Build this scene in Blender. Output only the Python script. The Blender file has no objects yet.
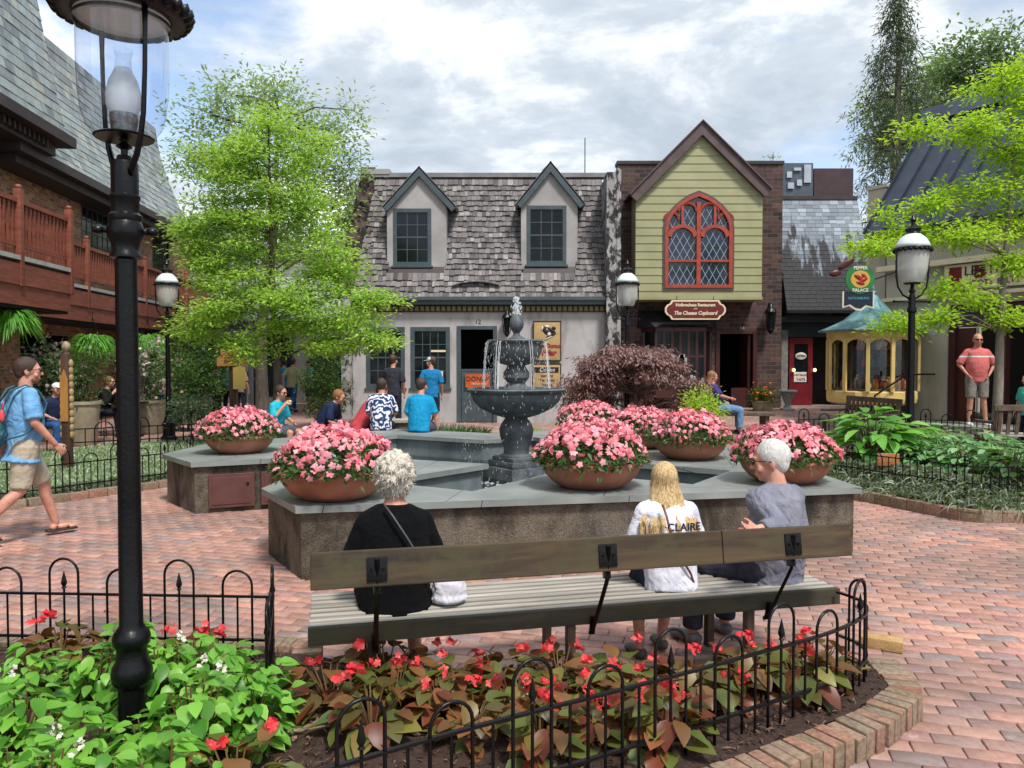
import bpy, bmesh, math, random
import numpy as np
from mathutils import Vector, Matrix
random.seed(7); RNG = np.random.default_rng(11)
COL = bpy.context.scene.collection
R = math.radians; PI = math.pi
F = 760.0; CAMZ = 1.6; PITCH = math.atan(22/760)
def ray(px, py):
    x, y = (px-512)/F, (384-py)/F
    c, s = math.cos(PITCH), math.sin(PITCH)
    return Vector((x, c+y*s, -s+y*c))
def P(px, py, d):            # point seen at a pixel, at distance d along the view
    r = ray(px, py); t = d/r.y
    return Vector((r.x*t, d, CAMZ+r.z*t))
def G(px, py, z=0.0):        # point seen at a pixel, at height z
    r = ray(px, py); t = (z-CAMZ)/r.z
    return Vector((r.x*t, r.y*t, z))
def X(px, d): return P(px, 362, d).x
def Z(py, d): return P(512, py, d).z
def sst(a):
    a = max(0.0, min(1.0, a)); return a*a*(3-2*a)
def gh(x, y): return 0.3*sst((y-12.5)/8.5)*sst((x-1.5)/3.0)
def rot(ax, a): return Matrix.Rotation(a, 4, ax)
def T(*v): return Matrix.Translation(Vector(v))

# ---------------------------------------------------------------- objects
def tag(o, label=None, cat=None, group=None, kind=None):
    if label: o['label'] = label
    if cat: o['category'] = cat
    if group: o['group'] = group
    if kind: o['kind'] = kind
    return o
def empty(name, loc=(0,0,0), rz=0, label=None, cat=None, group=None):
    o = bpy.data.objects.new(name, None); COL.objects.link(o)
    o.location = loc; o.rotation_euler = (0,0,rz); o.empty_display_size = .1
    return tag(o, label, cat, group)
def root_of(p):
    while p.parent: p = p.parent
    return p
def link(name, me, parent=None, world=False):
    o = bpy.data.objects.new(name, me); COL.objects.link(o)
    if parent:
        o.parent = parent
        if world:
            me.transform(T(*(-root_of(parent).location)))
    return o
def copy_tree(o, parent=None):
    c = o.copy(); COL.objects.link(c); c.parent = parent
    for ch in list(o.children): copy_tree(ch, c)
    return c
def structure(o): o['kind'] = 'structure'; return o
def stuff(o): o['kind'] = 'stuff'; return o

def box_uv(me):
    n = len(me.polygons)
    if not n: return
    uvl = me.uv_layers.new(name='UVMap')
    nl = len(me.loops)
    vi = np.empty(nl, 'i'); me.loops.foreach_get('vertex_index', vi)
    co = np.empty(len(me.vertices)*3, 'f'); me.vertices.foreach_get('co', co); co = co.reshape(-1,3)
    me.update()
    nr = np.empty(n*3, 'f'); me.polygons.foreach_get('normal', nr); nr = nr.reshape(-1,3)
    lt = np.empty(n, 'i'); me.polygons.foreach_get('loop_total', lt)
    N = np.repeat(nr, lt, axis=0); p = co[vi]
    flat = np.abs(N[:,2]) > .95
    U = np.stack([-N[:,1], N[:,0], np.zeros(nl)],1)
    ln = np.linalg.norm(U,axis=1); ln[ln<1e-6]=1; U /= ln[:,None]
    # keep the sign stable so courses line up
    sg = np.where(np.abs(U[:,0])>np.abs(U[:,1]), np.sign(U[:,0]), np.sign(U[:,1])); sg[sg==0]=1; U*=sg[:,None]
    U[flat] = (1,0,0)
    V = np.cross(N,U); V[V[:,2]<0]*=-1; V[flat]=(0,1,0)
    uv = np.stack([(p*U).sum(1),(p*V).sum(1)],1).astype('f')
    uvl.data.foreach_set('uv', uv.ravel())

class MB:
    def __init__(s, M=None): s.v=[]; s.f=[]; s.m=[]; s.M=M or Matrix(); s.mi=0
    def add(s, vs, fs, M=None):
        A = s.M @ M if M is not None else s.M
        b = len(s.v); s.v += [A @ Vector(v) for v in vs]
        s.f += [[b+i for i in f] for f in fs]; s.m += [s.mi]*len(fs)
        return s
    def box(s, c, d, M=None, taper=1.0):
        x,y,z = d[0]/2,d[1]/2,d[2]/2; t=taper
        vs=[(-x,-y,-z),(x,-y,-z),(x,y,-z),(-x,y,-z),(-x*t,-y*t,z),(x*t,-y*t,z),(x*t,y*t,z),(-x*t,y*t,z)]
        fs=[(3,2,1,0),(4,5,6,7),(0,1,5,4),(1,2,6,5),(2,3,7,6),(3,0,4,7)]
        A = T(*c); A = A @ M if M is not None else A
        return s.add(vs, fs, A)
    def bb(s, x0,x1,y0,y1,z0,z1): return s.box(((x0+x1)/2,(y0+y1)/2,(z0+z1)/2),(abs(x1-x0),abs(y1-y0),abs(z1-z0)))
    def bevbox(s, c, d, b=.01, M=None):
        x,y,z=d[0]/2,d[1]/2,d[2]/2
        bm = bmesh.new(); bmesh.ops.create_cube(bm,size=1)
        for v in bm.verts: v.co = Vector((v.co.x*d[0],v.co.y*d[1],v.co.z*d[2]))
        bmesh.ops.bevel(bm, geom=bm.edges[:], offset=b, segments=2, affect='EDGES', profile=.6)
        A=T(*c); A=A@M if M is not None else A
        bm.verts.ensure_lookup_table()
        for i,v in enumerate(bm.verts): v.index=i
        s.add([v.co for v in bm.verts],[[v.index for v in f.verts] for f in bm.faces],A); bm.free(); return s
    def loft(s, rings, cap=True, closed=True):
        n=len(rings[0]); vs=[p for r in rings for p in r]; fs=[]
        for i in range(len(rings)-1):
            for j in range(n if closed else n-1):
                k=(j+1)%n; fs.append((i*n+j,i*n+k,(i+1)*n+k,(i+1)*n+j))
        if cap: fs.append(tuple(range(n))[::-1]); fs.append(tuple((len(rings)-1)*n+j for j in range(n)))
        return s.add(vs,fs)
    def tube(s, pts, r, n=8, cap=True, ell=1.0, up=None):
        pts=[Vector(p) for p in pts]
        if not hasattr(r,'__len__'): r=[r]*len(pts)
        rings=[]; prev=None
        for i,p in enumerate(pts):
            t=(pts[min(i+1,len(pts)-1)]-pts[max(i-1,0)])
            if t.length<1e-9: t=Vector((0,0,1))
            t.normalize()
            if prev is None:
                a=Vector(up) if up else (Vector((0,0,1)) if abs(t.z)<.9 else Vector((1,0,0)))
                u=(a-t*a.dot(t)).normalized()
            else: u=(prev-t*prev.dot(t)).normalized()
            prev=u; w=t.cross(u)
            rings.append([p+(u*math.cos(2*PI*k/n)*ell+w*math.sin(2*PI*k/n))*r[i] for k in range(n)])
        return s.loft(rings,cap)
    def lathe(s, prof, n=24, c=(0,0,0), cap=True, M=None, flute=0, fa=0, sq=None):
        rings=[]
        for r,z in prof:
            ring=[]
            for k in range(n):
                a=2*PI*(k+.5)/n; rr=r*(1+fa*math.cos(flute*a)) if flute else r
                ring.append(Vector((c[0]+rr*math.cos(a),c[1]+rr*math.sin(a),c[2]+z)))
            rings.append(ring)
        if M is not None: rings=[[M@p for p in r] for r in rings]
        return s.loft(rings,cap)
    def ell(s, c, r, M=None, sub=2):
        bm=bmesh.new(); bmesh.ops.create_icosphere(bm,subdivisions=sub,radius=1)
        for i,v in enumerate(bm.verts): v.index=i
        A=T(*c)
        if M is not None: A=A@M
        A=A@Matrix.Diagonal((r[0],r[1],r[2],1))
        s.add([v.co.copy() for v in bm.verts],[[v.index for v in f.verts] for f in bm.faces],A); bm.free(); return s
    def cone(s, a, b, ra, rb, n=12, ends=True):
        s.tube([a,b],[ra,rb],n)
        if ends: s.ell(a,(ra,)*3); s.ell(b,(rb,)*3)
        return s
    def prism(s, poly, z0, z1):
        n=len(poly); vs=[(p[0],p[1],z0) for p in poly]+[(p[0],p[1],z1) for p in poly]
        fs=[tuple(range(n))[::-1], tuple(range(n,2*n))]+[(i,(i+1)%n,n+(i+1)%n,n+i) for i in range(n)]
        return s.add(vs,fs)
    def slab(s, poly, y0, y1):     # poly in x,z ; extruded along y
        n=len(poly); vs=[(p[0],y0,p[1]) for p in poly]+[(p[0],y1,p[1]) for p in poly]
        fs=[tuple(range(n)), tuple(range(n,2*n))[::-1]]+[(i,(i+1)%n,n+(i+1)%n,n+i)[::-1] for i in range(n)]
        return s.add(vs,fs)
    def mesh(s, name, mats, smooth=False, uv=True):
        me=bpy.data.meshes.new(name)
        me.from_pydata([tuple(v) for v in s.v],[],s.f)
        if mats is not None:
            for m in (mats if isinstance(mats,(list,tuple)) else [mats]): me.materials.append(m)
        me.polygons.foreach_set('material_index', s.m)
        if uv: box_uv(me)
        bm=bmesh.new(); bm.from_mesh(me); bmesh.ops.recalc_face_normals(bm,faces=bm.faces); bm.to_mesh(me); bm.free()
        if smooth: 
            me.polygons.foreach_set('use_smooth',[True]*len(me.polygons))
            if smooth!='all': me.set_sharp_from_angle(angle=R(38))
        me.update(); return me
    def build(s, name, mats, parent=None, smooth=False, world=False, label=None):
        o=link(name, s.mesh(name,mats,smooth), parent, world)
        if label: o['label']=label
        return o

def np_mesh(name, V, Fs, mat, smooth=False):
    me=bpy.data.meshes.new(name); V=np.asarray(V,'f'); Fs=np.asarray(Fs,'i')
    me.vertices.add(len(V)); me.vertices.foreach_set('co',V.ravel())
    k=Fs.shape[1]; me.loops.add(Fs.size); me.loops.foreach_set('vertex_index',Fs.ravel())
    me.polygons.add(len(Fs)); me.polygons.foreach_set('loop_start',np.arange(0,Fs.size,k,dtype='i'))
    try: me.polygons.foreach_set('loop_total',np.full(len(Fs),k,dtype='i'))
    except Exception: pass
    me.materials.append(mat); me.update(calc_edges=True); me.validate()
    if smooth: me.polygons.foreach_set('use_smooth',[True]*len(me.polygons))
    return me
def unit(a): 
    n=np.linalg.norm(a,axis=1); n[n<1e-9]=1; return a/n[:,None]
def rand_dirs(n): return unit(RNG.normal(size=(n,3)))
def leaf_cloud(name, mat, C, D, N, L, W, shape='small', fold=.15, droop=.1):
    n=len(C); C=np.asarray(C); D=unit(np.asarray(D)); N=np.asarray(N)
    S=unit(np.cross(D,N)); N=unit(np.cross(S,D)); L=np.broadcast_to(L,(n,))[:,None]; W=np.broadcast_to(W,(n,))[:,None]
    if shape=='small':
        pts=[C, C+D*L*.45+S*W*.5+N*W*fold, C+D*L-N*L*droop, C+D*L*.45-S*W*.5+N*W*fold]
        V=np.stack(pts,1).reshape(-1,3); b=np.arange(n)[:,None]*4
        Fs=np.concatenate([b+np.array([[0,1,2]]),b+np.array([[0,2,3]])])
    elif shape=='big':
        prof=[(.0,.04),(.12,.62),(.38,1.0),(.68,.78),(.9,.3),(1.0,.0)]
        pts=[]
        for t,w in prof:
            c=C+D*L*t-N*L*droop*t*t; pts += [c+S*W*.5*w+N*W*fold*w, c, c-S*W*.5*w+N*W*fold*w]
        V=np.stack(pts,1).reshape(-1,3); m=3*len(prof); b=np.arange(n)[:,None]*m; q=[]
        for i in range(len(prof)-1):
            for j in (0,1):
                a=i*3+j; q.append(b+np.array([[a,a+1,a+4,a+3]]))
        Fs=np.concatenate(q)
    elif shape=='blossom':
        pts=[C+N*L*.12]
        for k in range(20):
            a=2*PI*k/20; r=(.47,.52,.47,.33)[k%4]
            lift = .12 if k%4!=3 else .0
            pts.append(C+(D*math.cos(a)+S*math.sin(a))*L*r - N*L*lift*(RNG.random((n,1))))
        V=np.stack(pts,1).reshape(-1,3); b=np.arange(n)[:,None]*21
        Fs=np.concatenate([b+np.array([[0,1+k,1+(k+1)%20]]) for k in range(20)])
    elif shape=='blade':
        pts=[]
        for t,w in ((0,.6),(.35,1),(.7,.8)):
            c=C+D*L*t-np.array([0,0,1.])*L*droop*t*t; pts += [c+S*W*.5*w, c-S*W*.5*w]
        pts.append(C+D*L-np.array([0,0,1.])*L*droop)
        V=np.stack(pts,1).reshape(-1,3); b=np.arange(n)[:,None]*7
        Fs=np.concatenate([b+np.array([t]) for t in ([0,1,3],[0,3,2],[2,3,5],[2,5,4],[4,5,6])])
    return np_mesh(name,V,Fs,mat,smooth=(shape=='big'))

# ---------------------------------------------------------------- materials
def lin(c):
    if isinstance(c,str):
        c=c.lstrip('#'); c=[int(c[i:i+2],16)/255 for i in (0,2,4)]
        c=[(x/12.92 if x<=.04045 else ((x+.055)/1.055)**2.4) for x in c]
    return (c[0],c[1],c[2],1)
class NT:
    def __init__(s,name):
        s.mat=bpy.data.materials.new(name); s.mat.use_nodes=True; s.t=s.mat.node_tree; s.t.nodes.clear()
        s.out=s.n('ShaderNodeOutputMaterial'); s.b=s.n('ShaderNodeBsdfPrincipled'); s.l(s.b,'BSDF',s.out,'Surface')
    def n(s,t,**k):
        o=s.t.nodes.new(t)
        for a,v in k.items(): setattr(o,a,v)
        return o
    def l(s,a,ao,b,bi): s.t.links.new(a.outputs[ao],b.inputs[bi])
    def coord(s,which='Object',scale=(1,1,1),rz=0):
        tc=s.n('ShaderNodeTexCoord'); m=s.n('ShaderNodeMapping'); m.inputs['Scale'].default_value=scale; m.inputs['Rotation'].default_value=(0,0,rz)
        s.l(tc,which,m,'Vector'); return m
    def noise(s,vec,scale,detail=4,rough=.55,dist=0):
        o=s.n('ShaderNodeTexNoise'); o.inputs['Scale'].default_value=scale; o.inputs['Detail'].default_value=detail; o.inputs['Roughness'].default_value=rough
        o.inputs['Distortion'].default_value=dist
        if vec: s.l(vec,0,o,'Vector')
        return o
    def ramp(s,src,out,stops,interp='LINEAR'):
        r=s.n('ShaderNodeValToRGB'); cr=r.color_ramp; cr.interpolation=interp
        while len(cr.elements)<len(stops): cr.elements.new(.5)
        for e,(p,c) in zip(cr.elements,stops): e.position=p; e.color=lin(c) if not isinstance(c,(int,float)) else (c,c,c,1)
        if src: s.l(src,out,r,'Fac')
        return r
    def mix(s,f,a,b,mode='MIX'):   # each arg: value or (node,out)
        m=s.n('ShaderNodeMix',data_type='RGBA',blend_type=mode)
        for i,v in ((0,f),(6,a),(7,b)):
            if isinstance(v,tuple) and hasattr(v[0],'outputs'): s.t.links.new(v[0].outputs[v[1]],m.inputs[i])
            elif i==0: m.inputs[0].default_value=v
            else: m.inputs[i].default_value=lin(v)
        return m
    def math(s,op,a,b=0.0):
        m=s.n('ShaderNodeMath',operation=op)
        for i,v in enumerate((a,b)):
            if isinstance(v,tuple): s.t.links.new(v[0].outputs[v[1]],m.inputs[i])
            else: m.inputs[i].default_value=v
        return m
    def bump(s,src,out,strength=.3,dist=.01):
        b=s.n('ShaderNodeBump'); b.inputs['Strength'].default_value=strength; b.inputs['Distance'].default_value=dist
        s.l(src,out,b,'Height'); s.l(b,'Normal',s.b,'Normal'); return b
    def set(s,**k):
        for a,v in k.items():
            s.b.inputs[a.replace('_',' ')].default_value = v
        return s
_mc={}
def mat(name, c1, c2=None, rough=.6, metal=0, nscale=6, bump=.0, bscale=60, spec=.5, coat=0, detail=5, stretch=(1,1,1), coord='Object', dist=.01):
    if name in _mc: return _mc[name]
    t=NT(name); t.set(Roughness=rough, Metallic=metal); t.b.inputs['Specular IOR Level'].default_value=spec; t.b.inputs['Coat Weight'].default_value=coat
    v=t.coord(coord,stretch)
    if c2:
        n=t.noise(v,nscale,detail); r=t.ramp(n,'Fac',[(.32,c1),(.68,c2)]); t.l(r,'Color',t.b,'Base Color')
    else: t.b.inputs['Base Color'].default_value=lin(c1)
    if bump: n2=t.noise(v,bscale,4); t.bump(n2,'Fac',bump,dist)
    _mc[name]=t.mat; return t.mat
def leafmat(name, stops, trans=.35, rough=.5, spec=.4, tcol=None):
    if name in _mc: return _mc[name]
    t=NT(name); g=t.n('ShaderNodeNewGeometry'); k=len(stops)
    r=t.ramp(g,'Random Per Island',[(i/max(1,k-1),c) for i,c in enumerate(stops)])
    t.l(r,'Color',t.b,'Base Color'); t.set(Roughness=rough); t.b.inputs['Specular IOR Level'].default_value=spec
    tr=t.n('ShaderNodeBsdfTranslucent'); mx=t.n('ShaderNodeMixShader'); mx.inputs[0].default_value=trans
    m=t.mix(.5,(r,'Color'),tcol or '#9fc832'); t.l(m,2,tr,'Color')
    if trans>0:
        t.l(t.b,'BSDF',mx,1); t.l(tr,'BSDF',mx,2); t.l(mx,'Shader',t.out,'Surface')
    _mc[name]=t.mat; return t.mat
def brickmat(name, ramp, mortar, bw=.2, bh=.067, ms=.012, rough=.85, bump=.5, coord='UV', rz=0, stain=None, stain_scale=.6, stain_amt=.5, offs=.5, freq=2, scale=1, msm=.1):
    t=NT(name); v=t.coord(coord,(1,1,1),rz); t.set(Roughness=rough)
    b=t.n('ShaderNodeTexBrick',offset=offs,offset_frequency=freq); t.l(v,0,b,'Vector')
    b.inputs['Color1'].default_value=(0,0,0,1); b.inputs['Color2'].default_value=(1,1,1,1); b.inputs['Mortar'].default_value=(0,0,0,1)
    b.inputs['Scale'].default_value=1; b.inputs['Mortar Size'].default_value=ms/2; b.inputs['Mortar Smooth'].default_value=msm
    b.inputs['Brick Width'].default_value=bw; b.inputs['Row Height'].default_value=bh
    k=len(ramp); r=t.ramp(b,'Color',[(i/max(1,k-1),c) for i,c in enumerate(ramp)])
    n=t.noise(v,9,6,.65); m0=t.mix(.42,(r,'Color'),(t.ramp(n,'Fac',[(.3,0.02),(.7,.95)]),'Color'),'SOFT_LIGHT')
    m=t.mix((b,'Fac'),(m0,2),mortar); last=m
    if stain:
        ns=t.noise(v,stain_scale,5,.6); rs=t.ramp(ns,'Fac',[(.42,0.0),(.62,stain_amt)])
        last=t.mix((rs,'Color'),(m,2),stain)
    t.l(last,2,t.b,'Base Color')
    inv=t.math('SUBTRACT',1.0,(b,'Fac')); nn=t.noise(v,45,4); ad=t.math('MULTIPLY_ADD',(nn,'Fac'),.25); t.t.links.new(inv.outputs[0],ad.inputs[2])
    t.bump(ad,0,bump,.008)
    _mc[name]=t.mat; return t.mat
def islandmat(name, ramp, rough=.8, bump=.3, bscale=(30,30,30), nz=.3):
    t=NT(name); g=t.n('ShaderNodeNewGeometry'); k=len(ramp)
    r=t.ramp(g,'Random Per Island',[(i/max(1,k-1),c) for i,c in enumerate(ramp)])
    v=t.coord('Object',bscale); n=t.noise(v,1,5,.65)
    m=t.mix(nz,(r,'Color'),(t.ramp(n,'Fac',[(.3,0.0),(.7,1.0)]),'Color'),'SOFT_LIGHT'); t.l(m,2,t.b,'Base Color')
    t.set(Roughness=rough)
    if bump: t.bump(n,'Fac',bump,.006)
    _mc[name]=t.mat; return t.mat
def glassmat(name, tint=(1,1,1), rough=.02, ior=1.3, alpha=None):
    t=NT(name); t.t.nodes.remove(t.b)
    tr=t.n('ShaderNodeBsdfTransparent'); tr.inputs[0].default_value=(*tint,1)
    gl=t.n('ShaderNodeBsdfGlossy'); gl.inputs['Roughness'].default_value=rough
    fr=t.n('ShaderNodeFresnel'); fr.inputs[0].default_value=ior; m=t.n('ShaderNodeMixShader')
    ge=t.n('ShaderNodeNewGeometry'); nb=t.math('SUBTRACT',1.0,(ge,'Backfacing')); ad=t.math('ADD',(fr,0),.035); ad=t.math('MULTIPLY',(ad,0),(nb,0))
    t.l(ad,0,m,0); t.l(tr,0,m,1); t.l(gl,0,m,2); t.l(m,0,t.out,'Surface'); _mc[name]=t.mat; return t.mat

def text_mesh(name, body, size, mat_, parent, loc, rx=R(90), rz=0, ext=.004, align='CENTER', shear=0, sx=1, offset=0):
    cu=bpy.data.curves.new(name,'FONT'); cu.body=body; cu.size=size; cu.align_x=align; cu.align_y='CENTER'; cu.extrude=ext; cu.shear=shear; cu.offset=offset; cu.resolution_u=3
    o=bpy.data.objects.new(name,cu); COL.objects.link(o); dg=bpy.context.evaluated_depsgraph_get(); dg.update()
    me=bpy.data.meshes.new_from_object(o.evaluated_get(dg)); bpy.data.objects.remove(o); me.materials.clear(); me.materials.append(mat_)
    me.transform(T(*loc)@rot('Z',rz)@rot('X',rx)@Matrix.Diagonal((sx,1,1,1)))
    return link(name,me,parent)

# black iron, shared
IRON = mat('black_iron','#050507','#0c0c0f',rough=.33,nscale=14,bump=.2,bscale=50,spec=.3)
IRONR = mat('worn_iron','#1b191a','#3a2a24',rough=.5,nscale=22,bump=.15,bscale=70)
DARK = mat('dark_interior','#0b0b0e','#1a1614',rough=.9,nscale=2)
PANE = mat('window_glass','#0a0e12','#141c20',rough=.1,nscale=1.5,spec=.32)
# ================================================================ setting
sc=bpy.context.scene
cam=bpy.data.cameras.new('camera'); co=bpy.data.objects.new('camera',cam); COL.objects.link(co); sc.camera=co
co.location=(0,0,CAMZ); co.rotation_euler=(R(90)-PITCH,0,0); cam.sensor_width=36; cam.lens=36*F/1024; cam.clip_end=600; cam.clip_start=.05
SUN_EL, SUN_AZ = R(58), R(150)      # azimuth: clockwise from +Y
w=bpy.data.worlds.new('World'); sc.world=w; w.use_nodes=True; nt=w.node_tree; nt.nodes.clear()
def wn(t,**k):
    o=nt.nodes.new(t)
    for a,v in k.items(): setattr(o,a,v)
    return o
L=nt.links.new
out=wn('ShaderNodeOutputWorld'); bg=wn('ShaderNodeBackground'); bg.inputs[1].default_value=.15; L(bg.outputs[0],out.inputs[0])
sky=wn('ShaderNodeTexSky',sky_type='NISHITA',sun_disc=False); sky.sun_elevation=SUN_EL; sky.sun_rotation=SUN_AZ; sky.air_density=1.0; sky.dust_density=1.2
tc=wn('ShaderNodeTexCoord'); sep=wn('ShaderNodeSeparateXYZ'); L(tc.outputs['Generated'],sep.inputs[0])
def wm(op,a,b=0.,c=None):
    m=wn('ShaderNodeMath',operation=op)
    for i,v in enumerate((a,b) if c is None else (a,b,c)):
        if hasattr(v,'name') and hasattr(v,'links'): L(v,m.inputs[i])
        else: m.inputs[i].default_value=v
    return m.outputs[0]
zc=wm('ADD',wm('MAXIMUM',sep.outputs[2],0.0),.22)
cx=wm('DIVIDE',sep.outputs[0],zc); cy=wm('DIVIDE',sep.outputs[1],zc)
cmb=wn('ShaderNodeCombineXYZ'); L(cx,cmb.inputs[0]); L(cy,cmb.inputs[1]); cmb.inputs[2].default_value=.7
def wnoise(scale,detail,rough,off=(0,0,0)):
    mp=wn('ShaderNodeMapping'); mp.inputs['Location'].default_value=off; L(cmb.outputs[0],mp.inputs[0])
    n=wn('ShaderNodeTexNoise'); n.inputs['Scale'].default_value=scale; n.inputs['Detail'].default_value=detail; n.inputs['Roughness'].default_value=rough; n.inputs['Distortion'].default_value=.25; L(mp.outputs[0],n.inputs[0]); return n.outputs['Fac']
def wramp(src,stops):
    r=wn('ShaderNodeValToRGB'); cr=r.color_ramp
    while len(cr.elements)<len(stops): cr.elements.new(.5)
    for e,(p,c) in zip(cr.elements,stops): e.position=p; e.color=(*c,1)
    L(src,r.inputs[0]); return r.outputs[0]
cov=wramp(wnoise(1.15,8,.6,(3.1,.4,0)),[(.38,(.18,)*3),(.5,(.96,)*3)])
shade=wramp(wnoise(2.3,9,.62,(1.7,5.2,0)),[(.37,(2.2,2.5,2.85)),(.48,(2.8,3.1,3.4)),(.56,(4.1,4.25,4.4)),(.65,(5.9,5.95,6.0))])
mx=wn('ShaderNodeMix',data_type='RGBA'); L(cov,mx.inputs[0]); L(sky.outputs[0],mx.inputs[6]); L(shade,mx.inputs[7]); L(mx.outputs[2],bg.inputs[0])
sl=bpy.data.lights.new('sun','SUN'); so=bpy.data.objects.new('sun',sl); COL.objects.link(so)
sl.energy=2.5; sl.angle=R(11); sl.color=(1,.95,.88)
sd=Vector((math.sin(SUN_AZ)*math.cos(SUN_EL),math.cos(SUN_AZ)*math.cos(SUN_EL),math.sin(SUN_EL)))
so.rotation_euler=sd.to_track_quat('Z','Y').to_euler(); so.location=(0,0,30)
sc.view_settings.view_transform='Standard'; sc.view_settings.look='None'; sc.view_settings.gamma=1; sc.view_settings.exposure=EXPO if 'EXPO' in globals() else 0.8

# ---- paving
PAVE=brickmat('brick_paving',['#837175','#96756d','#a4776b','#b07d6d','#b98473','#ba8c7d','#a2847e','#8b8085','#b27f70'],'#6a5f5a',bw=.2,bh=.1,ms=.009,rough=.62,bump=.7,coord='Object',rz=R(15),stain='#5b5650',stain_scale=.9,stain_amt=.4)
JOINT=mat('joint_sand','#4c4540','#675d56',rough=.95,nscale=6,bump=.5,bscale=80)
xs=np.concatenate([np.linspace(-60,-16,8),np.linspace(-14,14,57),np.linspace(16,60,8)]); ys=np.concatenate([np.linspace(-8,30,77),np.linspace(34,120,10)])
V=[(x,y,gh(x,y)-.014) for y in ys for x in xs]; nx=len(xs)
Fq=[(j*nx+i,j*nx+i+1,(j+1)*nx+i+1,(j+1)*nx+i) for j in range(len(ys)-1) for i in range(nx-1)]
gm_=np_mesh('ground',V,Fq,PAVE,True); gm_.materials.append(JOINT)
for pl_ in gm_.polygons:
    if -10<pl_.center.x<10.3 and pl_.center.y<25.5: pl_.material_index=1
structure(link('ground',gm_))

# ---- soil, lawns
MULCH=mat('mulch','#2a1d17','#4a352a',rough=.95,nscale=30,bump=1,bscale=90,dist=.02)
GRASSB=mat('lawn_soil','#3f5030','#66784c',rough=.95,nscale=9,bump=.6,bscale=60)
def offset_poly(poly,d):
    n=len(poly); A=sum(poly[i][0]*poly[(i+1)%n][1]-poly[(i+1)%n][0]*poly[i][1] for i in range(n)); sgn=1 if A>0 else -1
    out_=[]
    for i in range(n):
        p0,p1,p2=[Vector(poly[(i+k)%n][:2]) for k in (-1,0,1)]
        e1=(p1-p0).normalized(); e2=(p2-p1).normalized(); n1=Vector((e1.y,-e1.x))*sgn; n2=Vector((e2.y,-e2.x))*sgn
        b=(n1+n2); k=b.length_squared/2
        if k<.3: k=.3
        q=p1+b*(d/ k) if k else p1; out_.append((q.x,q.y))
    return out_
def bed(name,poly,z,m,mound=0):
    bm=bmesh.new(); vs=[bm.verts.new((x,y,z)) for x,y in poly]; f=bm.faces.new(vs)
    bmesh.ops.triangulate(bm,faces=[f])
    for _ in range(4): bmesh.ops.subdivide_edges(bm,edges=[e for e in bm.edges if e.calc_length()>.25],cuts=1)
    bmesh.ops.triangulate(bm,faces=bm.faces)
    for v in bm.verts:
        dd=min(dist_seg(v.co,poly[i],poly[(i+1)%len(poly)]) for i in range(len(poly)))
        v.co.z+=mound*sst(dd/.8)+ (random.uniform(-.012,.012) if dd>.02 else 0)
    me=bpy.data.meshes.new(name); bm.to_mesh(me); bm.free(); me.materials.append(m)
    me.polygons.foreach_set('use_smooth',[True]*len(me.polygons)); return structure(link(name,me))
def dist_seg(p,a,b):
    p=Vector((p[0],p[1])); a=Vector(a[:2]); b=Vector(b[:2]); ab=b-a; t=max(0,min(1,(p-a).dot(ab)/max(1e-9,ab.length_squared))); return (p-a-ab*t).length
def in_poly(x,y,poly):
    c=False; n=len(poly)
    for i in range(n):
        x1,y1=poly[i][:2]; x2,y2=poly[(i+1)%n][:2]
        if (y1>y)!=(y2>y) and x<(x2-x1)*(y-y1)/(y2-y1)+x1: c=not c
    return c
def smooth_path(pts,step=.05):
    pts=[Vector(p) for p in pts]; P4=[pts[0]*2-pts[1]]+pts+[pts[-1]*2-pts[-2]]; o=[]
    for i in range(1,len(P4)-2):
        p0,p1,p2,p3=P4[i-1:i+3]; k=max(2,int((p2-p1).length/step))
        for j in range(k):
            t=j/k; o.append(.5*((2*p1)+(p2-p0)*t+(2*p0-5*p1+4*p2-p3)*t*t+(3*p1-p0-3*p2+p3)*t**3))
    o.append(pts[-1]); return o
class Path:
    def __init__(s,pts):
        s.p=[Vector((p[0],p[1],0)) for p in pts]; s.c=[0]
        for a,b in zip(s.p,s.p[1:]): s.c.append(s.c[-1]+(b-a).length)
        s.L=s.c[-1]
    def at(s,t):
        t=max(0,min(s.L,t))
        for i in range(len(s.p)-1):
            if t<=s.c[i+1] or i==len(s.p)-2:
                k=(t-s.c[i])/max(1e-9,s.c[i+1]-s.c[i]); return s.p[i].lerp(s.p[i+1],k),(s.p[i+1]-s.p[i]).normalized()
# near flower bed
RAILPX=[(215,803),(250,791),(341,765),(430,739),(520,715),(600,695),(700,669),(747,656),(806,640),(837,630),(858,620),(867,611),(864,603),(855,598),(837,592)]
RAILPTS=[G(a,b,.42) for a,b in RAILPX]
FR=Path(smooth_path([(p.x,p.y) for p in RAILPTS]))
LC=G(273,597,.42)             # corner of the left fence
LFENCE=[(-3.6,LC.y+.12),(LC.x,LC.y)]
LRET=[(LC.x,LC.y),(LC.x+.2,LC.y-.72)]
bedp=[(p.x,p.y) for p in FR.p[::6]]
def shift_out(path,d):
    o=[]
    for i,p in enumerate(path):
        a=path[max(0,i-1)]; b=path[min(len(path)-1,i+1)]; t=Vector((b[0]-a[0],b[1]-a[1])).normalized(); o.append((p[0]+t.y*d,p[1]-t.x*d))
    return o
front_edge=shift_out(bedp,.1)
BEDN=[(-4.2,.6)]+[(-1.2,1.55),(-.85,1.75)]+front_edge+[(1.55,3.62),(.4,3.28),(-.5,3.08),(-.95,3.1),(LC.x+.12,LC.y-.1),(LC.x+.05,LC.y+.1),(-4.2,LC.y+.25)]
bed('flower_bed_soil',BEDN,.1,MULCH)
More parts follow.
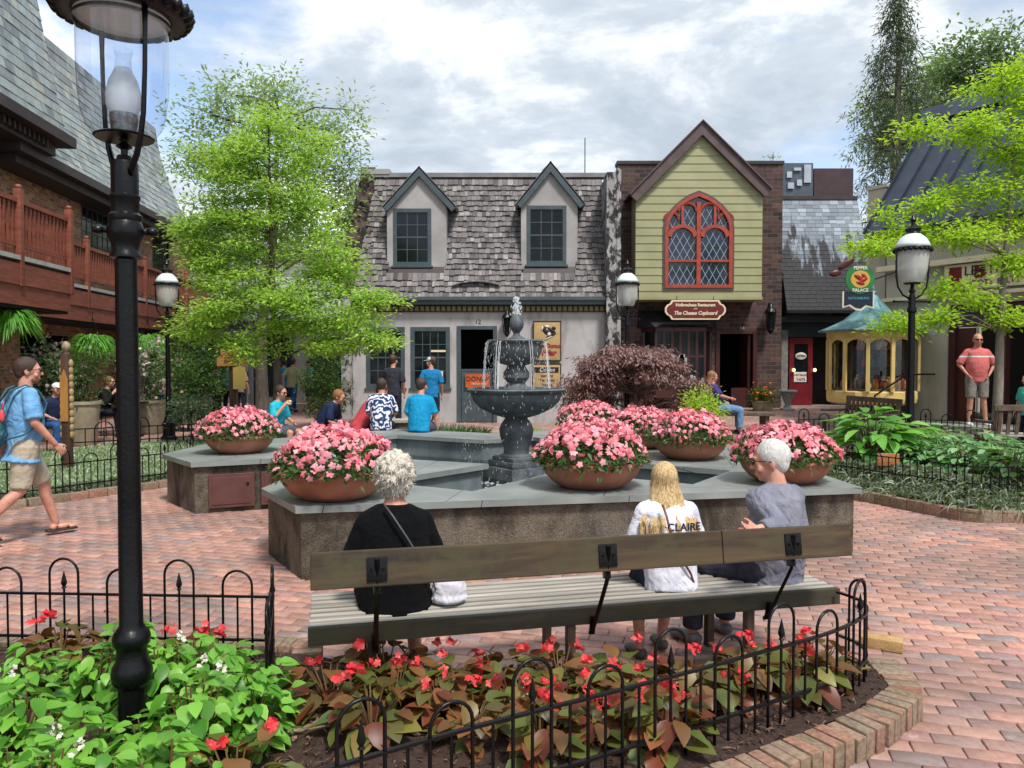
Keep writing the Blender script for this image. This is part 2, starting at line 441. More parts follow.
# mulch chips
n=5200; c=[]
while len(c)<n:
    x,y=random.uniform(-3,1.9),random.uniform(1.6,3.9)
    if in_poly(x,y,BEDN): c.append((x,y,.104+random.uniform(0,.012)))
c=np.array(c); D=rand_dirs(n)*np.array([1,1,.35]); 
CHIP=leafmat('mulch_chip',['#2a1b15','#4a3226','#6b4f40','#3a261d','#7d6353'],trans=0,rough=.9)
stuff(tag(link('mulch',leaf_cloud('mulch',CHIP,c,D,np.tile([0,0,1.],(n,1))+RNG.normal(size=(n,3))*.4,RNG.uniform(.02,.05,n),RNG.uniform(.006,.013,n),fold=.3)),'loose brown bark mulch in the near flower bed','mulch'))

# brick edgings, each run one thing
EDGEM=islandmat('edging_brick',['#8a6553','#85705e','#766854','#936b58','#8b7866','#6c6351'],rough=.85,bump=.6,bscale=(40,40,40),nz=.5)
def edging(path,label,bw=.065,depth=.15,h=.105,z0=0,side=1,off=.0,follow=None):
    pp=Path(path); k=int(pp.L/bw); mb=MB(); base=pp.p[len(pp.p)//2]
    for i in range(k):
        p,t=pp.at((i+.5)*pp.L/k); nrm=Vector((t.y,-t.x,0))*side
        c=p+nrm*(depth/2+off+random.uniform(-.004,.004)); a=math.atan2(t.y,t.x)+random.uniform(-.03,.03)
        zz=gh(c.x,c.y) if follow else z0
        mb.bevbox((c.x,c.y,zz+h/2+random.uniform(-.006,.004)-.01),(pp.L/k-.006,depth,h+.02),.008,rot('Z',a)@rot('X',random.uniform(-.03,.03)))
    r=empty('brick_edging',(base.x,base.y,0),0,label,'edging')
    mb.build('brick_course',EDGEM,r,smooth=True,world=True)
edging(front_edge,'curved brick-on-edge kerb round the front of the flower bed with the begonias')
edging([(LC.x+.14,LC.y+.22),(LC.x+.3,LC.y-.55),(LC.x+.42,3.0)],'short run of brick edging beside the left end of the long bench',side=-1,off=-.1)
edging([(-4.2,LC.y+.28),(LC.x+.1,LC.y+.16)],'brick edging behind the low iron fence at bottom left',side=-1)
lb=G(882,648,0); mb=MB(); mb.bevbox((0,0,.033),(.21,.1,.062),.006)
o=mb.build('loose_brick',mat('buff_brick','#a07f52','#bb9a6a',rough=.85,nscale=20,bump=.5,bscale=80),None,smooth=True); o.location=lb; o.rotation_euler=(0,0,R(152)); tag(o,'loose buff brick lying on the paving outside the curved end of the iron fence','brick')

# ---- iron hoop fences
def hoop_fence(name_label,path,zb,z1,z2,ht,hs,pitch=.15,start=0,r=.006,group=None,fin=True,base_follow=True,one_kind=False,zadd=0,nseg=10):
    pp=Path(path); b0=pp.p[0]; rt=empty('iron_fence',(b0.x,b0.y,zb),0,name_label,'fence',group)
    def pt(s,z): p,_=pp.at(s); return Vector((p.x,p.y,z+zadd))
    N=max(2,int(pp.L/.05)) if len(path)>3 else 2
    samp=[pp.L*i/N for i in range(N+1)]
    for z in (z1,z2):
        m=MB()
        rings=[]
        for s in samp:
            p,t=pp.at(s); nr=Vector((t.y,-t.x,0)); q=Vector((p.x,p.y,z+zadd)); a=r*1.25; b=r*.8
            rings.append([q+nr*a+Vector((0,0,b)),q-nr*a+Vector((0,0,b)),q-nr*a-Vector((0,0,b)),q+nr*a-Vector((0,0,b))])
        m.loft(rings); m.build('rail',IRON,rt,world=True)
    k=0; s=start; picks=0
    while s<pp.L-.005:
        kind=k%4      # 0 tall hoop centre, 1 gap picket, 2 short hoop centre, 3 gap picket
        if kind in (0,2):
            H=ht if kind==0 else hs; hw=pitch/2
            if s-hw>=-.01 and s+hw<=pp.L+.01:
                pts=[pt(s-hw,zb),pt(s-hw,z2)]
                for j in range(nseg+1):
                    a=PI*j/nseg; pts.append(pt(s-hw*math.cos(a),H-hw+hw*math.sin(a)))
                pts+=[pt(s+hw,z2),pt(s+hw,zb)]
                MB().tube(pts,r,6).build('hoop',IRON,rt,world=True,smooth='all')
            if kind==0 and fin:
                a=pt(s,zb); m=MB(); m.tube([a,pt(s,z1+.035)],r*.9,6)
                m.lathe([(r*.9,0),(r*1.9,.006),(r*1.1,.014),(r*2.3,.03),(r*2.0,.04),(r*.8,.075),(.0006,.095)],8,c=pt(s,z1+.025)).build('spear_picket',IRON,rt,world=True,smooth=True)
            else: MB().tube([pt(s,zb),pt(s,z1)],r*.85,6).build('picket',IRON,rt,world=True)
        else: MB().tube([pt(s,zb),pt(s,z1)],r*.85,6).build('picket',IRON,rt,world=True)
        picks+=1; k+=1; s+=pitch
    return rt
# find arclength of tall hoop at px 533
def s_at_px(path,px,z):
    best=(9,0)
    for i in range(400):
        s=path.L*i/399; p,_=path.at(s); e=abs(512+p.x/p.y*F-px)
        if e<best[0]: best=(e,s)
    return best[1]
s0=s_at_px(FR,533,.42); st=s0-.6*int(s0/.6)
hoop_fence('low black iron hoop fence curving round the front of the red begonias',FR.p,.06,.42,.2,.6,.52,start=st,r=.0065)
hoop_fence('low black iron hoop fence behind the lime-green plants at bottom left',LFENCE,.06,.42,.2,.6,.55,start=.12,r=.0065)
hoop_fence('short end-on return of iron fence at the left corner of the near bed',LRET,.06,.42,.2,.6,.55,start=.08,r=.0065)

# real paving bricks over the joint sand
def paving():
    a=R(-15); ca,sa=math.cos(a),math.sin(a); bw_,bh_=.2,.1; out_=[]
    N=150; js=np.arange(-40,330); rows=[]
    for j in js:
        i=np.arange(-90,70); u=(i+(.5 if j%2 else 0)+.5)*bw_; v=np.full(len(i),(j+.5)*bh_)
        rows.append(np.stack([u,v],1))
    uv=np.concatenate(rows); x=uv[:,0]*ca-uv[:,1]*sa; y=uv[:,0]*sa+uv[:,1]*ca
    k=(x>-10)&(x<10.3)&(y>.8)&(y<25.5)&(np.abs(x)<y*.72+1.4); x,y=x[k],y[k]
    keep=np.array([not(in_poly(a_,b_,SKIP_IN) or any(in_poly(a_,b_,q) for q in SKIPS)) for a_,b_ in zip(x,y)]); x,y=x[keep],y[keep]; n=len(x)
    th=RNG.normal(a,.012,n); c,s_=np.cos(th),np.sin(th); hx=bw_/2-.002-RNG.random(n)*.0015; hy=bh_/2-.002-RNG.random(n)*.0015
    zt=RNG.normal(0,.0016,n)-(RNG.random(n)<.03)*.005; tx=RNG.normal(0,.011,n); ty=RNG.normal(0,.02,n); zg=np.array([gh(a_,b_) for a_,b_ in zip(x,y)])
    V=[]
    for inset,dz in ((0,-.02),(0,-.004),(.004,0)):
        for sx,sy in ((-1,-1),(1,-1),(1,1),(-1,1)):
            u=sx*(hx-inset); v=sy*(hy-inset); V.append(np.stack([x+u*c-v*s_, y+u*s_+v*c, zg+zt+dz+u*tx+v*ty],1))
    V=np.stack(V,1).reshape(-1,3); b=np.arange(n)[:,None]*12; Fs=[b+np.array([[8,9,10,11]])]
    for l in (0,4):
        for q in range(4): Fs.append(b+np.array([[l+q,l+(q+1)%4,l+4+(q+1)%4,l+4+q]]))
    return np_mesh('brick_paving',V,np.concatenate(Fs),PAVB)
def pavmat():
    t=NT('paving_brick'); g=t.n('ShaderNodeNewGeometry'); cs=['#83736f','#a07a6e','#ae8070','#b88574','#bf8e7c','#ae8578','#92807c','#b88a7a','#c29684','#a87a74','#8c7f7e','#b98b7b']
    r=t.ramp(g,'Random Per Island',[(i/(len(cs)-1),c) for i,c in enumerate(cs)]); v=t.coord('Object'); n=t.noise(v,28,6,.7); m=t.mix(.5,(r,'Color'),(t.ramp(n,'Fac',[(.3,.08),(.7,.9)]),'Color'),'SOFT_LIGHT')
    w=t.noise(v,.8,6,.65,.4); rw=t.ramp(w,'Fac',[(.38,0.0),(.6,.6)]); m2=t.mix((rw,'Color'),(m,2),'#75655f')
    d=t.noise(v,3.5,7,.75); rd=t.ramp(d,'Fac',[(.56,0.0),(.72,.65)]); m3=t.mix((rd,'Color'),(m2,2),'#51483f'); e=t.noise(v,6,5,.7); re=t.ramp(e,'Fac',[(.6,0.0),(.75,.5)]); m4=t.mix((re,'Color'),(m3,2),'#c9b3a6')
    t.l(m4,2,t.b,'Base Color'); rr=t.ramp(w,'Fac',[(.35,.75),(.65,.42)]); t.l(rr,'Color',t.b,'Roughness'); t.bump(n,'Fac',.5,.004); return t.mat
PAVB=pavmat()
# ================================================================ bench
WOOD=None
def woodmat(name,ramp,stretch,moss=True,rough=.75):
    t=NT(name); v=t.coord('Object',stretch); n=t.noise(v,1,6,.62,.6); r=t.ramp(n,'Fac',[(.25+.5*i/(len(ramp)-1),c) for i,c in enumerate(ramp)])
    last=(r,'Color')
    if moss:
        v2=t.coord('Object',(1,1,1)); n2=t.noise(v2,7,4,.6); r2=t.ramp(n2,'Fac',[(.45,0.0),(.65,.75)]); m=t.mix((r2,'Color'),last,'#454026'); last=(m,2)
    t.l(last[0],last[1],t.b,'Base Color'); t.set(Roughness=rough); t.bump(n,'Fac',.35,.004); _mc[name]=t.mat; return t.mat
BACKW=woodmat('mossy_board',['#18120c','#3a2d1d','#5c4930'],(1.2,14,14))
SLATW=woodmat('grey_slat',['#67625b','#9b958b','#c2bdb3'],(1.0,22,22),moss=False,rough=.6)
APRW=woodmat('dark_board',['#24221d','#3a362b','#51493a'],(1.2,14,14))
BO=G(308,627,.43); bend=G(837,587,.43); BANG=math.atan2(bend.y-BO.y,bend.x-BO.x); BLEN=(Vector((bend.x-BO.x,bend.y-BO.y))).length
BENCH=empty('long_bench',(BO.x,BO.y,0),BANG,'long weathered plank bench with slatted seat and single mossy backboard, three people sitting on it','bench')
def bw(x,y,z): return Matrix.Translation((BO.x,BO.y,0))@rot('Z',BANG)@Vector((x,y,z))
seat=BENCH
nsl=8
for i in range(nsl):
    y=.03+i*.064
    MB().bevbox((BLEN/2,y,.43-.011),(BLEN-random.uniform(0,.01),.036,.022),.004,rot('X',random.uniform(-.01,.01))).build('seat_slat',SLATW,BENCH)
MB().bevbox((BLEN/2,-.012,.39),(BLEN,.03,.082),.004).build('rear_apron',APRW,BENCH)
MB().bevbox((BLEN/2,.49,.38),(BLEN-.02,.03,.08),.004).build('front_apron',APRW,BENCH)
lean=rot('X',R(-9)); half=BLEN*.955/2
MB().bevbox((half*.73+.02,-.22,.735),(half*1.46,.04,.152),.005,lean).bevbox((half*1.73+.021,-.221,.735),(half*.54-.004,.04,.152),.005,lean).build('backboard',BACKW,BENCH)
for i,x in enumerate((.29,1.31,2.24)):
    m=MB(); m.tube([(x,-.252,.78),(x,-.235,.62),(x,-.05,.34),(x,.0,.30)],.011,4)
    m.bevbox((x,-.2455,.735),(.085,.008,.1),.003,lean); m.box((x+.025,-.252,.735),(.012,.01,.012)); m.box((x-.025,-.252,.735),(.012,.01,.012))
    m.bevbox((x,-.037,.35),(.03,.01,.1),.003,rot('X',R(14))); m.bevbox((x+.0,-.222,.68),(.03,.035,.11),.004,lean)
    m.build('back_bracket',IRON,BENCH,smooth=True)
LEGW=mat('leg_wood','#4a3c33','#6a574a',rough=.8,nscale=10)
for i,x in enumerate((.27,1.22,2.17)):
    for y,nm in ((.03,0),(.45,1)):
        MB().bevbox((x,y,.178),(.022 if i==0 else .04,.022 if i==0 else .05,.356),.003).build('leg',IRONR if i==0 else LEGW,BENCH)
    MB().bevbox((x,.24,.37),(.045,.44,.05),.003).build('bearer',LEGW,BENCH)

# ================================================================ lamps
GLASS=glassmat('lamp_glass',(.9,.92,.96),ior=1.5)
def seedy():
    t=NT('frosted_chimney'); t.set(Roughness=.45); t.b.inputs['Base Color'].default_value=lin('#e8ecee'); t.b.inputs['Transmission Weight'].default_value=.35; t.b.inputs['Alpha'].default_value=.8; return t.mat
FROST=seedy(); WHITEM=mat('white_enamel','#c9d3d8','#dfe6e8',rough=.3,nscale=3)
def milk():
    t=NT('milky_glass'); t.set(Roughness=.35); t.b.inputs['Base Color'].default_value=lin('#dfe2dc'); t.b.inputs['Alpha'].default_value=.5; return t.mat
MILK=milk()
# near lamp
NLP=P(128,400,2.98); zb=.1
NL=empty('street_lamp',(NLP.x,NLP.y,.1),0,'big black lamp post in the left foreground, clear glass cylinder over an oil-lamp chimney','street lamp')
def zz(py): return Z(py,2.98)-.1
m=MB(); m.lathe([(.1,-.02),(.1,.01),(.06,.02),(.052,.04),(.052,zz(686)),(.06,zz(684)),(.073,zz(680)),(.077,zz(672)),(.072,zz(665)),(.06,zz(660)),(.056,zz(650)),(.058,zz(646)),(.068,zz(643)),(.071,zz(637)),(.065,zz(632)),(.054,zz(629)),(.044,zz(624)),(.042,zz(500)),(.04,zz(265)),(.04,zz(260)),(.058,zz(258)),(.058,zz(255)),(.05,zz(252)),(.05,zz(247)),(.055,zz(242)),(.066,zz(236)),(.068,zz(229)),(.058,zz(222)),(.062,zz(219)),(.062,zz(216)),(.05,zz(213)),(.052,zz(200)),(.055,zz(199)),(.055,zz(196)),(.05,zz(195)),(.05,zz(165)),(.047,zz(162)),(.03,zz(160)),(.025,zz(156))],28)
m.build('post',IRON,NL,smooth=True)
m=MB()
for a in (R(20),R(200)):
    z_=zz(231); m.tube([(.05*math.cos(a),.05*math.sin(a),z_),(.085*math.cos(a),.085*math.sin(a),z_)],[.012,.014],10); m.ell((.095*math.cos(a),.095*math.sin(a),z_),(.024,.024,.019)); m.build('ladder_knob',IRON,NL,smooth='all'); m=MB()
gz0,gz1=zz(137),zz(22)
m=MB(); m.lathe([(.012,zz(158)),(.013,zz(150)),(.03,zz(147)),(.012,zz(143)),(.02,gz0-.012),(.105,gz0-.008),(.11,gz0-.002),(.10,gz0+.004),(.03,gz0+.006)],24).build('lantern_plate',IRON,NL,smooth=True)
m=MB(); m.lathe([(.10,gz0+.005),(.115,gz0+.012),(.135,gz0+.04),(.15,gz0+.09),(.159,gz0+.16),(.163,gz0+.25),(.164,gz1)],48,cap=False).build('glass_cylinder',GLASS,NL,smooth='all')
MB().lathe([(.171,gz1-.012),(.175,gz1-.012),(.175,gz1),(.171,gz1)],48,cap=False).build('glass_rim',mat('steel_rim','#55565a',rough=.3,metal=.8),NL,smooth=True)
ch=MB(); ch.lathe([(.044,gz0+.07),(.062,gz0+.12),(.064,gz0+.16),(.052,gz0+.215),(.034,gz0+.25),(.03,gz0+.262)],28,cap=False); c_=ch.build('chimney',FROST,NL,smooth='all')
MB().lathe([(.03,gz0+.262),(.028,gz0+.3),(.035,gz0+.335)],28,cap=False).build('chimney_collar',GLASS,c_,smooth='all')
MB().lathe([(.045,gz0+.006),(.048,gz0+.05),(.05,gz0+.055),(.05,gz0+.085),(.046,gz0+.09)],32,flute=16,fa=.03).build('burner',mat('burner_steel','#5f6366','#8a8e90',rough=.4,metal=.7,nscale=60),NL,smooth=True)
m=MB()
for a in (R(-38),R(142)):
    ca,sa=math.cos(a),math.sin(a)
    m.tube([(r_*ca,r_*sa,z_) for r_,z_ in ((.035,zz(178)),(.06,zz(170)),(.1,zz(158)),(.13,zz(143)),(.155,zz(120)),(.17,zz(80)),(.176,zz(40)),(.176,zz(16)))],[.012,.012,.012,.011,.01,.009,.009,.012],8)
m.build('lantern_arm',IRON,NL,smooth='all')
cr=MB(); cz=gz1+.01
cr.lathe([(.10,cz+.02),(.18,cz+.0),(.225,cz+.004),(.24,cz+.02),(.243,cz+.035),(.21,cz+.06),(.15,cz+.11),(.06,cz+.15),(.02,cz+.2)],48)
for i in range(30):
    a=2*PI*i/30; cr.ell((.24*math.cos(a),.24*math.sin(a),cz+.03),(.02,.026,.034),rot('Z',a)@rot('Y',R(25)),1)
cr.build('crown',IRON,NL,smooth='all')
MB().lathe([(.0,cz-.004),(.17,cz-.001),(.171,cz+.003)],40).build('reflector',WHITEM,NL,smooth=True)

def far_lamp():
    rt=empty('street_lamp'); H=3.62
    m=MB(); m.lathe([(.16,0),(.16,.06),(.12,.1),(.11,.3),(.13,.32),(.13,.36),(.09,.4),(.06,.55),(.065,.58),(.055,.62),(.05,1.2),(.045,2.3),(.062,2.32),(.062,2.36),(.045,2.4),(.05,2.5),(.03,2.58),(.05,2.6),(.03,2.63),(.02,2.7)],18).build('post',IRON,rt,smooth=True)
    m=MB(); m.tube([(-.26,0,2.46),(.26,0,2.46)],.012,6); m.ell((-.27,0,2.46),(.022,.022,.022)); m.ell((.27,0,2.46),(.022,.022,.022)); m.build('crossbar',IRON,rt,smooth='all')
    m=MB()
    for s in (-1,1): m.tube([(s*a,0,b) for a,b in ((.04,2.5),(.14,2.55),(.215,2.66),(.24,2.8),(.245,3.0),(.24,3.17))],.014,6)
    m.build('lantern_arm',IRON,rt,smooth='all')
    MB().lathe([(.1,2.72),(.15,2.75),(.19,2.9),(.205,3.05),(.21,3.16)],28,cap=False).build('glass',MILK,rt,smooth='all')
    MB().lathe([(.05,2.7),(.1,2.7),(.11,2.72),(.05,2.73)],20).build('lantern_plate',IRON,rt,smooth=True)
    MB().lathe([(.04,2.74),(.075,2.8),(.07,2.88),(.035,2.97),(.04,3.05)],16,cap=False).build('chimney',FROST,rt,smooth='all')
    d=MB(); d.lathe([(.235,3.2),(.21,3.26),(.17,3.33),(.1,3.39),(.06,3.4)],30).build('dome',WHITEM,rt,smooth='all')
    d=MB(); d.lathe([(.2,3.16),(.245,3.165),(.25,3.2),(.236,3.205)],30)
    for i in range(22): a=2*PI*i/22; d.ell((.24*math.cos(a),.24*math.sin(a),3.165),(.02,.028,.028),rot('Z',a),1)
    d.build('dome_rim',IRON,rt,smooth='all')
    MB().lathe([(.1,3.38),(.085,3.42),(.11,3.46),(.075,3.5),(.03,3.52),(.025,3.56),(.045,3.59),(.03,3.62),(.008,3.67)],18).build('finial',IRON,rt,smooth=True)
    return rt
FL=far_lamp()
for i,(px,d,lab) in enumerate(((911,10.6,'black lamp post with white domed lantern beside the yellow oriel window and hostas'),(168,15.5,'black lamp post with white domed lantern in front of the brown balcony'),(627,15.6,'black lamp post with white domed lantern rising out of the purple maple'))):
    o=FL if i==0 else copy_tree(FL); x=X(px,d); o.location=(x,d,gh(x,d)); o.rotation_euler=(0,0,R((8,-5,15)[i])); tag(o,lab,'street lamp','white domed lamp posts round the square')
FL.location.z=-.02

# ================================================================ fountain pool
O=[(-1.57,5.48),(2.93,6.33),(2.88,7.3),(2.55,7.9),(2.75,9.0),(2.2,10.0),(1.5,11.0),(.6,11.8),(-.2,11.1),(-1.8,11.9),(-3.0,10.6),(-3.9,9.9),(-4.0,8.65),(-3.35,7.9),(-2.45,8.3),(-2.0,7.4),(-2.08,6.28)]
I=[(-1.2,6.65),(-.32,6.14),(.44,7.25),(1.55,6.49),(2.12,7.32),(1.3,7.85),(1.1,8.8),(.85,9.7),(.3,10.6),(-.39,10.2),(-1.65,10.9),(-2.4,9.9),(-1.9,8.5),(-.24,7.8)]
def ring_face(o,i,z0,z1):
    bm=bmesh.new(); ed=[]
    for poly in (o,i):
        vs=[bm.verts.new((x,y,z1)) for x,y in poly]; ed+=[bm.edges.new((vs[k],vs[(k+1)%len(vs)])) for k in range(len(vs))]
    bmesh.ops.triangle_fill(bm,use_beauty=True,use_dissolve=False,edges=ed)
    r=bmesh.ops.extrude_face_region(bm,geom=bm.faces[:])
    for v in r['geom']:
        if isinstance(v,bmesh.types.BMVert): v.co.z=z0
    bmesh.ops.recalc_face_normals(bm,faces=bm.faces)
    return bm
def from_bm(bm,name,m,parent,world=True):
    me=bpy.data.meshes.new(name); bm.to_mesh(me); bm.free(); me.materials.append(m); box_uv(me); return link(name,me,parent,world)
def stonewall():
    t=NT('aggregate_wall'); v=t.coord('Object'); a=t.noise(v,2.2,6,.65,.5); r=t.ramp(a,'Fac',[(.28,'#23201d'),(.42,'#534a3e'),(.56,'#776d5e'),(.7,'#66645f')])
    vo=t.n('ShaderNodeTexVoronoi'); vo.inputs['Scale'].default_value=70; t.l(v,0,vo,'Vector'); rv=t.ramp(vo,'Distance',[(.1,1.0),(.55,.15)])
    f=t.noise(v,75,5,.7); rf=t.ramp(f,'Fac',[(.3,0.0),(.7,1.0)]); m=t.mix(.55,(r,'Color'),(rf,'Color'),'OVERLAY')
    s=t.coord('Object',(1,1,.35)); b=t.noise(s,3.2,5,.6); rb=t.ramp(b,'Fac',[(.5,0.0),(.66,.8)]); m2=t.mix((rb,'Color'),(m,2),'#1c1a18')
    t.l(m2,2,t.b,'Base Color'); t.set(Roughness=.9); t.bump(f,'Fac',1.0,.02); return t.mat
AGG=stonewall()
def coping_mat():
    t=NT('bluestone_coping'); v=t.coord('UV',(1,1,1),R(11)); a=t.noise(v,1.6,5,.6); r=t.ramp(a,'Fac',[(.3,'#6c7371'),(.55,'#858b88'),(.75,'#9a9f9b')])
    b=t.n('ShaderNodeTexBrick',offset=.37); t.l(v,0,b,'Vector'); b.inputs['Scale'].default_value=1; b.inputs['Brick Width'].default_value=1.15; b.inputs['Row Height'].default_value=1.3; b.inputs['Mortar Size'].default_value=.004
    m=t.mix((b,'Fac'),(r,'Color'),'#3b3f3d'); t.l(m,2,t.b,'Base Color'); t.set(Roughness=.42); n=t.noise(v,40,4); t.bump(n,'Fac',.15,.004); return t.mat
COP=coping_mat()
def wet():
    t=NT('wet_slate_lining'); v=t.coord('UV'); a=t.noise(v,2,5,.6); r=t.ramp(a,'Fac',[(.3,'#525a5d'),(.7,'#7f888a')])
    b=t.n('ShaderNodeTexBrick',offset=.5); t.l(v,0,b,'Vector'); b.inputs['Scale'].default_value=1; b.inputs['Brick Width'].default_value=.5; b.inputs['Row Height'].default_value=.55; b.inputs['Mortar Size'].default_value=.003
    m=t.mix((b,'Fac'),(r,'Color'),'#7d8586'); t.l(m,2,t.b,'Base Color'); t.set(Roughness=.35); return t.mat
LIN=wet()
SKIP_IN=offset_poly(O,-.12); SKIPS=[offset_poly(BEDN,-.05)]
structure(link('brick_paving',paving()))
POOL=empty('fountain_pool',(0,8.6,0),0,'angular star-shaped fountain pool with rough aggregate walls and pale bluestone coping','pool')
from_bm(ring_face(offset_poly(O,-.05),offset_poly(I,.05),-.02,.5),'pool_wall',AGG,POOL)
from_bm(ring_face(O,I,.5,.552),'coping',COP,POOL)
m=MB(); Ii=offset_poly(I,.047)
for k in range(len(Ii)):
    a,b=Ii[k],Ii[(k+1)%len(Ii)]; m.add([(a[0],a[1],.05),(b[0],b[1],.05),(b[0],b[1],.499),(a[0],a[1],.499)],[(0,1,2,3)])
m.build('pool_lining',LIN,POOL,world=True)
# access doors
a=Vector((-3.35,7.9,0)); b=Vector((-2.45,8.3,0)); t_=(b-a).normalized(); nn=Vector((t_.y,-t_.x,0)); an=math.atan2(t_.y,t_.x)
MAR=mat('maroon_door','#4f2e2b','#623a35',rough=.6,nscale=5)
for s,wd in ((.4,.46),(.8,.2)):
    c=a+t_*s+nn*-.03; d_=MB(); d_.bevbox((c.x,c.y,.23),(wd,.03,.36),.004,rot('Z',an)); d_.bevbox((c.x+nn.x*.017,c.y+nn.y*.017,.23),(wd-.07,.01,.29),.004,rot('Z',an)); dd=d_.build('access_door',MAR,POOL,world=True)
    h_=c+t_*(wd*.35)+nn*.03; MB().ell((h_.x,h_.y,.3),(.015,.015,.015)).build('handle',IRON,dd,world=True)
# floor of pool and water
PB=mat('pool_pebble','#3b4744','#75827d',rough=.6,nscale=30,detail=6,bump=.6,bscale=40,dist=.02)
def flat(name,poly,z,m):
    bm=bmesh.new(); f=bm.faces.new([bm.verts.new((x,y,z)) for x,y in poly]); bmesh.ops.triangulate(bm,faces=[f]); bmesh.ops.recalc_face_normals(bm,faces=bm.faces)
    me=bpy.data.meshes.new(name); bm.to_mesh(me); bm.free(); me.materials.append(m); return structure(link(name,me))
flat('pool_floor',offset_poly(I,.04),.06,PB)
def watermat():
    t=NT('pool_water'); t.t.nodes.remove(t.b); v=t.coord('Object'); n=t.noise(v,22,4,.6,.6); bp=t.n('ShaderNodeBump'); bp.inputs['Strength'].default_value=.5; bp.inputs['Distance'].default_value=.02; t.l(n,'Fac',bp,'Height')
    tr=t.n('ShaderNodeBsdfTransparent'); tr.inputs[0].default_value=(.62,.76,.76,1); gl=t.n('ShaderNodeBsdfGlossy'); gl.inputs['Roughness'].default_value=.06; t.l(bp,'Normal',gl,'Normal')
    fr=t.n('ShaderNodeFresnel'); fr.inputs[0].default_value=1.33; t.l(bp,'Normal',fr,'Normal'); m=t.n('ShaderNodeMixShader'); t.l(fr,0,m,0); t.l(tr,0,m,1); t.l(gl,0,m,2); t.l(m,0,t.out,'Surface'); return t.mat
WAT=watermat()
flat('pool_water',offset_poly(I,.04),.27,WAT)
# fountain
FC=(.05,8.75); FM=mat('fountain_cast_stone','#3a3f43','#646a6e',rough=.6,nscale=7,bump=.35,bscale=30,detail=6)
FO=empty('tiered_fountain',(FC[0],FC[1],.06),0,'dark cast two-tiered fountain with fluted basins standing in the pool','fountain')
m=MB(rot('Z',R(38))); m.bevbox((0,0,.17),(.56,.56,.34),.012); m.bevbox((0,0,.375),(.47,.47,.07),.012); m.bevbox((0,0,.43),(.4,.4,.05),.01); m.build('plinth',FM,FO,smooth=True)
B=.06
m=MB(); m.lathe([(a,z-B) for a,z in ((.19,.5),(.19,.53),(.15,.55),(.145,.6),(.19,.75),(.2,.83),(.17,.9),(.13,.95),(.14,.99),(.16,1.0))],24).build('lower_column',FM,FO,smooth=True)
m=MB(); m.lathe([(a,z-B) for a,z in ((.14,.96),(.27,1.0),(.41,1.07),(.49,1.15),(.52,1.22),(.52,1.24))],72,flute=24,fa=.022); m.lathe([(a,z-B) for a,z in ((.5,1.235),(.56,1.26),(.575,1.285),(.56,1.3),(.53,1.295),(.5,1.26),(.1,1.24))],48); m.build('lower_basin',FM,FO,smooth=True)
MB().lathe([(a,z-B) for a,z in ((.16,1.24),(.17,1.29),(.13,1.32),(.1,1.36),(.15,1.42),(.15,1.48),(.11,1.54),(.1,1.6))],24).build('upper_column',FM,FO,smooth=True)
m=MB(); m.lathe([(a,z-B) for a,z in ((.1,1.56),(.18,1.58),(.25,1.64),(.29,1.72),(.3,1.79),(.3,1.81))],60,flute=20,fa=.025); m.lathe([(a,z-B) for a,z in ((.29,1.805),(.325,1.82),(.34,1.84),(.33,1.855),(.3,1.85),(.27,1.82),(.05,1.8))],40); m.build('upper_basin',FM,FO,smooth=True)
MB().lathe([(a,z-B) for a,z in ((.11,1.81),(.1,1.87),(.05,1.9),(.035,1.93),(.075,1.99),(.085,2.04),(.07,2.1),(.035,2.14),(.02,2.16))],20,flute=5,fa=.06).build('finial',FM,FO,smooth=True)
WD=NT('falling_water'); WD.set(Roughness=.1); WD.b.inputs['Base Color'].default_value=lin('#e9f0f4'); WD.b.inputs['Alpha'].default_value=.6; WD=WD.mat
m=MB()
def drip(R0,z0,z1,n,sz):
    for _ in range(n):
        a=random.uniform(0,2*PI); t=random.random(); rr=R0+.05*math.sqrt(t)+random.uniform(-.015,.02); z=z0-(z0-z1)*t
        m.ell((FC[0]+rr*math.cos(a),FC[1]+rr*math.sin(a),z),(sz*.45,sz*.45,sz*random.uniform(.8,4.5)),None,1)
drip(.33,1.84,1.3,620,.0045); drip(.57,1.28,.3,520,.0045)
for a in [random.choice((3.3,3.0,5.9,.2,3.6,4.1,5.2))+random.gauss(0,.06) for _ in range(14)]:
    m.tube([(FC[0]+(.335+.06*t)*math.cos(a)+random.uniform(-.004,.004),FC[1]+(.335+.06*t)*math.sin(a),1.84-.54*t*t) for t in (0,.2,.4,.6,.8,1)],.003,4)
for _ in range(260):
    t=random.random(); m.ell((FC[0]+random.gauss(0,.016+.012*t),FC[1]+random.gauss(0,.018),2.14+.2*(1-t)),(.005,.005,.014),None,1)
for _ in range(260):
    a=random.uniform(0,2*PI); rr=random.gauss(.6,.1); m.ell((FC[0]+rr*math.cos(a),FC[1]+rr*math.sin(a),.275),(.016,.012,.004),None,1)
m.tube([(FC[0],FC[1],2.12),(FC[0],FC[1],2.2)],[.02,.03],8)
stuff(tag(m.build('falling_water',WD,None),'white jet and beads of water falling from the fountain basins','water'))

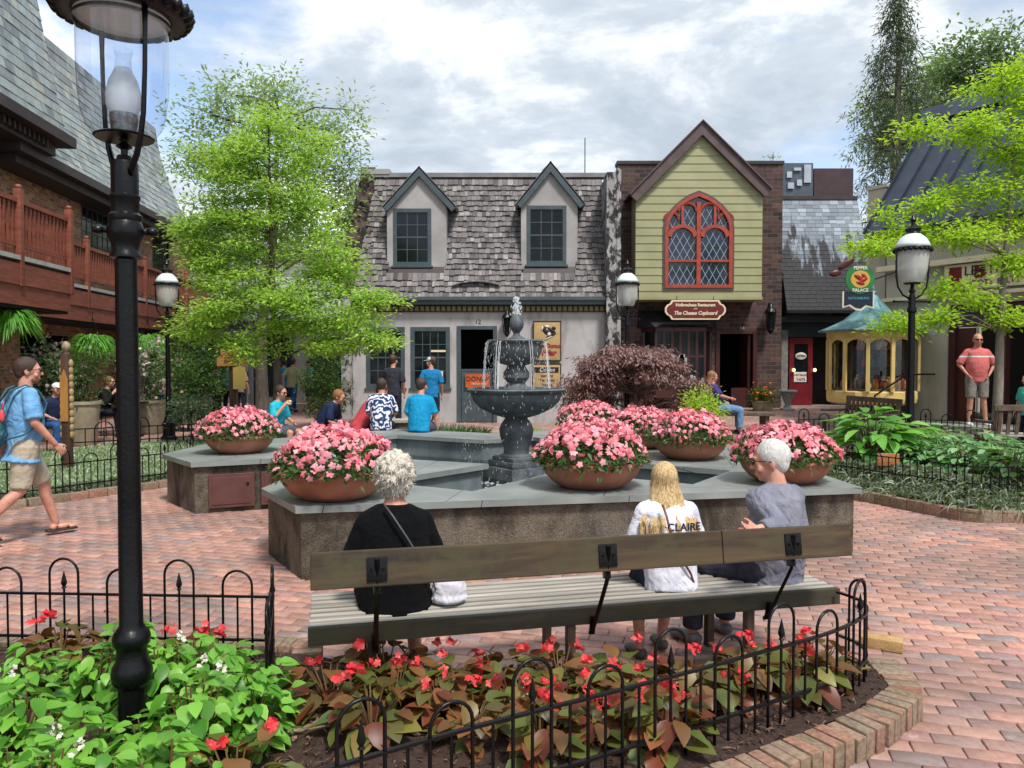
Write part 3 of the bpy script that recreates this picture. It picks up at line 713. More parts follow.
# ================================================================ flower bowls
TERR=mat('terracotta','#87563f','#a87059',rough=.7,nscale=5,bump=.25,bscale=30,detail=6)
BLOSS=leafmat('impatiens_blossom',['#e2687a','#f092a0','#f6b4be','#e87076','#f8c6cd','#ee8896','#f3a3ae','#de5a62'],trans=.25,rough=.5,tcol='#ff9aa8')
PLEAF=leafmat('impatiens_leaf',['#24401f','#35562a','#456a30','#1d351c','#547538'],trans=.2,rough=.45)
def planter(n_b=640):
    rt=empty('flower_bowl'); ph=random.uniform(0,6); lob=lambda th:1+.07*np.sin(2*th+ph)+.05*np.sin(5*th+ph*2)
    MB().lathe([(.23,0),(.27,.012),(.33,.05),(.385,.11),(.41,.16),(.415,.185),(.44,.19),(.447,.205),(.44,.222),(.41,.225),(.395,.2),(.05,.19)],48).build('bowl',TERR,rt,smooth=True)
    n=1500; th=RNG.uniform(0,2*PI,n); u=RNG.random(n)**.5; rr=.47*u; ztop=.22+.28*np.sqrt(np.clip(1-(u*.98)**2,0,1)); z=ztop*(1-.35*RNG.random(n)**2)-.03
    lump=.025*np.sin(th*3+1)*np.sin(u*7); rr=rr*lob(th); C=np.stack([rr*np.cos(th),rr*np.sin(th),z+lump],1)
    out_=unit(np.stack([C[:,0],C[:,1],(C[:,2]-.1)*.9],1)); D=unit(out_*.5+rand_dirs(n)*.8); N=unit(out_+rand_dirs(n)*.5+np.array([0,0,.4]))
    nf=260; th2=RNG.uniform(0,2*PI,nf); C2=np.stack([.45*np.cos(th2),.45*np.sin(th2),RNG.uniform(.2,.3,nf)],1); D2=np.stack([np.cos(th2),np.sin(th2),-np.ones(nf)*.25],1)+rand_dirs(nf)*.5; N2=np.stack([np.cos(th2),np.sin(th2),np.ones(nf)],1)
    link('foliage',leaf_cloud('foliage',PLEAF,np.concatenate([C,C2]),np.concatenate([D,D2]),np.concatenate([N,N2]),RNG.uniform(.045,.08,n+nf),RNG.uniform(.022,.035,n+nf)),rt)
    n=n_b; th=RNG.uniform(0,2*PI,n); u=np.clip(RNG.random(n)**.55,0,1); rr=.49*u; z=.24+.29*np.sqrt(np.clip(1-(u*.985)**2,0,1))+RNG.uniform(-.03,.02,n)-.05*(u>.93)*RNG.random(n)
    rr=rr*lob(th); z=z+.035*np.sin(th*3+ph)*np.sin(u*6)+.02*np.sin(th*7+ph); C=np.stack([rr*np.cos(th),rr*np.sin(th),z],1); out_=unit(np.stack([C[:,0],C[:,1],(C[:,2]-.12)],1)); N=unit(out_+rand_dirs(n)*.45)
    stuff(link('blossoms',leaf_cloud('blossoms',BLOSS,C,rand_dirs(n),N,RNG.uniform(.046,.068,n),.05,shape='blossom'),rt))
    return rt
PA,PB_=planter(),planter()
pots=[(G(335,497,.552),'PA',1.0,'bowl of pink impatiens on the front left pool corner beside the white-haired woman'),
 (G(591,486,.552),'PB',1.0,'bowl of pink impatiens in the middle of the front coping left of the blonde girl'),
 (G(690,458,.552),'PA',.93,'terracotta bowl of pink impatiens behind the blonde girl, between two other bowls'),
 (G(785,481,.552),'PB',.93,'terracotta bowl of pink impatiens on the right end of the coping, behind the grey-haired man'),
 (G(240,452,.552),'PA',.92,'bowl of pink impatiens at far left above the maroon access door'),
 (Vector((1.08,10.55,.552)),'PB',.9,'small-looking far bowl of pink impatiens right of the fountain, below the purple maple'),
 (Vector((1.58,9.3,.552)),'PA',.88,'mostly hidden bowl of pink impatiens second from the back right of the fountain')]
used=set()
for i,(p,k,s,lab) in enumerate(pots):
    src=PA if k=='PA' else PB_
    o=src if k not in used else copy_tree(src); used.add(k); o.location=p; o.rotation_euler=(0,0,i*1.3); o.scale=(s,)*3; tag(o,lab,'flower bowl','bowls of pink flowers round the pool')

# ================================================================ near bed plants
BEG=leafmat('begonia_leaf',['#5a2c1e','#7c4026','#48562a','#67702f','#3c4e28','#8c5230','#527038','#6c2f22','#84803e','#935a3a'],trans=.3,rough=.42,spec=.45,tcol='#b8662c')
BEGF=leafmat('begonia_flower',['#d42a36','#ea4c50','#f06a68','#c02030'],trans=.25,rough=.4,tcol='#ff5a50')
LIME=leafmat('lime_leaf',['#4d8a2a','#69a639','#84c048','#3d7626','#98cd58','#5c9a34'],trans=.38,rough=.4,spec=.45,tcol='#a8d858')
WFL=leafmat('white_flower',['#e9e6d2','#f4f1e4'],trans=.2,rough=.5,tcol='#ffffff')
STEM=mat('plant_stem','#5a3a28','#6d5a34',rough=.6)
def plant(lm,fm,n,h,spread,ll,lw,nfl,cat,droop=.25,fsize=.045):
    rt=empty(cat)
    th=RNG.uniform(0,2*PI,n); u=RNG.random(n); rr=spread*np.sqrt(u)*.8; z=h*(.15+.85*RNG.random(n))*(1-.45*u)
    C=np.stack([rr*np.cos(th),rr*np.sin(th),z],1); D=np.stack([np.cos(th),np.sin(th),RNG.uniform(-.5,.45,n)],1)+rand_dirs(n)*.35; N=np.tile([0,0,1.],(n,1))+rand_dirs(n)*.45
    m=MB()
    for i in range(0,n,2): m.tube([(C[i][0]*.15,C[i][1]*.15,0),(C[i][0]*.6,C[i][1]*.6,C[i][2]*.6),tuple(C[i])],[.005,.004,.003],5)
    m.build('stems',STEM,rt)
    Ls=RNG.uniform(.7,1.1,n)*ll; link('leaves',leaf_cloud('leaves',lm,C,D,N,Ls,Ls*lw,shape='big',droop=droop,fold=.12),rt)
    if nfl:
        for _ in range(nfl):
            a=random.uniform(0,2*PI); r_=random.uniform(.2,.85)*spread; c=np.array([r_*math.cos(a),r_*math.sin(a),h*random.uniform(.8,1.15)]); k=random.randint(4,7)
            CC=c+RNG.normal(size=(k,3))*.014; link('blossom',leaf_cloud('blossom',fm,CC,rand_dirs(k),unit(rand_dirs(k)+np.array([0,-.6,.4])),RNG.uniform(.75,1.15,k)*fsize,.05,shape='blossom'),rt)
    return rt
bproto=[plant(BEG,BEGF,46,.22,.18,.1182,.72,k,'begonia_plant',droop=.35,fsize=.04) for k in (2,2,3)]
lproto=[plant(LIME,WFL,112,.34,.21,.088,.74,k,'lime_leaf_plant',droop=.4,fsize=.022) for k in (0,0,1)]
bpos=[(330,705),(372,730),(395,705),(440,715),(472,735),(512,712),(560,722),(590,740),(628,730),(655,712),(690,705),(722,700),(600,705),(540,752),(798,693),(770,680),(662,745),(498,690),(418,690),(820,672),(560,688),(455,700),(385,680),(575,715),(630,695),(745,690)]
bl=['bronze-leaved begonia with hanging red flowers']
def where(px,py,i):
    return f"{['first','second','third','fourth','fifth','sixth','seventh','eighth','ninth','tenth','eleventh','twelfth','thirteenth','fourteenth','fifteenth','sixteenth','seventeenth','eighteenth','nineteenth','twentieth','twenty-first','twenty-second','twenty-third','twenty-fourth','twenty-fifth','twenty-sixth','twenty-seventh','twenty-eighth','twenty-ninth','thirtieth','thirty-first'][i]}"
order=sorted(range(len(bpos)),key=lambda i:bpos[i][0]); usedp=set()
for rank,i in enumerate(order):
    px,py=bpos[i]; p=G(px,py,.1); k=i%3; o=bproto[k] if k not in usedp else copy_tree(bproto[k]); usedp.add(k)
    o.location=p; s=random.uniform(.8,1.1); o.scale=(s,s,s*random.uniform(.85,1.1)); o.rotation_euler=(0,0,random.uniform(0,6.3))
    tag(o,f'red-flowered bronze begonia behind the curved fence, {where(px,py,rank)} from the left of its row','begonia','begonias in the mulch behind the bench')
for j,(px,py,s) in enumerate(((235,800,1.05),(60,665,1.0),(196,672,1.0))):
    o=copy_tree(bproto[j]); o.location=G(px,py,.1); o.scale=(s,s,s*.95); tag(o,('large copper-leaved begonia among the lime plants at the bottom edge','red-flowered begonia behind the lime plants, left of the near lamp post','coppery begonia behind the lime plants, right of the near lamp post')[j],'begonia','begonias in the mulch behind the bench')
lpos=[(30,700),(95,705),(160,715),(220,712),(262,722),(20,760),(78,790),(150,790),(195,760),(250,745),(15,820),(110,830),(165,835),(-30,740),(225,735),(130,690),(190,700),(45,850)]
order=sorted(range(len(lpos)),key=lambda i:lpos[i][0]); usedp=set()
for rank,i in enumerate(order):
    px,py=lpos[i]; p=G(px,py,.1); k=i%3; o=lproto[k] if k not in usedp else copy_tree(lproto[k]); usedp.add(k)
    o.location=p; s=random.uniform(.75,1.0); o.scale=(s,s,s); o.rotation_euler=(0,0,random.uniform(0,6.3))
    tag(o,f'bushy lime-green bedding plant round the near lamp post, {where(px,py,rank)} counted from the left','bedding plant','lime-green plants at bottom left')
# ================================================================ buildings
SHAKE=islandmat('wood_shake',['#4f4b4c','#686364','#7e7a7a','#585353','#918d8c','#3f3b3b','#736e6d','#625d5d'],rough=.8,bump=.7,bscale=(55,12,12),nz=.5)
SLATE=islandmat('roof_slate',['#70797b','#858f8d','#5c6468','#969e9a','#7d7f78','#8c9796','#697074','#9d9d92'],rough=.5,bump=.35,bscale=(9,9,9),nz=.35)
DSLATE=islandmat('weathered_slate',['#5d6875','#76828e','#4d5764','#8892a0','#69727c'],rough=.4,bump=.3,bscale=(9,9,9),nz=.4)
STUC=mat('grey_stucco','#908d8c','#aaa7a6',rough=.9,nscale=1.6,bump=.5,bscale=90,detail=8)
def stained(name,c1,c2,st,thr=(.52,.7),vs=.25,sc=1.6,amt=.8):
    t=NT(name); v=t.coord('Object'); a=t.noise(v,1.3,7,.6); r=t.ramp(a,'Fac',[(.3,c1),(.7,c2)]); s=t.coord('Object',(1,1,vs)); b=t.noise(s,sc,6,.68,.4)
    rb=t.ramp(b,'Fac',[(thr[0],0.0),(thr[1],amt)]); m=t.mix((rb,'Color'),(r,'Color'),st); t.l(m,2,t.b,'Base Color'); t.set(Roughness=.9); n=t.noise(v,80,4); t.bump(n,'Fac',.4,.008); return t.mat
MOSSW=stained('stained_render','#8f8c8b','#a8a6a6','#151417',(.46,.53),.6,5,.95)
MOSSL=stained('mossy_verge','#4a3a36','#5d4c45','#120f10',(.42,.55),.7,5,.95)
TEAL=mat('grey_green_paint','#39464a','#46545a',rough=.5,nscale=5)
BRK=brickmat('brown_brick',['#2f2426','#46332f','#553b33','#3b2b29','#644941','#241c1f','#51443c'],'#5c524e',bw=.3,bh=.12,ms=.016,bump=.6)
BRKL=brickmat('tan_brick',['#7d5038','#9c6a4c','#ab7c5a','#8a5c42','#b98e6a','#6b4534'],'#9a8c7c',bw=.22,bh=.085,ms=.014,bump=.5)
BRKD=brickmat('dark_old_brick',['#2c2222','#3f2c2a','#4a3331','#332729'],'#3c3433',bw=.3,bh=.12,ms=.014,bump=.5)
def siding():
    t=NT('green_siding'); v=t.coord('Object'); a=t.noise(v,1.5,5,.6); r=t.ramp(a,'Fac',[(.3,'#8d8d66'),(.7,'#9d9d76')]); t.l(r,'Color',t.b,'Base Color'); t.set(Roughness=.65); n=t.noise(v,30,4); t.bump(n,'Fac',.15,.004); return t.mat
SIDE=siding()
OXR=mat('oxide_red_wood','#8e3523','#a8452f',rough=.5,nscale=6,bump=.15,bscale=30)
REDW=mat('red_stained_cedar','#6a3426','#864a34',rough=.6,nscale=3,stretch=(1,1,6),bump=.2,bscale=20)
BROWNT=mat('brown_trim','#2b2122','#3d302e',rough=.6,nscale=4)
GABT=mat('gable_trim','#4a393a','#5c4a49',rough=.6,nscale=4)
OCH=mat('ochre_dentil','#7d6c48','#8f7d54',rough=.7,nscale=9)
def shingles(mb,L,H,slope_to,w,h,jit=.012,th=.014,mask=None,edge=None,w_var=.35):
    """mb: builder. slope_to(s,t)->(point,normal) maps facade x (m) and slope distance (m)."""
    rows=int(H/h)
    for j in range(rows):
        t0=j*h; x=-random.random()*w
        while x<L:
            ww=w*random.uniform(1-w_var,1+w_var); xa=max(0,x)+.003; xb=min(L,x+ww)-.003
            if xb-xa>.03 and (mask is None or mask((xa+xb)/2,t0+h/2)):
                d0=-random.uniform(0,jit); tt=t0+d0
                a,n=slope_to(xa,tt); b,_=slope_to(xb,tt); c,n2=slope_to(xb,min(H,t0+h*1.35)); d,_=slope_to(xa,min(H,t0+h*1.35))
                o1=n*(th*random.uniform(1.3,2.3)); o0=n*.003; e2=n2*.004
                mb.add([a+o0,b+o0,b+o1,a+o1,c+e2,d+e2],[(0,1,2,3),(3,2,4,5),(0,3,5),(1,4,2)])
            x+=ww
def planar(p0,ux,v):   # p0 origin, ux unit along, v unit up slope
    p0,ux,v=Vector(p0),Vector(ux),Vector(v); n=ux.cross(v).normalized()
    if n.z<0: n=-n
    return lambda s,t:(p0+ux*s+v*t,n)
def window(parent,x0,x1,z0,z1,y,cols=2,rows=3,fm=TEAL,pm=PANE,fw=.07,dep=.09,bar=.022,sash=True,sill=True,name='window',label=None,extra=None):
    """facade faces -Y; y = wall face. local coords"""
    m=MB(); yo=y-.03; yi=y+.03
    m.bb(x0,x0+fw,yo,yi,z0,z1); m.bb(x1-fw,x1,yo,yi,z0,z1); m.bb(x0+fw,x1-fw,yo,yi,z1-fw,z1); m.bb(x0+fw,x1-fw,yo,yi,z0,z0+fw)
    W=(x1-x0-2*fw); H=(z1-z0-2*fw)
    if sash: m.bb(x0+fw,x1-fw,y-.012,y+.02,z0+fw+H/2-.02,z0+fw+H/2+.02)
    for i in range(1,cols): m.bb(x0+fw+W*i/cols-bar/2,x0+fw+W*i/cols+bar/2,y-.006,y+.015,z0+fw,z1-fw)
    for j in range(1,rows):
        zc=z0+fw+H*j/rows
        if not(sash and abs(zc-(z0+fw+H/2))<.03): m.bb(x0+fw,x1-fw,y-.005,y+.014,zc-bar/2,zc+bar/2)
    w=m.build(name,fm,parent,label=label)
    p=MB(); p.bb(x0+fw-.01,x1-fw+.01,y+.006,y+.012,z0+fw-.01,z1-fw+.01); p.build('pane',pm,w)
    if sill: s=MB(); s.bb(x0-.04,x1+.04,y-.07,y+.02,z0-.05,z0); s.build('sill',fm,w)
    return w
def wall_with_holes(x0,x1,z0,z1,y0,y1,holes):
    """box wall y0..y1 minus rectangular holes (xa,xb,za,zb)"""
    m=MB(); xs=sorted({x0,x1,*[h[0] for h in holes],*[h[1] for h in holes]}); zs=sorted({z0,z1,*[h[2] for h in holes],*[h[3] for h in holes]})
    for a,b in zip(xs,xs[1:]):
        run=None
        for c,d in list(zip(zs,zs[1:]))+[(None,None)]:
            solid = c is not None and not any(h[0]<=a+1e-6 and b-1e-6<=h[1] and h[2]<=c+1e-6 and d-1e-6<=h[3] for h in holes)
            if solid: run=(run[0],d) if run else (c,d)
            elif run: m.bb(a,b,y0,y1,*run); run=None
    return m
def lettering(parent,body,size,m_,x,y,z,**k): return text_mesh('lettering',body,size,m_,parent,(x,y,z),**k)
BLACKP=mat('black_paint','#111113',rough=.5); CREAM=mat('cream_paint','#d9c9a6','#e3d6b8',rough=.5,nscale=5); SIGNM=mat('sign_maroon','#5a1a1b','#6c2322',rough=.45,nscale=5); MAROON=mat('maroon_paint','#35191a','#4a2220',rough=.45,nscale=5)

# ---- grey stucco shop, frontal at y=20
D1=20.0
xl,xr=X(352,D1),X(606,D1); zE=Z(300,D1); sb=1.25
GB=empty('stucco_shop',((xl+xr)/2,D1,0),0,'grey stucco shop with steep wood-shake roof, two dormers and a half-open door','building')
gx,gy=GB.location.x,D1
def lx(px,d=D1): return X(px,d)-gx
wins=[(lx(366),lx(405),Z(388,D1),Z(327,D1)),(lx(410.5),lx(450),Z(388,D1),Z(327,D1))]
door=(lx(457),lx(497),0,Z(326,D1))
m=wall_with_holes(lx(350),lx(611),0,zE-.02,0,.3,[(w_[0],w_[1],w_[2],w_[3]) for w_ in wins]+[door])
m.build('wall',stained('grey_stucco_wall','#9f9d9d','#b6b4b4','#4a4849',(.5,.75),.3,2.2,.7),GB)
for w_ in wins: window(GB,*w_,.02,cols=4,rows=4,fw=.11,bar=.02)
# interior dark + door
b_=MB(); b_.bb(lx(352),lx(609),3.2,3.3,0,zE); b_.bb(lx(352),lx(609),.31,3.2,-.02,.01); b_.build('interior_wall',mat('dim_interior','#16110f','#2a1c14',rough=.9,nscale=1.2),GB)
m=MB(); x0,x1,_,z1=door; m.bb(x0,x0+.1,-.03,.12,0,z1); m.bb(x1-.1,x1,-.03,.12,0,z1); m.bb(x0+.1,x1-.1,-.03,.12,z1-.09,z1); df=m.build('door',TEAL,GB)
m=MB(); m.bb(x0+.11,x1-.11,.04,.09,.02,Z(371,D1)); m.bb(x0+.1,x1-.1,.03,.1,Z(371,D1),Z(369,D1)); m.build('door_leaf',TEAL,df)
SGN=mat('orange_sign','#a5481d','#c0602b',rough=.5,nscale=7)
m=MB(); m.bb(lx(465.5),lx(490),-.035,.02,Z(387.5,D1),Z(374,D1)); sg=m.build('door_sign',SGN,df); lettering(sg,'DONUTS',.17,MAROON,lx(479.5),-.042,Z(379,D1),ext=.003); lettering(sg,'FRESH HOT',.08,CREAM,lx(479.5),-.042,Z(384,D1),ext=.003)
# items inside window
m=MB(); m.bb(lx(439),lx(443),.004,-.002,Z(378,D1),Z(371,D1)); m.bb(lx(431),lx(447),-.002,.004,Z(352,D1),Z(350,D1)); m.build('window_notice',CREAM,GB)
# house number
lettering(GB,'12',.17,BLACKP,lx(478),-.006,Z(322,D1),ext=.004)
# fascia, dentils, gutter
m=MB(); m.bb(lx(354),lx(607),-.12,.02,Z(322-.0,D1)+.28,Z(322,D1)+.34); 
m=MB(); m.bb(lx(356),lx(606),-.05,-.002,Z(312,D1),Z(305,D1)); m.build('dentil_board',BLACKP,GB)
m=MB(); nD=47
for i in range(nD):
    a=lx(358)+(lx(605)-lx(358))*i/nD; m.bb(a,a+.085,-.09,-.052,Z(311,D1),Z(306.5,D1))
m.build('dentils',OCH,GB)
m=MB(); m.bb(lx(352),lx(607),-.24,.0,Z(305,D1),Z(300,D1)); m.bb(lx(351),lx(607.5),-.3,-.18,Z(301,D1)+.002,Z(297.5,D1)); m.build('gutter',TEAL,GB)
# roof
zR=Z(177,D1+sb); zE0=Z(298,D1); rise=zR-zE0; SL=math.hypot(rise,sb+.2); vv=Vector((0,(sb+.2)/SL,rise/SL))
def l2(px,d): return X(px,d)-gx
p0=Vector((lx(353),-.2,zE0)); ux=Vector((1,0,0)); LR=lx(607)-lx(353); slantTop=l2(377,D1+sb)-p0.x
f=planar(p0,ux,vv)
m=MB(); m.add([(p0.x,-.2,zE0-.02),(p0.x+LR,-.2,zE0-.02),(p0.x+LR,sb,zR-.02),(p0.x+slantTop,sb,zR-.02),(p0.x,1.0,zE0-.02),(p0.x+LR,1.0,zE0-.02),(p0.x+LR,5,zR-.02),(p0.x+slantTop,5,zR-.02)],[(0,1,2,3),(3,2,6,7),(0,3,7,4),(1,5,6,2)])
m.build('roof_deck',BROWNT,GB)
dorm=[]
for (c,a,wx0,wx1,wz0,wz1,ax,az,ex0,ex1,ez) in ((388,447,394,432,266,209,415,168,384,457,208),(521,577,526.5,566,265,206,547,163,516,584,205)):
    dd=D1+.22; dorm.append(dict(x0=l2(c,dd),x1=l2(a,dd),wx0=l2(wx0,dd),wx1=l2(wx1,dd),wz0=Z(wz0,dd),wz1=Z(wz1,dd),ax=l2((c+a)/2,dd) if 0 else l2((ex0+ex1)/2-2,dd),az=Z(az,dd),ex0=l2(ex0,dd),ex1=l2(ex1,dd),ez=Z(ez,dd),zb=Z(274,dd),px=(c,a)))
def mk(s,t):
    x=p0.x+s; 
    if s<slantTop*t/SL: return False
    q,_=f(s,t)
    for d_ in dorm:
        if d_['x0']+.03<x<d_['x1']-.03+0.0 and q.z>d_['zb'] and q.z<d_['ez']+.3: return False
    return True
m=MB(); shingles(m,LR,SL,f,.12,.165,jit=.045,th=.028,mask=mk); m.build('shake_roof',SHAKE,GB)
# gentle brow strip over the door
m=MB(); xs_=[lx(453)+i*(lx(500)-lx(453))/12 for i in range(13)]
for a,b in zip(xs_,xs_[1:]):
    za=Z(285,D1)+.1*math.sin(PI*(a-xs_[0])/(xs_[-1]-xs_[0])); zb_=Z(285,D1)+.1*math.sin(PI*(b-xs_[0])/(xs_[-1]-xs_[0])); m.add([(a,-.2,za),(b,-.2,zb_),(b,.1,zb_+.06),(a,.1,za+.06),(a,-.2,za-.03),(b,-.2,zb_-.03)],[(0,1,2,3),(4,5,1,0)])
m.build('brow_flashing',SHAKE,GB)
m=MB(); m.bb(l2(376,D1+sb),l2(607,D1+sb),sb-.08,sb+.25,zR-.02,zR+.1); m.build('ridge_cap',mat('ridge_grey','#6c6a6c','#88868a',rough=.6,nscale=3),GB)
# left verge & right party wall
q0=Vector((lx(350),-.25,zE0-.05)); q1=Vector((l2(374,D1+sb),sb,zR+.05))
m=MB(); dv=Vector((.27,0,0)); yv=Vector((0,.5,0)); up=Vector((-.05,0,.22))
m.add([q0-dv,q0+dv*.4,q0+dv*.4+up,q0-dv+up,q1-dv*.9,q1+dv*.4,q1+dv*.4+up,q1-dv*.9+up,q0-dv+yv*2,q0+dv*.4+yv*2,q1-dv+yv*2,q1+dv*.4+yv*2],[(0,1,2,3),(3,2,6,7),(1,5,6,2),(0,3,7,4),(7,6,11,10),(0,4,10,8)])
m.build('roof_verge',MOSSL,GB)
m=MB(); m.bb(lx(344),lx(353),-.32,.6,0,zE0+.02); m.build('corner_pier',MOSSW,GB)
m=MB(); m.bb(l2(375,D1+sb)-.35,l2(375,D1+sb)+.45,sb-.1,sb+.4,zR+.06,zR+.2); m.build('verge_cap',STUC,GB)
m=MB(); m.bb(lx(604.5),lx(614.5),-.36,.1,0,Z(172,D1-.36)); m.bb(lx(605),lx(614),.1,sb+1.5,0,Z(172,D1-.36)-.02); m.bb(lx(614.5),lx(618.5),-.38,.2,0,Z(168,D1-.38)); m.build('party_wall',MOSSW,GB)
# dormers
for k,d_ in enumerate(dorm):
    y=.22-.06; dw=MB(); xm=d_['ax']; x0,x1=d_['x0'],d_['x1']; zb_=d_['zb']; ez=d_['ez']; az=d_['az']
    xm=(d_['ex0']+d_['ex1'])/2
    dw=wall_with_holes(x0,x1,zb_-.15,ez+.0,y,y+.14,[(d_['wx0'],d_['wx1'],d_['wz0'],d_['wz1'])])
    dw.slab([(x0,ez),(x1,ez),(xm,az-.08)],y,y+.14)
    for xa,xb in ((x0,x0+.1),(x1-.1,x1)): dw.bb(xa,xb,y+.14,y+1.3,zb_-.1,ez+.002)
    dr=dw.build('dormer',STUC,GB)
    m=MB(); m.bb(d_['wx0'],d_['wx1'],y+.2,y+.22,d_['wz0'],d_['wz1']); m.build('backing',DARK,dr)
    window(dr,d_['wx0'],d_['wx1'],d_['wz0'],d_['wz1'],y+.02,cols=3,rows=4,fw=.1,bar=.02,name='dormer_window')
    m=MB()
    for s in (-1,1):
        e=d_['ex0'] if s<0 else d_['ex1']; a=Vector((xm,0,az)); b=Vector((e,0,ez)); n=Vector((-(b-a).z,0,(b-a).x)).normalized(); n=n if n.z>0 else -n
        pts=[a,b,b-n*.17,Vector((xm,0,az-.17/abs(n.z)))]; m.slab([(p.x,p.z) for p in pts],y-.12,y-.01)
    m.build('bargeboard',TEAL,dr)
    m=MB()
    for s in (-1,1):
        e=d_['ex0'] if s<0 else d_['ex1']; a=Vector((xm,0,az)); b=Vector((e,0,ez)); L_=(b-a).length; uu=(b-a).normalized()
        fn=planar((xm,y-.1,az+.02),(0,1,0),tuple(uu)); fn2=(lambda q0,u_: (lambda s_,t_:(q0+Vector((0,1,0))*s_+u_*t_, Vector((-u_.z*(1 if u_.x>0 else -1)*-1*0+ (u_.z*-1 if u_.x>0 else u_.z)*1,0,abs(u_.x))).normalized())))(Vector((xm,y-.12,az+.015)),uu)
        nrm=Vector((-uu.z,0,uu.x)); nrm=nrm if nrm.z>0 else -nrm
        q0_=Vector((xm,y-.12,az+.01))
        m.add([q0_,q0_+uu*L_,q0_+uu*L_+Vector((0,1.5,0)),q0_+Vector((0,1.5,0)),q0_-nrm*.04,q0_+uu*L_-nrm*.04,q0_+uu*L_+Vector((0,1.5,0))-nrm*.04,q0_+Vector((0,1.5,0))-nrm*.04],[(0,1,2,3),(7,6,5,4),(0,4,5,1),(1,5,6,2)])
        b_=Vector((xm,y-.12,az)); fm_=lambda s_,t_,b_=b_,uu=uu,nrm=nrm,L_=L_:(b_+Vector((0,1,0))*s_+uu*(L_-t_),nrm)
        shingles(m,1.4,L_-.02,fm_,.16,.16,th=.012)
    m.build('dormer_roof',SHAKE,dr)
# antenna
m=MB(); a=Vector((l2(585,22),2.2,zR)); m.tube([a,a+Vector((0,0,1.35))],.015,5); m.tube([a+Vector((-.35,0,.25)),a+Vector((.5,0,.25))],.01,4); o=m.build('antenna',IRON,None); o.location=(gx,gy,0); tag(o,'thin antenna mast standing on the ridge of the grey stucco shop','antenna')
# wall signs of shop
TAN=mat('tan_sign_board','#a4885a','#b79a6a',rough=.6,nscale=4)
def wallsign(name,label,x0,x1,z0,z1,y,mm,edge=None):
    r=empty(name,((x0+x1)/2+gx,gy+y,(z0+z1)/2),0,label,'sign'); w_,h_=x1-x0,z1-z0
    MB().bevbox((0,0,0),(w_,.05,h_),.02).build('sign_board',mm,r,smooth=True)
    if edge:
        m=MB(); b=.025
        m.bb(-w_/2,w_/2,-.035,-.02,h_/2-b,h_/2); m.bb(-w_/2,w_/2,-.035,-.02,-h_/2,-h_/2+b); m.bb(-w_/2,-w_/2+b,-.035,-.02,-h_/2+b,h_/2-b); m.bb(w_/2-b,w_/2,-.035,-.02,-h_/2+b,h_/2-b); m.build('sign_border',edge,r)
    return r,w_,h_
CRIM=mat('crimson_paint','#7e1420','#93202c',rough=.5,nscale=6); WHP=mat('white_paint','#c9c4b8','#dbd7cc',rough=.5,nscale=6)
r,w_,h_=wallsign('shop_sign','tall tan sign with dark bird-like emblem and crimson lettering on the grey stucco wall',lx(533),lx(561),Z(361,D1),Z(321,D1),-.06,TAN,BLACKP)
m=MB(); 
for (a,b,c,d_,an) in ((.02,.22,.13,.07,20),(.12,.27,.12,.05,35),(-.08,.3,.05,.09,-10),(.1,.14,.16,.035,-25),(.17,.33,.06,.05,0)): m.ell((a,-.03,b),(c,.012,d_),rot('Y',R(an)),2)
m.build('emblem',BLACKP,r,smooth='all'); m=MB()
for (a,b,c,d_,an) in ((.05,.18,.05,.05,0),(.0,.38,.07,.03,10),(-.13,.33,.025,.06,15),(.03,.08,.12,.015,-25)): m.ell((a,-.036,b),(c,.012,d_),rot('Y',R(an)),2)
m.build('emblem_highlight',WHP,r,smooth='all')
lettering(r,'The Donut',.15,CRIM,.02,-.033,-.13,shear=.2,offset=.006); lettering(r,'Friar',.2,CRIM,.04,-.033,-.31,shear=.2,offset=.008)
r,w_,h_=wallsign('shop_sign','lower tan sign lettered COFFEE under the tall crimson-lettered one, behind the fountain',lx(533),lx(561),Z(392,D1),Z(363.5,D1),-.06,TAN,BLACKP)
m=MB(); m.bb(-.33,.3,-.034,-.025,.14,.28); m.build('band',BLACKP,r); lettering(r,'Coffee',.15,WHP,0,-.038,.21,shear=.2)
for i,t_ in enumerate(('Espresso','Tea  Bread','Pastries')): lettering(r,t_,.09,BLACKP,0,-.033,.06-.12*i)
# wall lantern
def wall_lantern(loc,lab,s=1.0):
    r=empty('wall_lantern',loc,0,lab,'wall lantern'); m=MB(); m.lathe([(.02,-.3),(.08,-.22),(.07,-.18),(.02,-.17)],8); m.lathe([(.03,.18),(.14,.2),(.12,.26),(.05,.32),(.02,.42)],8)
    for a in range(6): t_=a*PI/3; m.tube([(.08*math.cos(t_),.08*math.sin(t_),-.2),(.12*math.cos(t_),.12*math.sin(t_),.2)],.01,4)
    m.tube([(0,0,.34),(0,.12,.42),(0,.22,.3)],.014,5); m.build('frame',IRON,r,smooth=True); MB().lathe([(.065,-.18),(.1,.19)],8).build('glass',PANE,r); r.scale=(s,)*3; return r
wall_lantern((X(507,D1-.2),D1-.22,Z(326,D1)),'black wall lantern on the stucco wall just left of the fountain top')
wall_lantern((X(769,21.3),21.2,Z(321,21.2)),'black wall lantern on the brown brick pier right of the green gable',1.2)

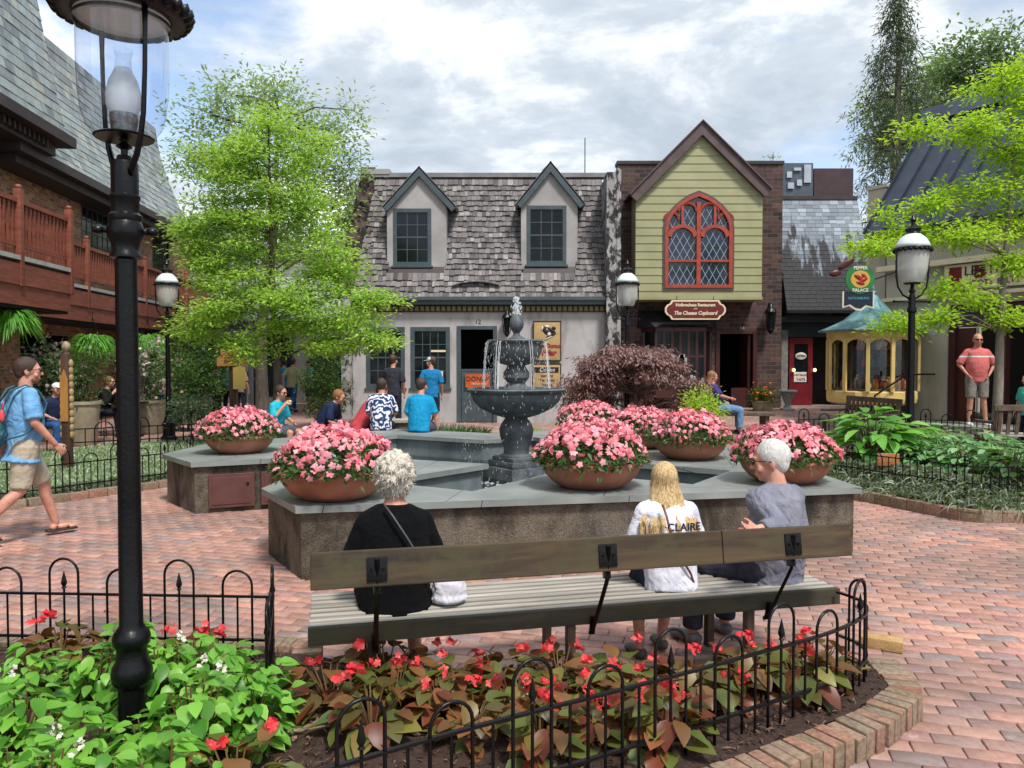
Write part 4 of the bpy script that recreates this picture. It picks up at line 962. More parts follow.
# ---- brick building with green gable, y=21.5
D2=21.5; D2b=20.75
BB=empty('gabled_brick_shop',(X(697,D2),D2,gh(X(697,D2),D2)-.0),0,'dark brick shop with projecting yellow-green gable and orange arched window','building'); bx=BB.location.x; bz=BB.location.z
def kx(px,d=D2): return X(px,d)-bx
def kz(py,d=D2): return Z(py,d)-bz
dr_=(kx(717),kx(756),-.1,kz(331)); bw_=(kx(642),kx(711),kz(385),kz(328))
m=wall_with_holes(kx(617),kx(781),-.3,kz(164),0,.35,[dr_,(kx(653),kx(706),bw_[2],bw_[3])]); m.build('wall',BRK,BB)
m=MB(); m.bb(kx(616),kx(782),-.04,.4,kz(164),kz(161)); m.build('wall_cap',BROWNT,BB)
m=MB(); m.bb(kx(618),kx(780),3,3.1,-.3,kz(200)); m.bb(kx(618),kx(780),.36,3,-.02,0); m.bb(kx(618),kx(780),.36,3,kz(320),kz(318)); m.bb(kx(618),kx(618)+.1,.36,3,0,kz(320)); m.bb(kx(779),kx(780),.36,3,0,kz(320)); m.build('interior_wall',DARK,BB)
m=MB(); x0,x1=dr_[:2]; m.bb(x0-.04,x0+.07,-.04,.1,0,dr_[3]); m.bb(x1-.09,x1+.02,-.04,.1,0,dr_[3]); m.bb(x0+.07,x1-.09,-.04,.1,dr_[3]-.08,dr_[3]); d_=m.build('door_frame',MAROON,BB)
m=MB(); m.bb(x1-.2,x1-.12,.11,.9,.02,dr_[3]-.1); m.bb(x0+.45,x1-.1,.14,.2,.02,kz(388)); m.build('open_door',MAROON,BB)

lettering(BB,'14',.13,CREAM,(x0+x1)/2+.15,-.01,dr_[3]+.08,ext=.003)
# bow window
m=MB(); yb=-.5; xa,xb=bw_[0],bw_[1]; zb0,zb1=bw_[2],bw_[3]; sd_=.3
m.prism([(xa,0),(xa+sd_,yb),(xb-sd_,yb),(xb,0)],zb0-.35,zb0); m.prism([(xa-.03,0),(xa+sd_-.02,yb-.04),(xb-sd_+.02,yb-.04),(xb+.03,0)],zb1-.12,zb1)
nW=6
for i in range(nW+1):
    x=xa+sd_+(xb-xa-2*sd_)*i/nW; m.bb(x-.035,x+.035,yb,yb+.06,zb0,zb1-.12)
for s,x in ((1,xa),(-1,xb)): m.bb(min(x,x+s*.08),max(x,x+s*.08),-.08,0,zb0,zb1-.12)
mid=zb0+(zb1-zb0)*.5; m.bb(xa+sd_,xb-sd_,yb+.005,yb+.05,mid-.03,mid+.03)
bwn=m.build('bow_window',MAROON,BB)
m=MB(); m.add([(xa+.02,-.01,zb0),(xa+sd_,yb+.03,zb0),(xb-sd_,yb+.03,zb0),(xb-.02,-.01,zb0),(xa+.02,-.01,zb1-.1),(xa+sd_,yb+.03,zb1-.1),(xb-sd_,yb+.03,zb1-.1),(xb-.02,-.01,zb1-.1)],[(0,1,5,4),(1,2,6,5),(2,3,7,6)]); m.build('pane',PANE,bwn)
m=MB()
for i in range(26):
    x=random.uniform(xa+sd_,xb-sd_); z=zb0+random.choice((.05,.62))+(.0); h=random.uniform(.1,.26); m.bb(x-.035,x+.035,yb+.004-.012,yb+.026,z,z+h)
m.build('window_goods',mat('shop_goods','#7c8d95','#b9b6ad',rough=.5,nscale=5),bwn)
m=MB(); m.add([(xa-.1,0,zb1+.5),(xb+.1,0,zb1+.5),(xa-.15,-.02,zb1),(xa+sd_-.05,yb-.12,zb1),(xb-sd_+.05,yb-.12,zb1),(xb+.15,-.02,zb1)],[(0,2,3),(0,3,4,1),(1,4,5),(2,5,4,3)]); m.build('bow_roof',mat('black_lead','#16171d','#23242b',rough=.5,nscale=4),bwn)
# gable
ap=(X(699.5,D2b)-bx, Z(131,D2b)-bz); gl=X(635,D2b)-bx; gr=X(761,D2b)-bx; gzb=Z(299,D2b)-bz; gze=Z(194,D2b)-bz
yg=D2b-D2
cxw=(X(664,D2b)+X(731,D2b))/2-bx; hw=(X(731,D2b)-X(664,D2b))/2; wz0=Z(288,D2b)-bz; wz1=Z(193,D2b)-bz; wsp=Z(228,D2b)-bz
def arch(hw_,z0,zs,zt,n=9,c=0):
    """pointed arch outline"""
    pts=[(c-hw_,z0),(c+hw_,z0),(c+hw_,zs)]
    Rr=((zt-zs)**2+hw_**2)/(2*hw_) if (zt-zs)>=hw_ else None
    for i in range(1,n):
        t=i/n
        pts.append((c+hw_*(1-t**1.9)**.78,zs+(zt-zs)*t)) 
        if 0: pts.append((c+hw_*(math.cos(t*PI/2))*(1-.12*math.sin(t*PI)),zs+(zt-zs)*math.sin(t*PI/2)))
    pts.append((c,zt)); L_=[(2*c-x,z) for x,z in pts[3:-1]][::-1]; return pts+L_+[(c-hw_,zs)]
ao=arch(hw,wz0,wsp,wz1,c=cxw)
# siding: boards as overlapping strips cut round the arch
def xs_in_gable(z):
    if z<=gze: return gl,gr
    k=(z-gze)/(ap[1]-gze); return gl+(ap[0]-gl)*k, gr+(ap[0]-gr)*k
def arch_x(z,o):
    if z<=wz0 or z>=wz1: return None
    xs_=[]
    n=len(o)
    for i in range(n):
        (x1_,z1_),(x2_,z2_)=o[i],o[(i+1)%n]
        if (z1_>z)!=(z2_>z): xs_.append(x1_+(x2_-x1_)*(z-z1_)/(z2_-z1_))
    return (min(xs_),max(xs_)) if len(xs_)>=2 else None
m=MB(); z=gzb; bh=.215
while z<ap[1]-.03:
    z2=min(z+bh,ap[1]-.01); 
    sub=6
    for q in range(sub):
        za=z+(z2-z)*q/sub; zc=z+(z2-z)*(q+1)/sub; ya=yg-.016+.016*q/sub; yc=yg-.016+.016*(q+1)/sub
        a0,a1=xs_in_gable(za); c0,c1=xs_in_gable(zc); h1=arch_x(za,ao); h2=arch_x(zc,ao)
        segs=[((a0,a1),(c0,c1))]
        if h1 or h2:
            h1=h1 or (((h2[0]+h2[1])/2,)*2); h2=h2 or (((h1[0]+h1[1])/2,)*2)
            segs=[((a0,h1[0]),(c0,h2[0])),((h1[1],a1),(h2[1],c1))]
        for (p,q_),(r_,s_) in segs: m.add([(p,ya,za),(q_,ya,za),(s_,yc,zc),(r_,yc,zc)],[(0,1,2,3)])
        if q==0:
            for (p,q_),_ in segs: m.add([(p,yg,za),(q_,yg,za),(q_,ya,za),(p,ya,za)],[(0,1,2,3)])
    z=z2
m.bb(gl,gl+.02,yg,0,gzb,gze); m.bb(gr-.02,gr,yg,0,gzb,gze); m.bb(gl,gr,yg+.001,0,gzb-.03,gzb-.001)
m.bb(gl-.01,gr+.01,yg-.05,yg,gzb-.02,gzb+.06)
gab=m.build('gable',SIDE,BB)
m=MB(); m.slab([(gl+.05,gzb+.05),(gr-.05,gzb+.05),(gr-.05,gze),(ap[0],ap[1]-.1),(gl+.05,gze)],yg+.16,yg+.2); m.build('gable_backing',DARK,gab)
m=MB()
for s,e in ((-1,(X(628.5,D2b)-bx,Z(196,D2b)-bz)),(1,(X(768,D2b)-bx,Z(191,D2b)-bz))):
    a=Vector((ap[0],0,Z(123,D2b)-bz)); b=Vector((e[0],0,e[1])); u_=(b-a).normalized(); n=Vector((-u_.z,0,u_.x)); n=n if n.z>0 else -n; 
    off=(a-Vector((a.x,0,a.z)));  
    pts=[a,b,b-n*.25,Vector((a.x,0,a.z-.25/abs(n.z)))]
    m.slab([(p.x,p.z) for p in pts],yg-.16,yg-.035)
    pts=[a+Vector((0,0,.04)),b+n*.04,b,a]; m.slab([(p.x,p.z) for p in pts],yg-.22,.6)
m.build('bargeboard',GABT,gab)
# window tracery
def rim(m,o,o2,y0,y1):
    n=len(o)
    for i in range(n):
        a,b,c,d_=o[i],o[(i+1)%n],o2[(i+1)%n],o2[i]; m.add([(a[0],y0,a[1]),(b[0],y0,b[1]),(c[0],y0,c[1]),(d_[0],y0,d_[1]),(a[0],y1,a[1]),(b[0],y1,b[1]),(c[0],y1,c[1]),(d_[0],y1,d_[1])],[(0,1,2,3),(7,6,5,4),(0,4,5,1),(3,2,6,7)])
ai=arch(hw-.09,wz0+.09,wsp,wz1-.1,c=cxw); m=MB(); rim(m,ao,ai,yg-.06,yg+.05)
m.bb(cxw-.055,cxw+.055,yg-.05,yg+.04,wz0+.09,wz1-.25)
tz=wz0+(Z(261,D2b)-Z(288,D2b)); sp=Z(237,D2b)-bz
m.bb(cxw-hw+.09,cxw+hw-.09,yg-.045,yg+.03,tz-.03,tz+.03)
hq=(hw-.09-.055)/2
for s in (-1,1):
    c=cxw+s*(.055+hq); o_=[]; i_=[]
    for k in range(13):
        a=PI*k/12; o_.append((c+hq*math.cos(a)*1.05,sp+.3*math.sin(a)+.03)); i_.append((c+(hq-.09)*math.cos(a),sp-.02+.26*math.sin(a)))
    for k in range(12):
        a,b,c2,d_=o_[k],o_[k+1],i_[k+1],i_[k]; m.add([(p[0],y,p[1]) for y in (yg-.05,yg+.03) for p in (a,b,c2,d_)],[(0,1,2,3),(7,6,5,4),(0,4,5,1),(3,2,6,7)])
    m.bb(c-.035*1+s*.0-.0,c+.035,yg-.045,yg+.03,sp+.3,arch_x(sp+.5,ai)[0]*0+ (wz1-.32)) 
    for c3,rr,zz_ in ((cxw+s*.3,.24,wz1-.5),(cxw+s*.74,.2,wz1-.72)):
        pr=None
        for k in range(9):
            a=PI*k/8; q=(c3+rr*math.cos(a),zz_+rr*math.sin(a)*.9)
            if pr: m.tube([(pr[0],yg-.02,pr[1]),(q[0],yg-.02,q[1])],.035,5)
            pr=q
wf=m.build('arched_window',OXR,gab,smooth=True)
m=MB(); m.slab(arch(hw-.08,wz0+.05,wsp,wz1-.09,c=cxw),yg+.03,yg+.04); m.build('pane',mat('leaded_glass','#141d33','#22304a',rough=.08,nscale=6,spec=.8),wf)
LEAD=mat('lead_came','#8b97a3','#a4afb8',rough=.5,nscale=10); m=MB(); gap=.2
for sgn in (-1,1):
    for k in range(-14,15):
        pr=None
        for q in range(0,60):
            z=wz0+.09+q*.045; x=cxw+k*gap+sgn*(z-wz0)*.55; h=arch_x(min(z,wz1-.11),ai); ins=h and h[0]<x<h[1] and z<wz1-.12
            if ins:
                if pr is None: pr=(x,z)
                last=(x,z)
            if (not ins or q==59) and pr is not None:
                if last!=pr: m.tube([(pr[0],yg+.025,pr[1]),(last[0],yg+.025,last[1])],.008,3)
                pr=None
m.build('leading',LEAD,wf)
m=MB(); rim(m,arch(hw+.05,wz0-.05,wsp,wz1+.06,c=cxw),arch(hw-.005,wz0+.005,wsp,wz1-.005,c=cxw),yg-.045,yg-.02); m.build('casing',GABT,wf)
WARM=NT('warm_bulb'); WARM.set(Roughness=.4); WARM.b.inputs['Base Color'].default_value=lin('#ffdd99'); WARM.b.inputs['Emission Color'].default_value=(1,.6,.2,1); WARM.b.inputs['Emission Strength'].default_value=3; WARM=WARM.mat
# hanging sign
r=empty('shop_sign',(X(694.5,20.7),20.66,Z(310,20.7)),0,'scalloped maroon sign with cream border hanging below the yellow-green gable','sign')
def plaque(a,b,n=.14):
    pts=[]; 
    for sx,sz in ((1,-1),(1,1),(-1,1),(-1,-1)):
        cx_,cz_=sx*(a-.22),sz*b
        seq=[]
        for k in range(5):
            t=PI/2*k/4; seq.append((sx*(a-.22)+sx*n*(1-math.cos(t)) ,sz*(b-n*math.sin(t)*.9)))
        seq.append((sx*(a-.06),sz*(b-n*.95))); seq.append((sx*a,sz*(b-n-.1)))
        if sx*sz>0: seq=seq[::-1]
        if (sx,sz)==(1,-1): seq=seq
        pts+=seq
    return pts
pl=[(.62,-.24),(.68,-.15),(.74,-.13),(.8,-.05),(.8,.05),(.74,.13),(.68,.15),(.62,.24),(-.62,.24),(-.68,.15),(-.74,.13),(-.8,.05),(-.8,-.05),(-.74,-.13),(-.68,-.15),(-.62,-.24)]
MB().slab([(x*1.03,z*1.1) for x,z in pl],-.02,.02).build('sign_border',CREAM,r); MB().slab([(x*.97,z*.93) for x,z in pl],-.026,-.021).build('sign_board',SIGNM,r)
lettering(r,'Hofbrauhaus Restaurant',.115,CREAM,0,-.03,.13,sx=.95,offset=.004); lettering(r,'and',.07,CREAM,0,-.03,.035); lettering(r,'The Cheese Cupboard',.14,CREAM,0,-.03,-.09,shear=.25,sx=.9,offset=.004)
m=MB(); m.tube([(-.5,0,.25),(-.5,0,.38)],.008,4); m.tube([(.5,0,.25),(.5,0,.38)],.008,4); m.build('hanger',IRON,r)

# ---- small slate-roofed shop, y=22.4
D3=22.4; cx3=X(825,D3); z3=gh(cx3,D3)
S3=empty('slate_roofed_shop',(cx3,D3,z3),0,'small dark teal shop with stained slate roof and a red glazed door','building')
def jx(px,d=D3): return X(px,d)-cx3
def jz(py,d=D3): return Z(py,d)-z3
DT=mat('dark_teal_paint','#15242b','#1f3138',rough=.5,nscale=4)
dx0,dx1=jx(788),jx(850)
m=wall_with_holes(jx(781),jx(900),-.2,jz(318),0,.25,[(dx0,dx1,-.2,jz(337))]); m.build('wall',DT,S3)
m=MB(); m.bb(jx(781),jx(900),-.35,-.001,jz(338)+.45,jz(338)+.62); m.bb(jx(781),jx(900),-.5,-.36,jz(314),jz(311)); m.build('fascia',BLACKP,S3)
m=MB(); m.bb(jx(782),jx(899),2.6,2.7,0,3.5); m.bb(jx(782),jx(899),.26,2.6,-.02,0); m.bb(dx0-.1,dx0,.26,2.6,0,3); m.bb(dx1,dx1+.1,.26,2.6,0,3); m.build('interior_wall',DARK,S3)
m=MB(); a,b=dx0+.05,jx(813); m.bb(a,a+.14,.03,.1,0,jz(338)); m.bb(b-.14,b,.03,.1,0,jz(338)); m.bb(a+.14,b-.14,.03,.1,jz(344),jz(338)); m.bb(a+.14,b-.14,.03,.1,0,jz(383))
REDD=mat('red_door_paint','#5c101a','#741a24',rough=.4,nscale=5); d_=m.build('red_door',REDD,S3)
m=MB(); m.bb(a+.13,b-.13,.06,.07,jz(383),jz(344)); m.build('pane',PANE,d_)
m=MB(); m.ell(((a+b)/2,.035,jz(356)),(.17,.015,.11)); m.bb((a+b)/2-.2,(a+b)/2+.17,.03,.045,jz(382),jz(372)); nt_=m.build('door_notice',WHP,d_,smooth=True); lettering(nt_,'OPEN',.1,BLACKP,(a+b)/2,.015,jz(356)); lettering(nt_,'HOT SAUCE',.07,CRIM,(a+b)/2,.025,jz(375)); lettering(nt_,'TASTE',.09,CRIM,(a+b)/2,.025,jz(379.5))
for px in (793.5,814.5):
    MB().ell((jx(px),-.03,jz(370)),(.045,.045,.05)).build('porch_bulb',WARM,S3,smooth='all')
m=MB(); m.bb(jx(781),jx(787.5),-.03,0,0,jz(330)); m.bb(jx(781),jx(860),-.3,.3,-.25,.02); m.build('threshold',mat('stone_step','#6a6864','#8a8782',rough=.8,nscale=8),S3)
lettering(S3,'16',.14,WHP,jx(792),-.51,jz(312.8)+.1) if 0 else None
H3=jz(198,D3+1.0)-jz(310); SL3=math.hypot(H3,1.3)
f3=planar((jx(781),-.45,jz(312)),(1,0,0),(0,1.3/SL3,H3/SL3)); m=MB(); shingles(m,jx(868)-jx(781),SL3,f3,.24,.13,jit=.004,th=.008,w_var=.15)
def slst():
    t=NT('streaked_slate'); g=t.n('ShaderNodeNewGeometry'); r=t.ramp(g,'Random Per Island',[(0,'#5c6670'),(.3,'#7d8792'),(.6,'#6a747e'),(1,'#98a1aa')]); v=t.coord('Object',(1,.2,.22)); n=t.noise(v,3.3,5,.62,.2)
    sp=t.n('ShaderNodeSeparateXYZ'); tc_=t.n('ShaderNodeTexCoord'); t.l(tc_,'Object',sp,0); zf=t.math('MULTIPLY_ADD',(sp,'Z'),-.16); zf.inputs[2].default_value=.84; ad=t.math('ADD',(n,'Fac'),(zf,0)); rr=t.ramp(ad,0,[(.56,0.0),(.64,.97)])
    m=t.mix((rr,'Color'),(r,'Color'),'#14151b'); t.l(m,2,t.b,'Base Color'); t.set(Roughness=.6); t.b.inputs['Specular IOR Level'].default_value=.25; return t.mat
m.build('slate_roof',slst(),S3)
q=f3(0,SL3)[0]; m=MB(); m.bb(jx(781),jx(868),q.y-.05,q.y+.3,q.z-.03,q.z+.08); m.add([(jx(781),-.44,jz(312)-.01),(jx(868),-.44,jz(312)-.01),(jx(868),q.y,q.z-.01),(jx(781),q.y,q.z-.01)],[(0,1,2,3)]); m.bb(jx(781)+.01,jx(868),q.y+.3,q.y+5,0,q.z+.02); m.build('ridge_cap',BROWNT,S3)
# roof plant
m=MB(); a,b=X(782,25),X(811,25); m.bb(a,b,25,26.2,Z(196,25),Z(163,25)); 
HV=empty('rooftop_unit',((a+b)/2,25,Z(196,25)-.3),0,'grey rooftop air-handling unit behind the stained slate roof','rooftop unit'); m.build('casing',mat('hvac_grey','#3d4753','#4b5663',rough=.5,nscale=4),HV,world=True)
m=MB()
for (p0_,p1_,q0_,q1_) in ((785,790,172,178),(792,799,168,171),(802,809,165,183),(786,792,183,189),(795,800,180,186)): m.bb(X(p0_,24.95),X(p1_,24.95),24.94,24.998,Z(q1_,25),Z(q0_,25))
m.build('louvre_panel',mat('hvac_light','#94a0ab','#b1bac2',rough=.4,nscale=4),HV,world=True)
m=MB(); 
for px in (784,797,809): x=X(px,25); m.tube([(x,25.1,Z(205,25)-.4),(x,25.1,Z(196,25))],.03,4)
m.build('support_leg',IRON,HV,world=True)
m=MB(); a,b=X(812,25.3),X(851,25.3); m.bb(a,b,25.3,26.6,Z(212,25),Z(166,25)); o=m.build('roof_parapet',mat('parapet_brown','#37282b','#46353a',rough=.8,nscale=3),None); tag(o,'dark brown rooftop screen wall right of the grey rooftop unit','parapet')

# ---- metal-roofed cream building at right, oblique
c0=Vector((8.15,16.6,0)); fd=Vector((.5,-.866,0)).normalized(); MANG=math.atan2(fd.y,fd.x)   # local X along facade, local -Y faces the square
MR=empty('cream_shop',c0,MANG,'cream rendered corner shop with tall dark standing-seam metal roof','building')
CRW=stained('cream_render','#a8a294','#bbb5a6','#6c675c',(.55,.8),.3,1.6,.5)
z0_=.42
Minv=(Matrix.Translation(c0)@rot('Z',MANG)).inverted()
def ml(px,yl,z=None,py=None):
    """local x where the ray through px meets the plane local y = yl"""
    r=ray(px,362 if py is None else py); o_=Minv@Vector((0,0,CAMZ)); d_=Minv.to_3x3()@r; t=(yl-o_.y)/d_.y; return o_+d_*t
dl=ml(946,0).x; drr=ml(1060,0).x; ztop=ml(990,0,py=300).z
m=wall_with_holes(0,13.5,-.1,4.35,0,.3,[(dl,drr,-.1,2.75)]); m.build('wall',CRW,MR)
m=MB(); m.bb(0,.3,.3,8,0,4.35); m.build('side_wall',CRW,MR)
m=MB(); m.bb(dl,drr,.12,.28,2.3,2.75); m.build('lintel_board',mat('old_board','#3b3033','#514348',rough=.8,nscale=3,stretch=(1,8,8)),MR)
m=MB(); m.bb(.4,8.8,3.0,3.1,0,4.3); m.bb(.4,8.8,.31,3.0,z0_-.02,z0_); m.build('interior_wall',DARK,MR)
m=MB(); 
for a in (dl+.02,dl+1.0,drr-.3): m.bb(a,a+.12,.06,.2,z0_,2.3)
m.build('door_frame',MAROON,MR); m=MB(); m.bb(dl+.14,dl+.5,.13,.17,z0_,2.28); m.build('door_leaf',mat('dark_red_door','#3a1512','#4b1d18',rough=.5,nscale=3),MR)
m=MB(); m.bb(-.1,9,-.22,-.005,3.55,3.66); m.bb(-.1,9,-.16,-.006,2.9,2.97); m.build('cornice',CREAM,MR)
# steps
m=MB(); STEP=mat('stone_step','#6a6864'); m.bb(dl-.5,drr+1,-1.25,-.004,0,z0_); m.bb(dl-.8,drr+1,-1.6,-1.252,0,z0_*.66); m.bb(dl-1.1,drr+1,-1.95,-1.602,0,z0_*.33)
o=m.build('stone_steps',STEP,None); o.location=c0; o.rotation_euler=(0,0,MANG); tag(o,'grey stone steps leading up to the cream corner shop behind the pink-shirted man','steps')
m=MB(); xa=dl-.2; m.tube([(xa,-2.0,.02),(xa,-2.0,.95),(xa,-1.0,1.35),(xa,-.05,1.35)],.02,6); m.tube([(xa,-1.0,z0_),(xa,-1.0,1.35)],.016,6); o=m.build('handrail',IRON,None); o.location=c0; o.rotation_euler=(0,0,MANG); tag(o,'black iron handrail on the steps left of the pink-shirted man','handrail')
# metal roof
MET=mat('slate_blue_metal','#2d3542','#3b4453',rough=.4,metal=.3,nscale=2.5,bump=.05,bscale=10); zt=6.95; ze=4.4; sbk=1.25
m=MB(); xs0,xs1=-.35,14; tl=.0
A_=Vector((xs0,-.3,ze)); B_=Vector((xs1,-.3,ze)); C_=Vector((xs1,sbk,zt)); D_=Vector((xs0+.45,sbk,zt)); E_=Vector((xs0,6,ze)); F_=Vector((xs0+.45,6,zt))
m.add([A_,B_,C_,D_,E_,F_,A_-Vector((0,0,.1)),B_-Vector((0,0,.1)),Vector((xs0,.3,ze-.1)),Vector((xs1,.3,ze-.1))],[(0,1,2,3),(0,3,5,4),(0,6,7,1),(6,8,9,7)])
u_=(D_-A_); n_=Vector((1,0,0)).cross(u_).normalized(); n_=-n_ if n_.y>0 else n_
k=0
while k<30:
    s=k*.47; a=A_+Vector((s,0,0)); b=D_+Vector((s,0,0))
    m.add([a+Vector((-.012,0,0)),a+Vector((.012,0,0)),b+Vector((.012,0,0)),b+Vector((-.012,0,0)),a+Vector((-.012,0,0))+n_*.05,a+Vector((.012,0,0))+n_*.05,b+Vector((.012,0,0))+n_*.05,b+Vector((-.012,0,0))+n_*.05],[(4,5,6,7),(0,4,7,3),(1,2,6,5),(0,1,5,4)]); k+=1
m.build('metal_roof',MET,MR)
m=MB(); m.bb(xs0+.35,14,sbk-.1,sbk+.5,zt-.02,zt+.28); m.bb(-.1,9,-.12,-.002,ze-.12,ze-.09); m.build('roof_flashing',mat('flashing','#5d6674','#737d8b',rough=.4,metal=.3,nscale=3),MR)
m=MB(); m.bb(-.75,-.3,.4,1.5,0,5.5); m.bb(-.78,-.27,.37,1.53,5.5,5.57); m.build('side_pier',CRW,MR)
# board sign
s0_=ml(945,-.05).x; s1_=ml(1035,-.05).x
SB=empty('shop_sign',Matrix.Translation(c0)@rot('Z',MANG)@Vector(((s0_+s1_)/2,-.1,3.28)),MANG,'long cream and red sign board with dark lettering above the cream shop door','sign'); W_=(s1_-s0_)
MB().bevbox((0,0,0),(W_,.06,.5),.01).build('sign_board',CREAM,SB)
m=MB(); m.bb(-W_/2+.1,-W_/2+.35,-.04,-.031,-.2,.2); m.bb(W_/2-.3,W_/2-.05,-.04,-.031,-.1,.23); m.bb(-W_/2+.6,-W_/2+.8,-.04,-.031,-.05,.2); m.build('red_block',REDD,SB)
lettering(SB,'LEATHER',.26,BLACKP,.1,-.045,.1); lettering(SB,'BOOTS  BELTS',.15,BLACKP,.1,-.045,-.14)
# ---- yellow oriel
oc=Vector((X(880,15.6),15.95,0)); orad=1.0
ORI=empty('oriel_window',(oc.x,oc.y,Z(400,15)),0,'yellow polygonal display window with copper-green bell roof on the cream shop corner','display window')
zb_=0; zt_=Z(330,15)-Z(400,15); YEL=mat('yellow_paint','#c9ac66','#d8bc78',rough=.5,nscale=5)
ns=12; sc_=X(926,15)-X(836,15); orad=sc_/2*1.0
def opt(i,r=orad): a=2*PI*i/ns+PI/ns; return Vector((r*math.cos(a),r*math.sin(a),0))
m=MB(); m.lathe([(orad*.86,-.12),(orad*.98,-.08),(orad*1.0,0),(orad*1.0,.14),(orad*.94,.16)],ns); m.lathe([(orad*.94,zt_-.16),(orad*1.0,zt_-.14),(orad*1.02,zt_)],ns)
for i in range(ns):
    p=opt(i-.5+.0,orad*.985); a=math.atan2(p.y,p.x); m.bevbox((p.x,p.y,zt_/2),(.05,.075,zt_-.3),.008,rot('Z',a))
    # arch heads
    q=opt(i+.5-.5,1); 
    a0,a1=opt(i-.5,orad*.985),opt(i+.5,orad*.985); t_=(a1-a0); nrm=Vector(((a0+a1).x,(a0+a1).y,0)).normalized()
    pr=None
    for k in range(9):
        an=PI*k/8; s=.5-.5*math.cos(an)*.92; z=zt_-.34+.17*math.sin(an); z2=zt_-.14
        cur=(a0+t_*s)
        if pr: 
            b0,zb0_=pr; m.add([(b0.x,b0.y,zb0_),(cur.x,cur.y,z),(cur.x,cur.y,z2),(b0.x,b0.y,z2)],[(0,1,2,3)])
        pr=(cur,z)
m.build('frame',YEL,ORI,smooth=False)
GL2=glassmat('shop_glass',(.75,.8,.8),ior=1.45); MB().lathe([(orad*.93,.15),(orad*.93,zt_-.15)],ns,cap=False).build('glazing',GL2,ORI)
MB().lathe([(.1,.12),(orad*.9,.14),(orad*.9,.2),(.1,.2)],24).build('display_floor',mat('display_floor','#5a4636','#7c6048',rough=.7,nscale=9),ORI)
MB().lathe([(.0,zt_-.1),(orad*.98,zt_-.08),(orad*.98,zt_-.02)],ns).build('ceiling_board',DARK,ORI)
m=MB(); m.bb(-.55,.75,.1,.16,.1,zt_-.1); m.build('display_back',mat('display_back','#24333a','#6b5442',rough=.7,nscale=7),ORI)
gm=[mat('goods_red','#a2392a',rough=.4),mat('goods_teal','#2f5b58',rough=.4),mat('goods_cream','#c0b49a',rough=.5),mat('goods_amber','#b0742b',rough=.3)]
gd=stuff(empty('display_goods',(oc.x,oc.y,Z(400,15)+.2),0,'jars, plates and ornaments crowded inside the yellow display window','shop goods')) ; 
for gi,g in enumerate(gm):
    m=MB()
    for _ in range(16):
        a=random.uniform(PI*1.02,PI*1.98); r_=random.uniform(.35,orad*.82); h=random.uniform(.12,.3); lv=random.choice((0,0,.45,.8)); 
        if lv: r_=random.uniform(.2,.5)
        m.lathe([(.04,0),(.06,h*.3),(.05,h*.7),(.02,h*.8),(.03,h)],8,c=(r_*math.cos(a),r_*math.sin(a),lv))
    m.build('ornaments',g,gd,smooth=True)
m=MB(); m.lathe([(orad*1.18,zt_+.0),(orad*1.18,zt_+.03),(orad*.94,zt_+.12),(orad*.62,zt_+.26),(orad*.36,zt_+.46),(orad*.18,zt_+.66),(orad*.06,zt_+.8)],48,flute=12,fa=.02)
def copper():
    t=NT('verdigris_copper'); v=t.coord('Object',(1,1,.4)); n=t.noise(v,4,6,.6); r=t.ramp(n,'Fac',[(.3,'#24424a'),(.5,'#4a7478'),(.7,'#80a6a8')]); t.l(r,'Color',t.b,'Base Color'); t.set(Roughness=.5,Metallic=.35); return t.mat
m.build('bell_roof',copper(),ORI,smooth=True)
MB().lathe([(.07,zt_+.76),(.09,zt_+.82),(.04,zt_+.86),(.05,zt_+.9),(.01,zt_+.99)],12).build('finial',copper(),ORI,smooth=True)
m=MB(); m.bb(-.2,.9,.0,.75,-.12,zt_-.1); m.bb(-.3,.8,-.1,.5,-.28,-.13); m.build('mounting_block',BROWNT,ORI)
# round sign (projecting) in front of the slate roof
SG=empty('hanging_sign',P(860,281,15.0),0,'round green and red pepper sign with a scalloped navy panel below','sign')
GRN=mat('sign_green','#1e6a35','#2b7f42',rough=.5,nscale=5); k_=19/760
MB().slab([(.42*math.cos(2*PI*i/28)*1.0,.05+.42*math.sin(2*PI*i/28)) for i in range(28)],-.02,.02).build('sign_board',GRN,SG)
MB().slab([(.28*math.cos(2*PI*i/24),.05+.25*math.sin(2*PI*i/24)) for i in range(24)],-.03,-.021).build('inner_disc',mat('sign_gold','#c3a14b',rough=.5),SG)
m=MB()
for (a,b,c,d_,an) in ((-.05,.1,.16,.06,30),(.06,.02,.17,.06,-25),(.0,-.06,.13,.05,15),(.1,.14,.1,.05,50)): m.ell((a,-.035,b),(c,.02,d_),rot('Y',R(an)),2)
m.build('pepper_emblem',mat('pepper_red','#8e1a17','#a52a22',rough=.35,nscale=5),SG,smooth='all')
lettering(SG,'PEPPER',.13,WHP,0,-.03,.37,offset=.004); lettering(SG,'PALACE',.13,WHP,0,-.03,-.27,offset=.004)
BLU=mat('sign_navy','#101c33',rough=.5)
sc2=[(-.5,-.3),(-.5,-.78),(-.3,-.72),(-.12,-.84),(.05,-.86),(.2,-.74),(.42,-.8),(.42,-.3)]
MB().slab(sc2,.0,.012).build('lower_panel_edge',WHP,SG); MB().slab([(x*.9-.004,-.3+(z+.3)*.88) for x,z in sc2],-.008,-.001).build('lower_panel',BLU,SG); lettering(SG,'GATLINBURG',.1,mat('sign_cyan','#4aa7b8',rough=.5),-.04,-.012,-.5)
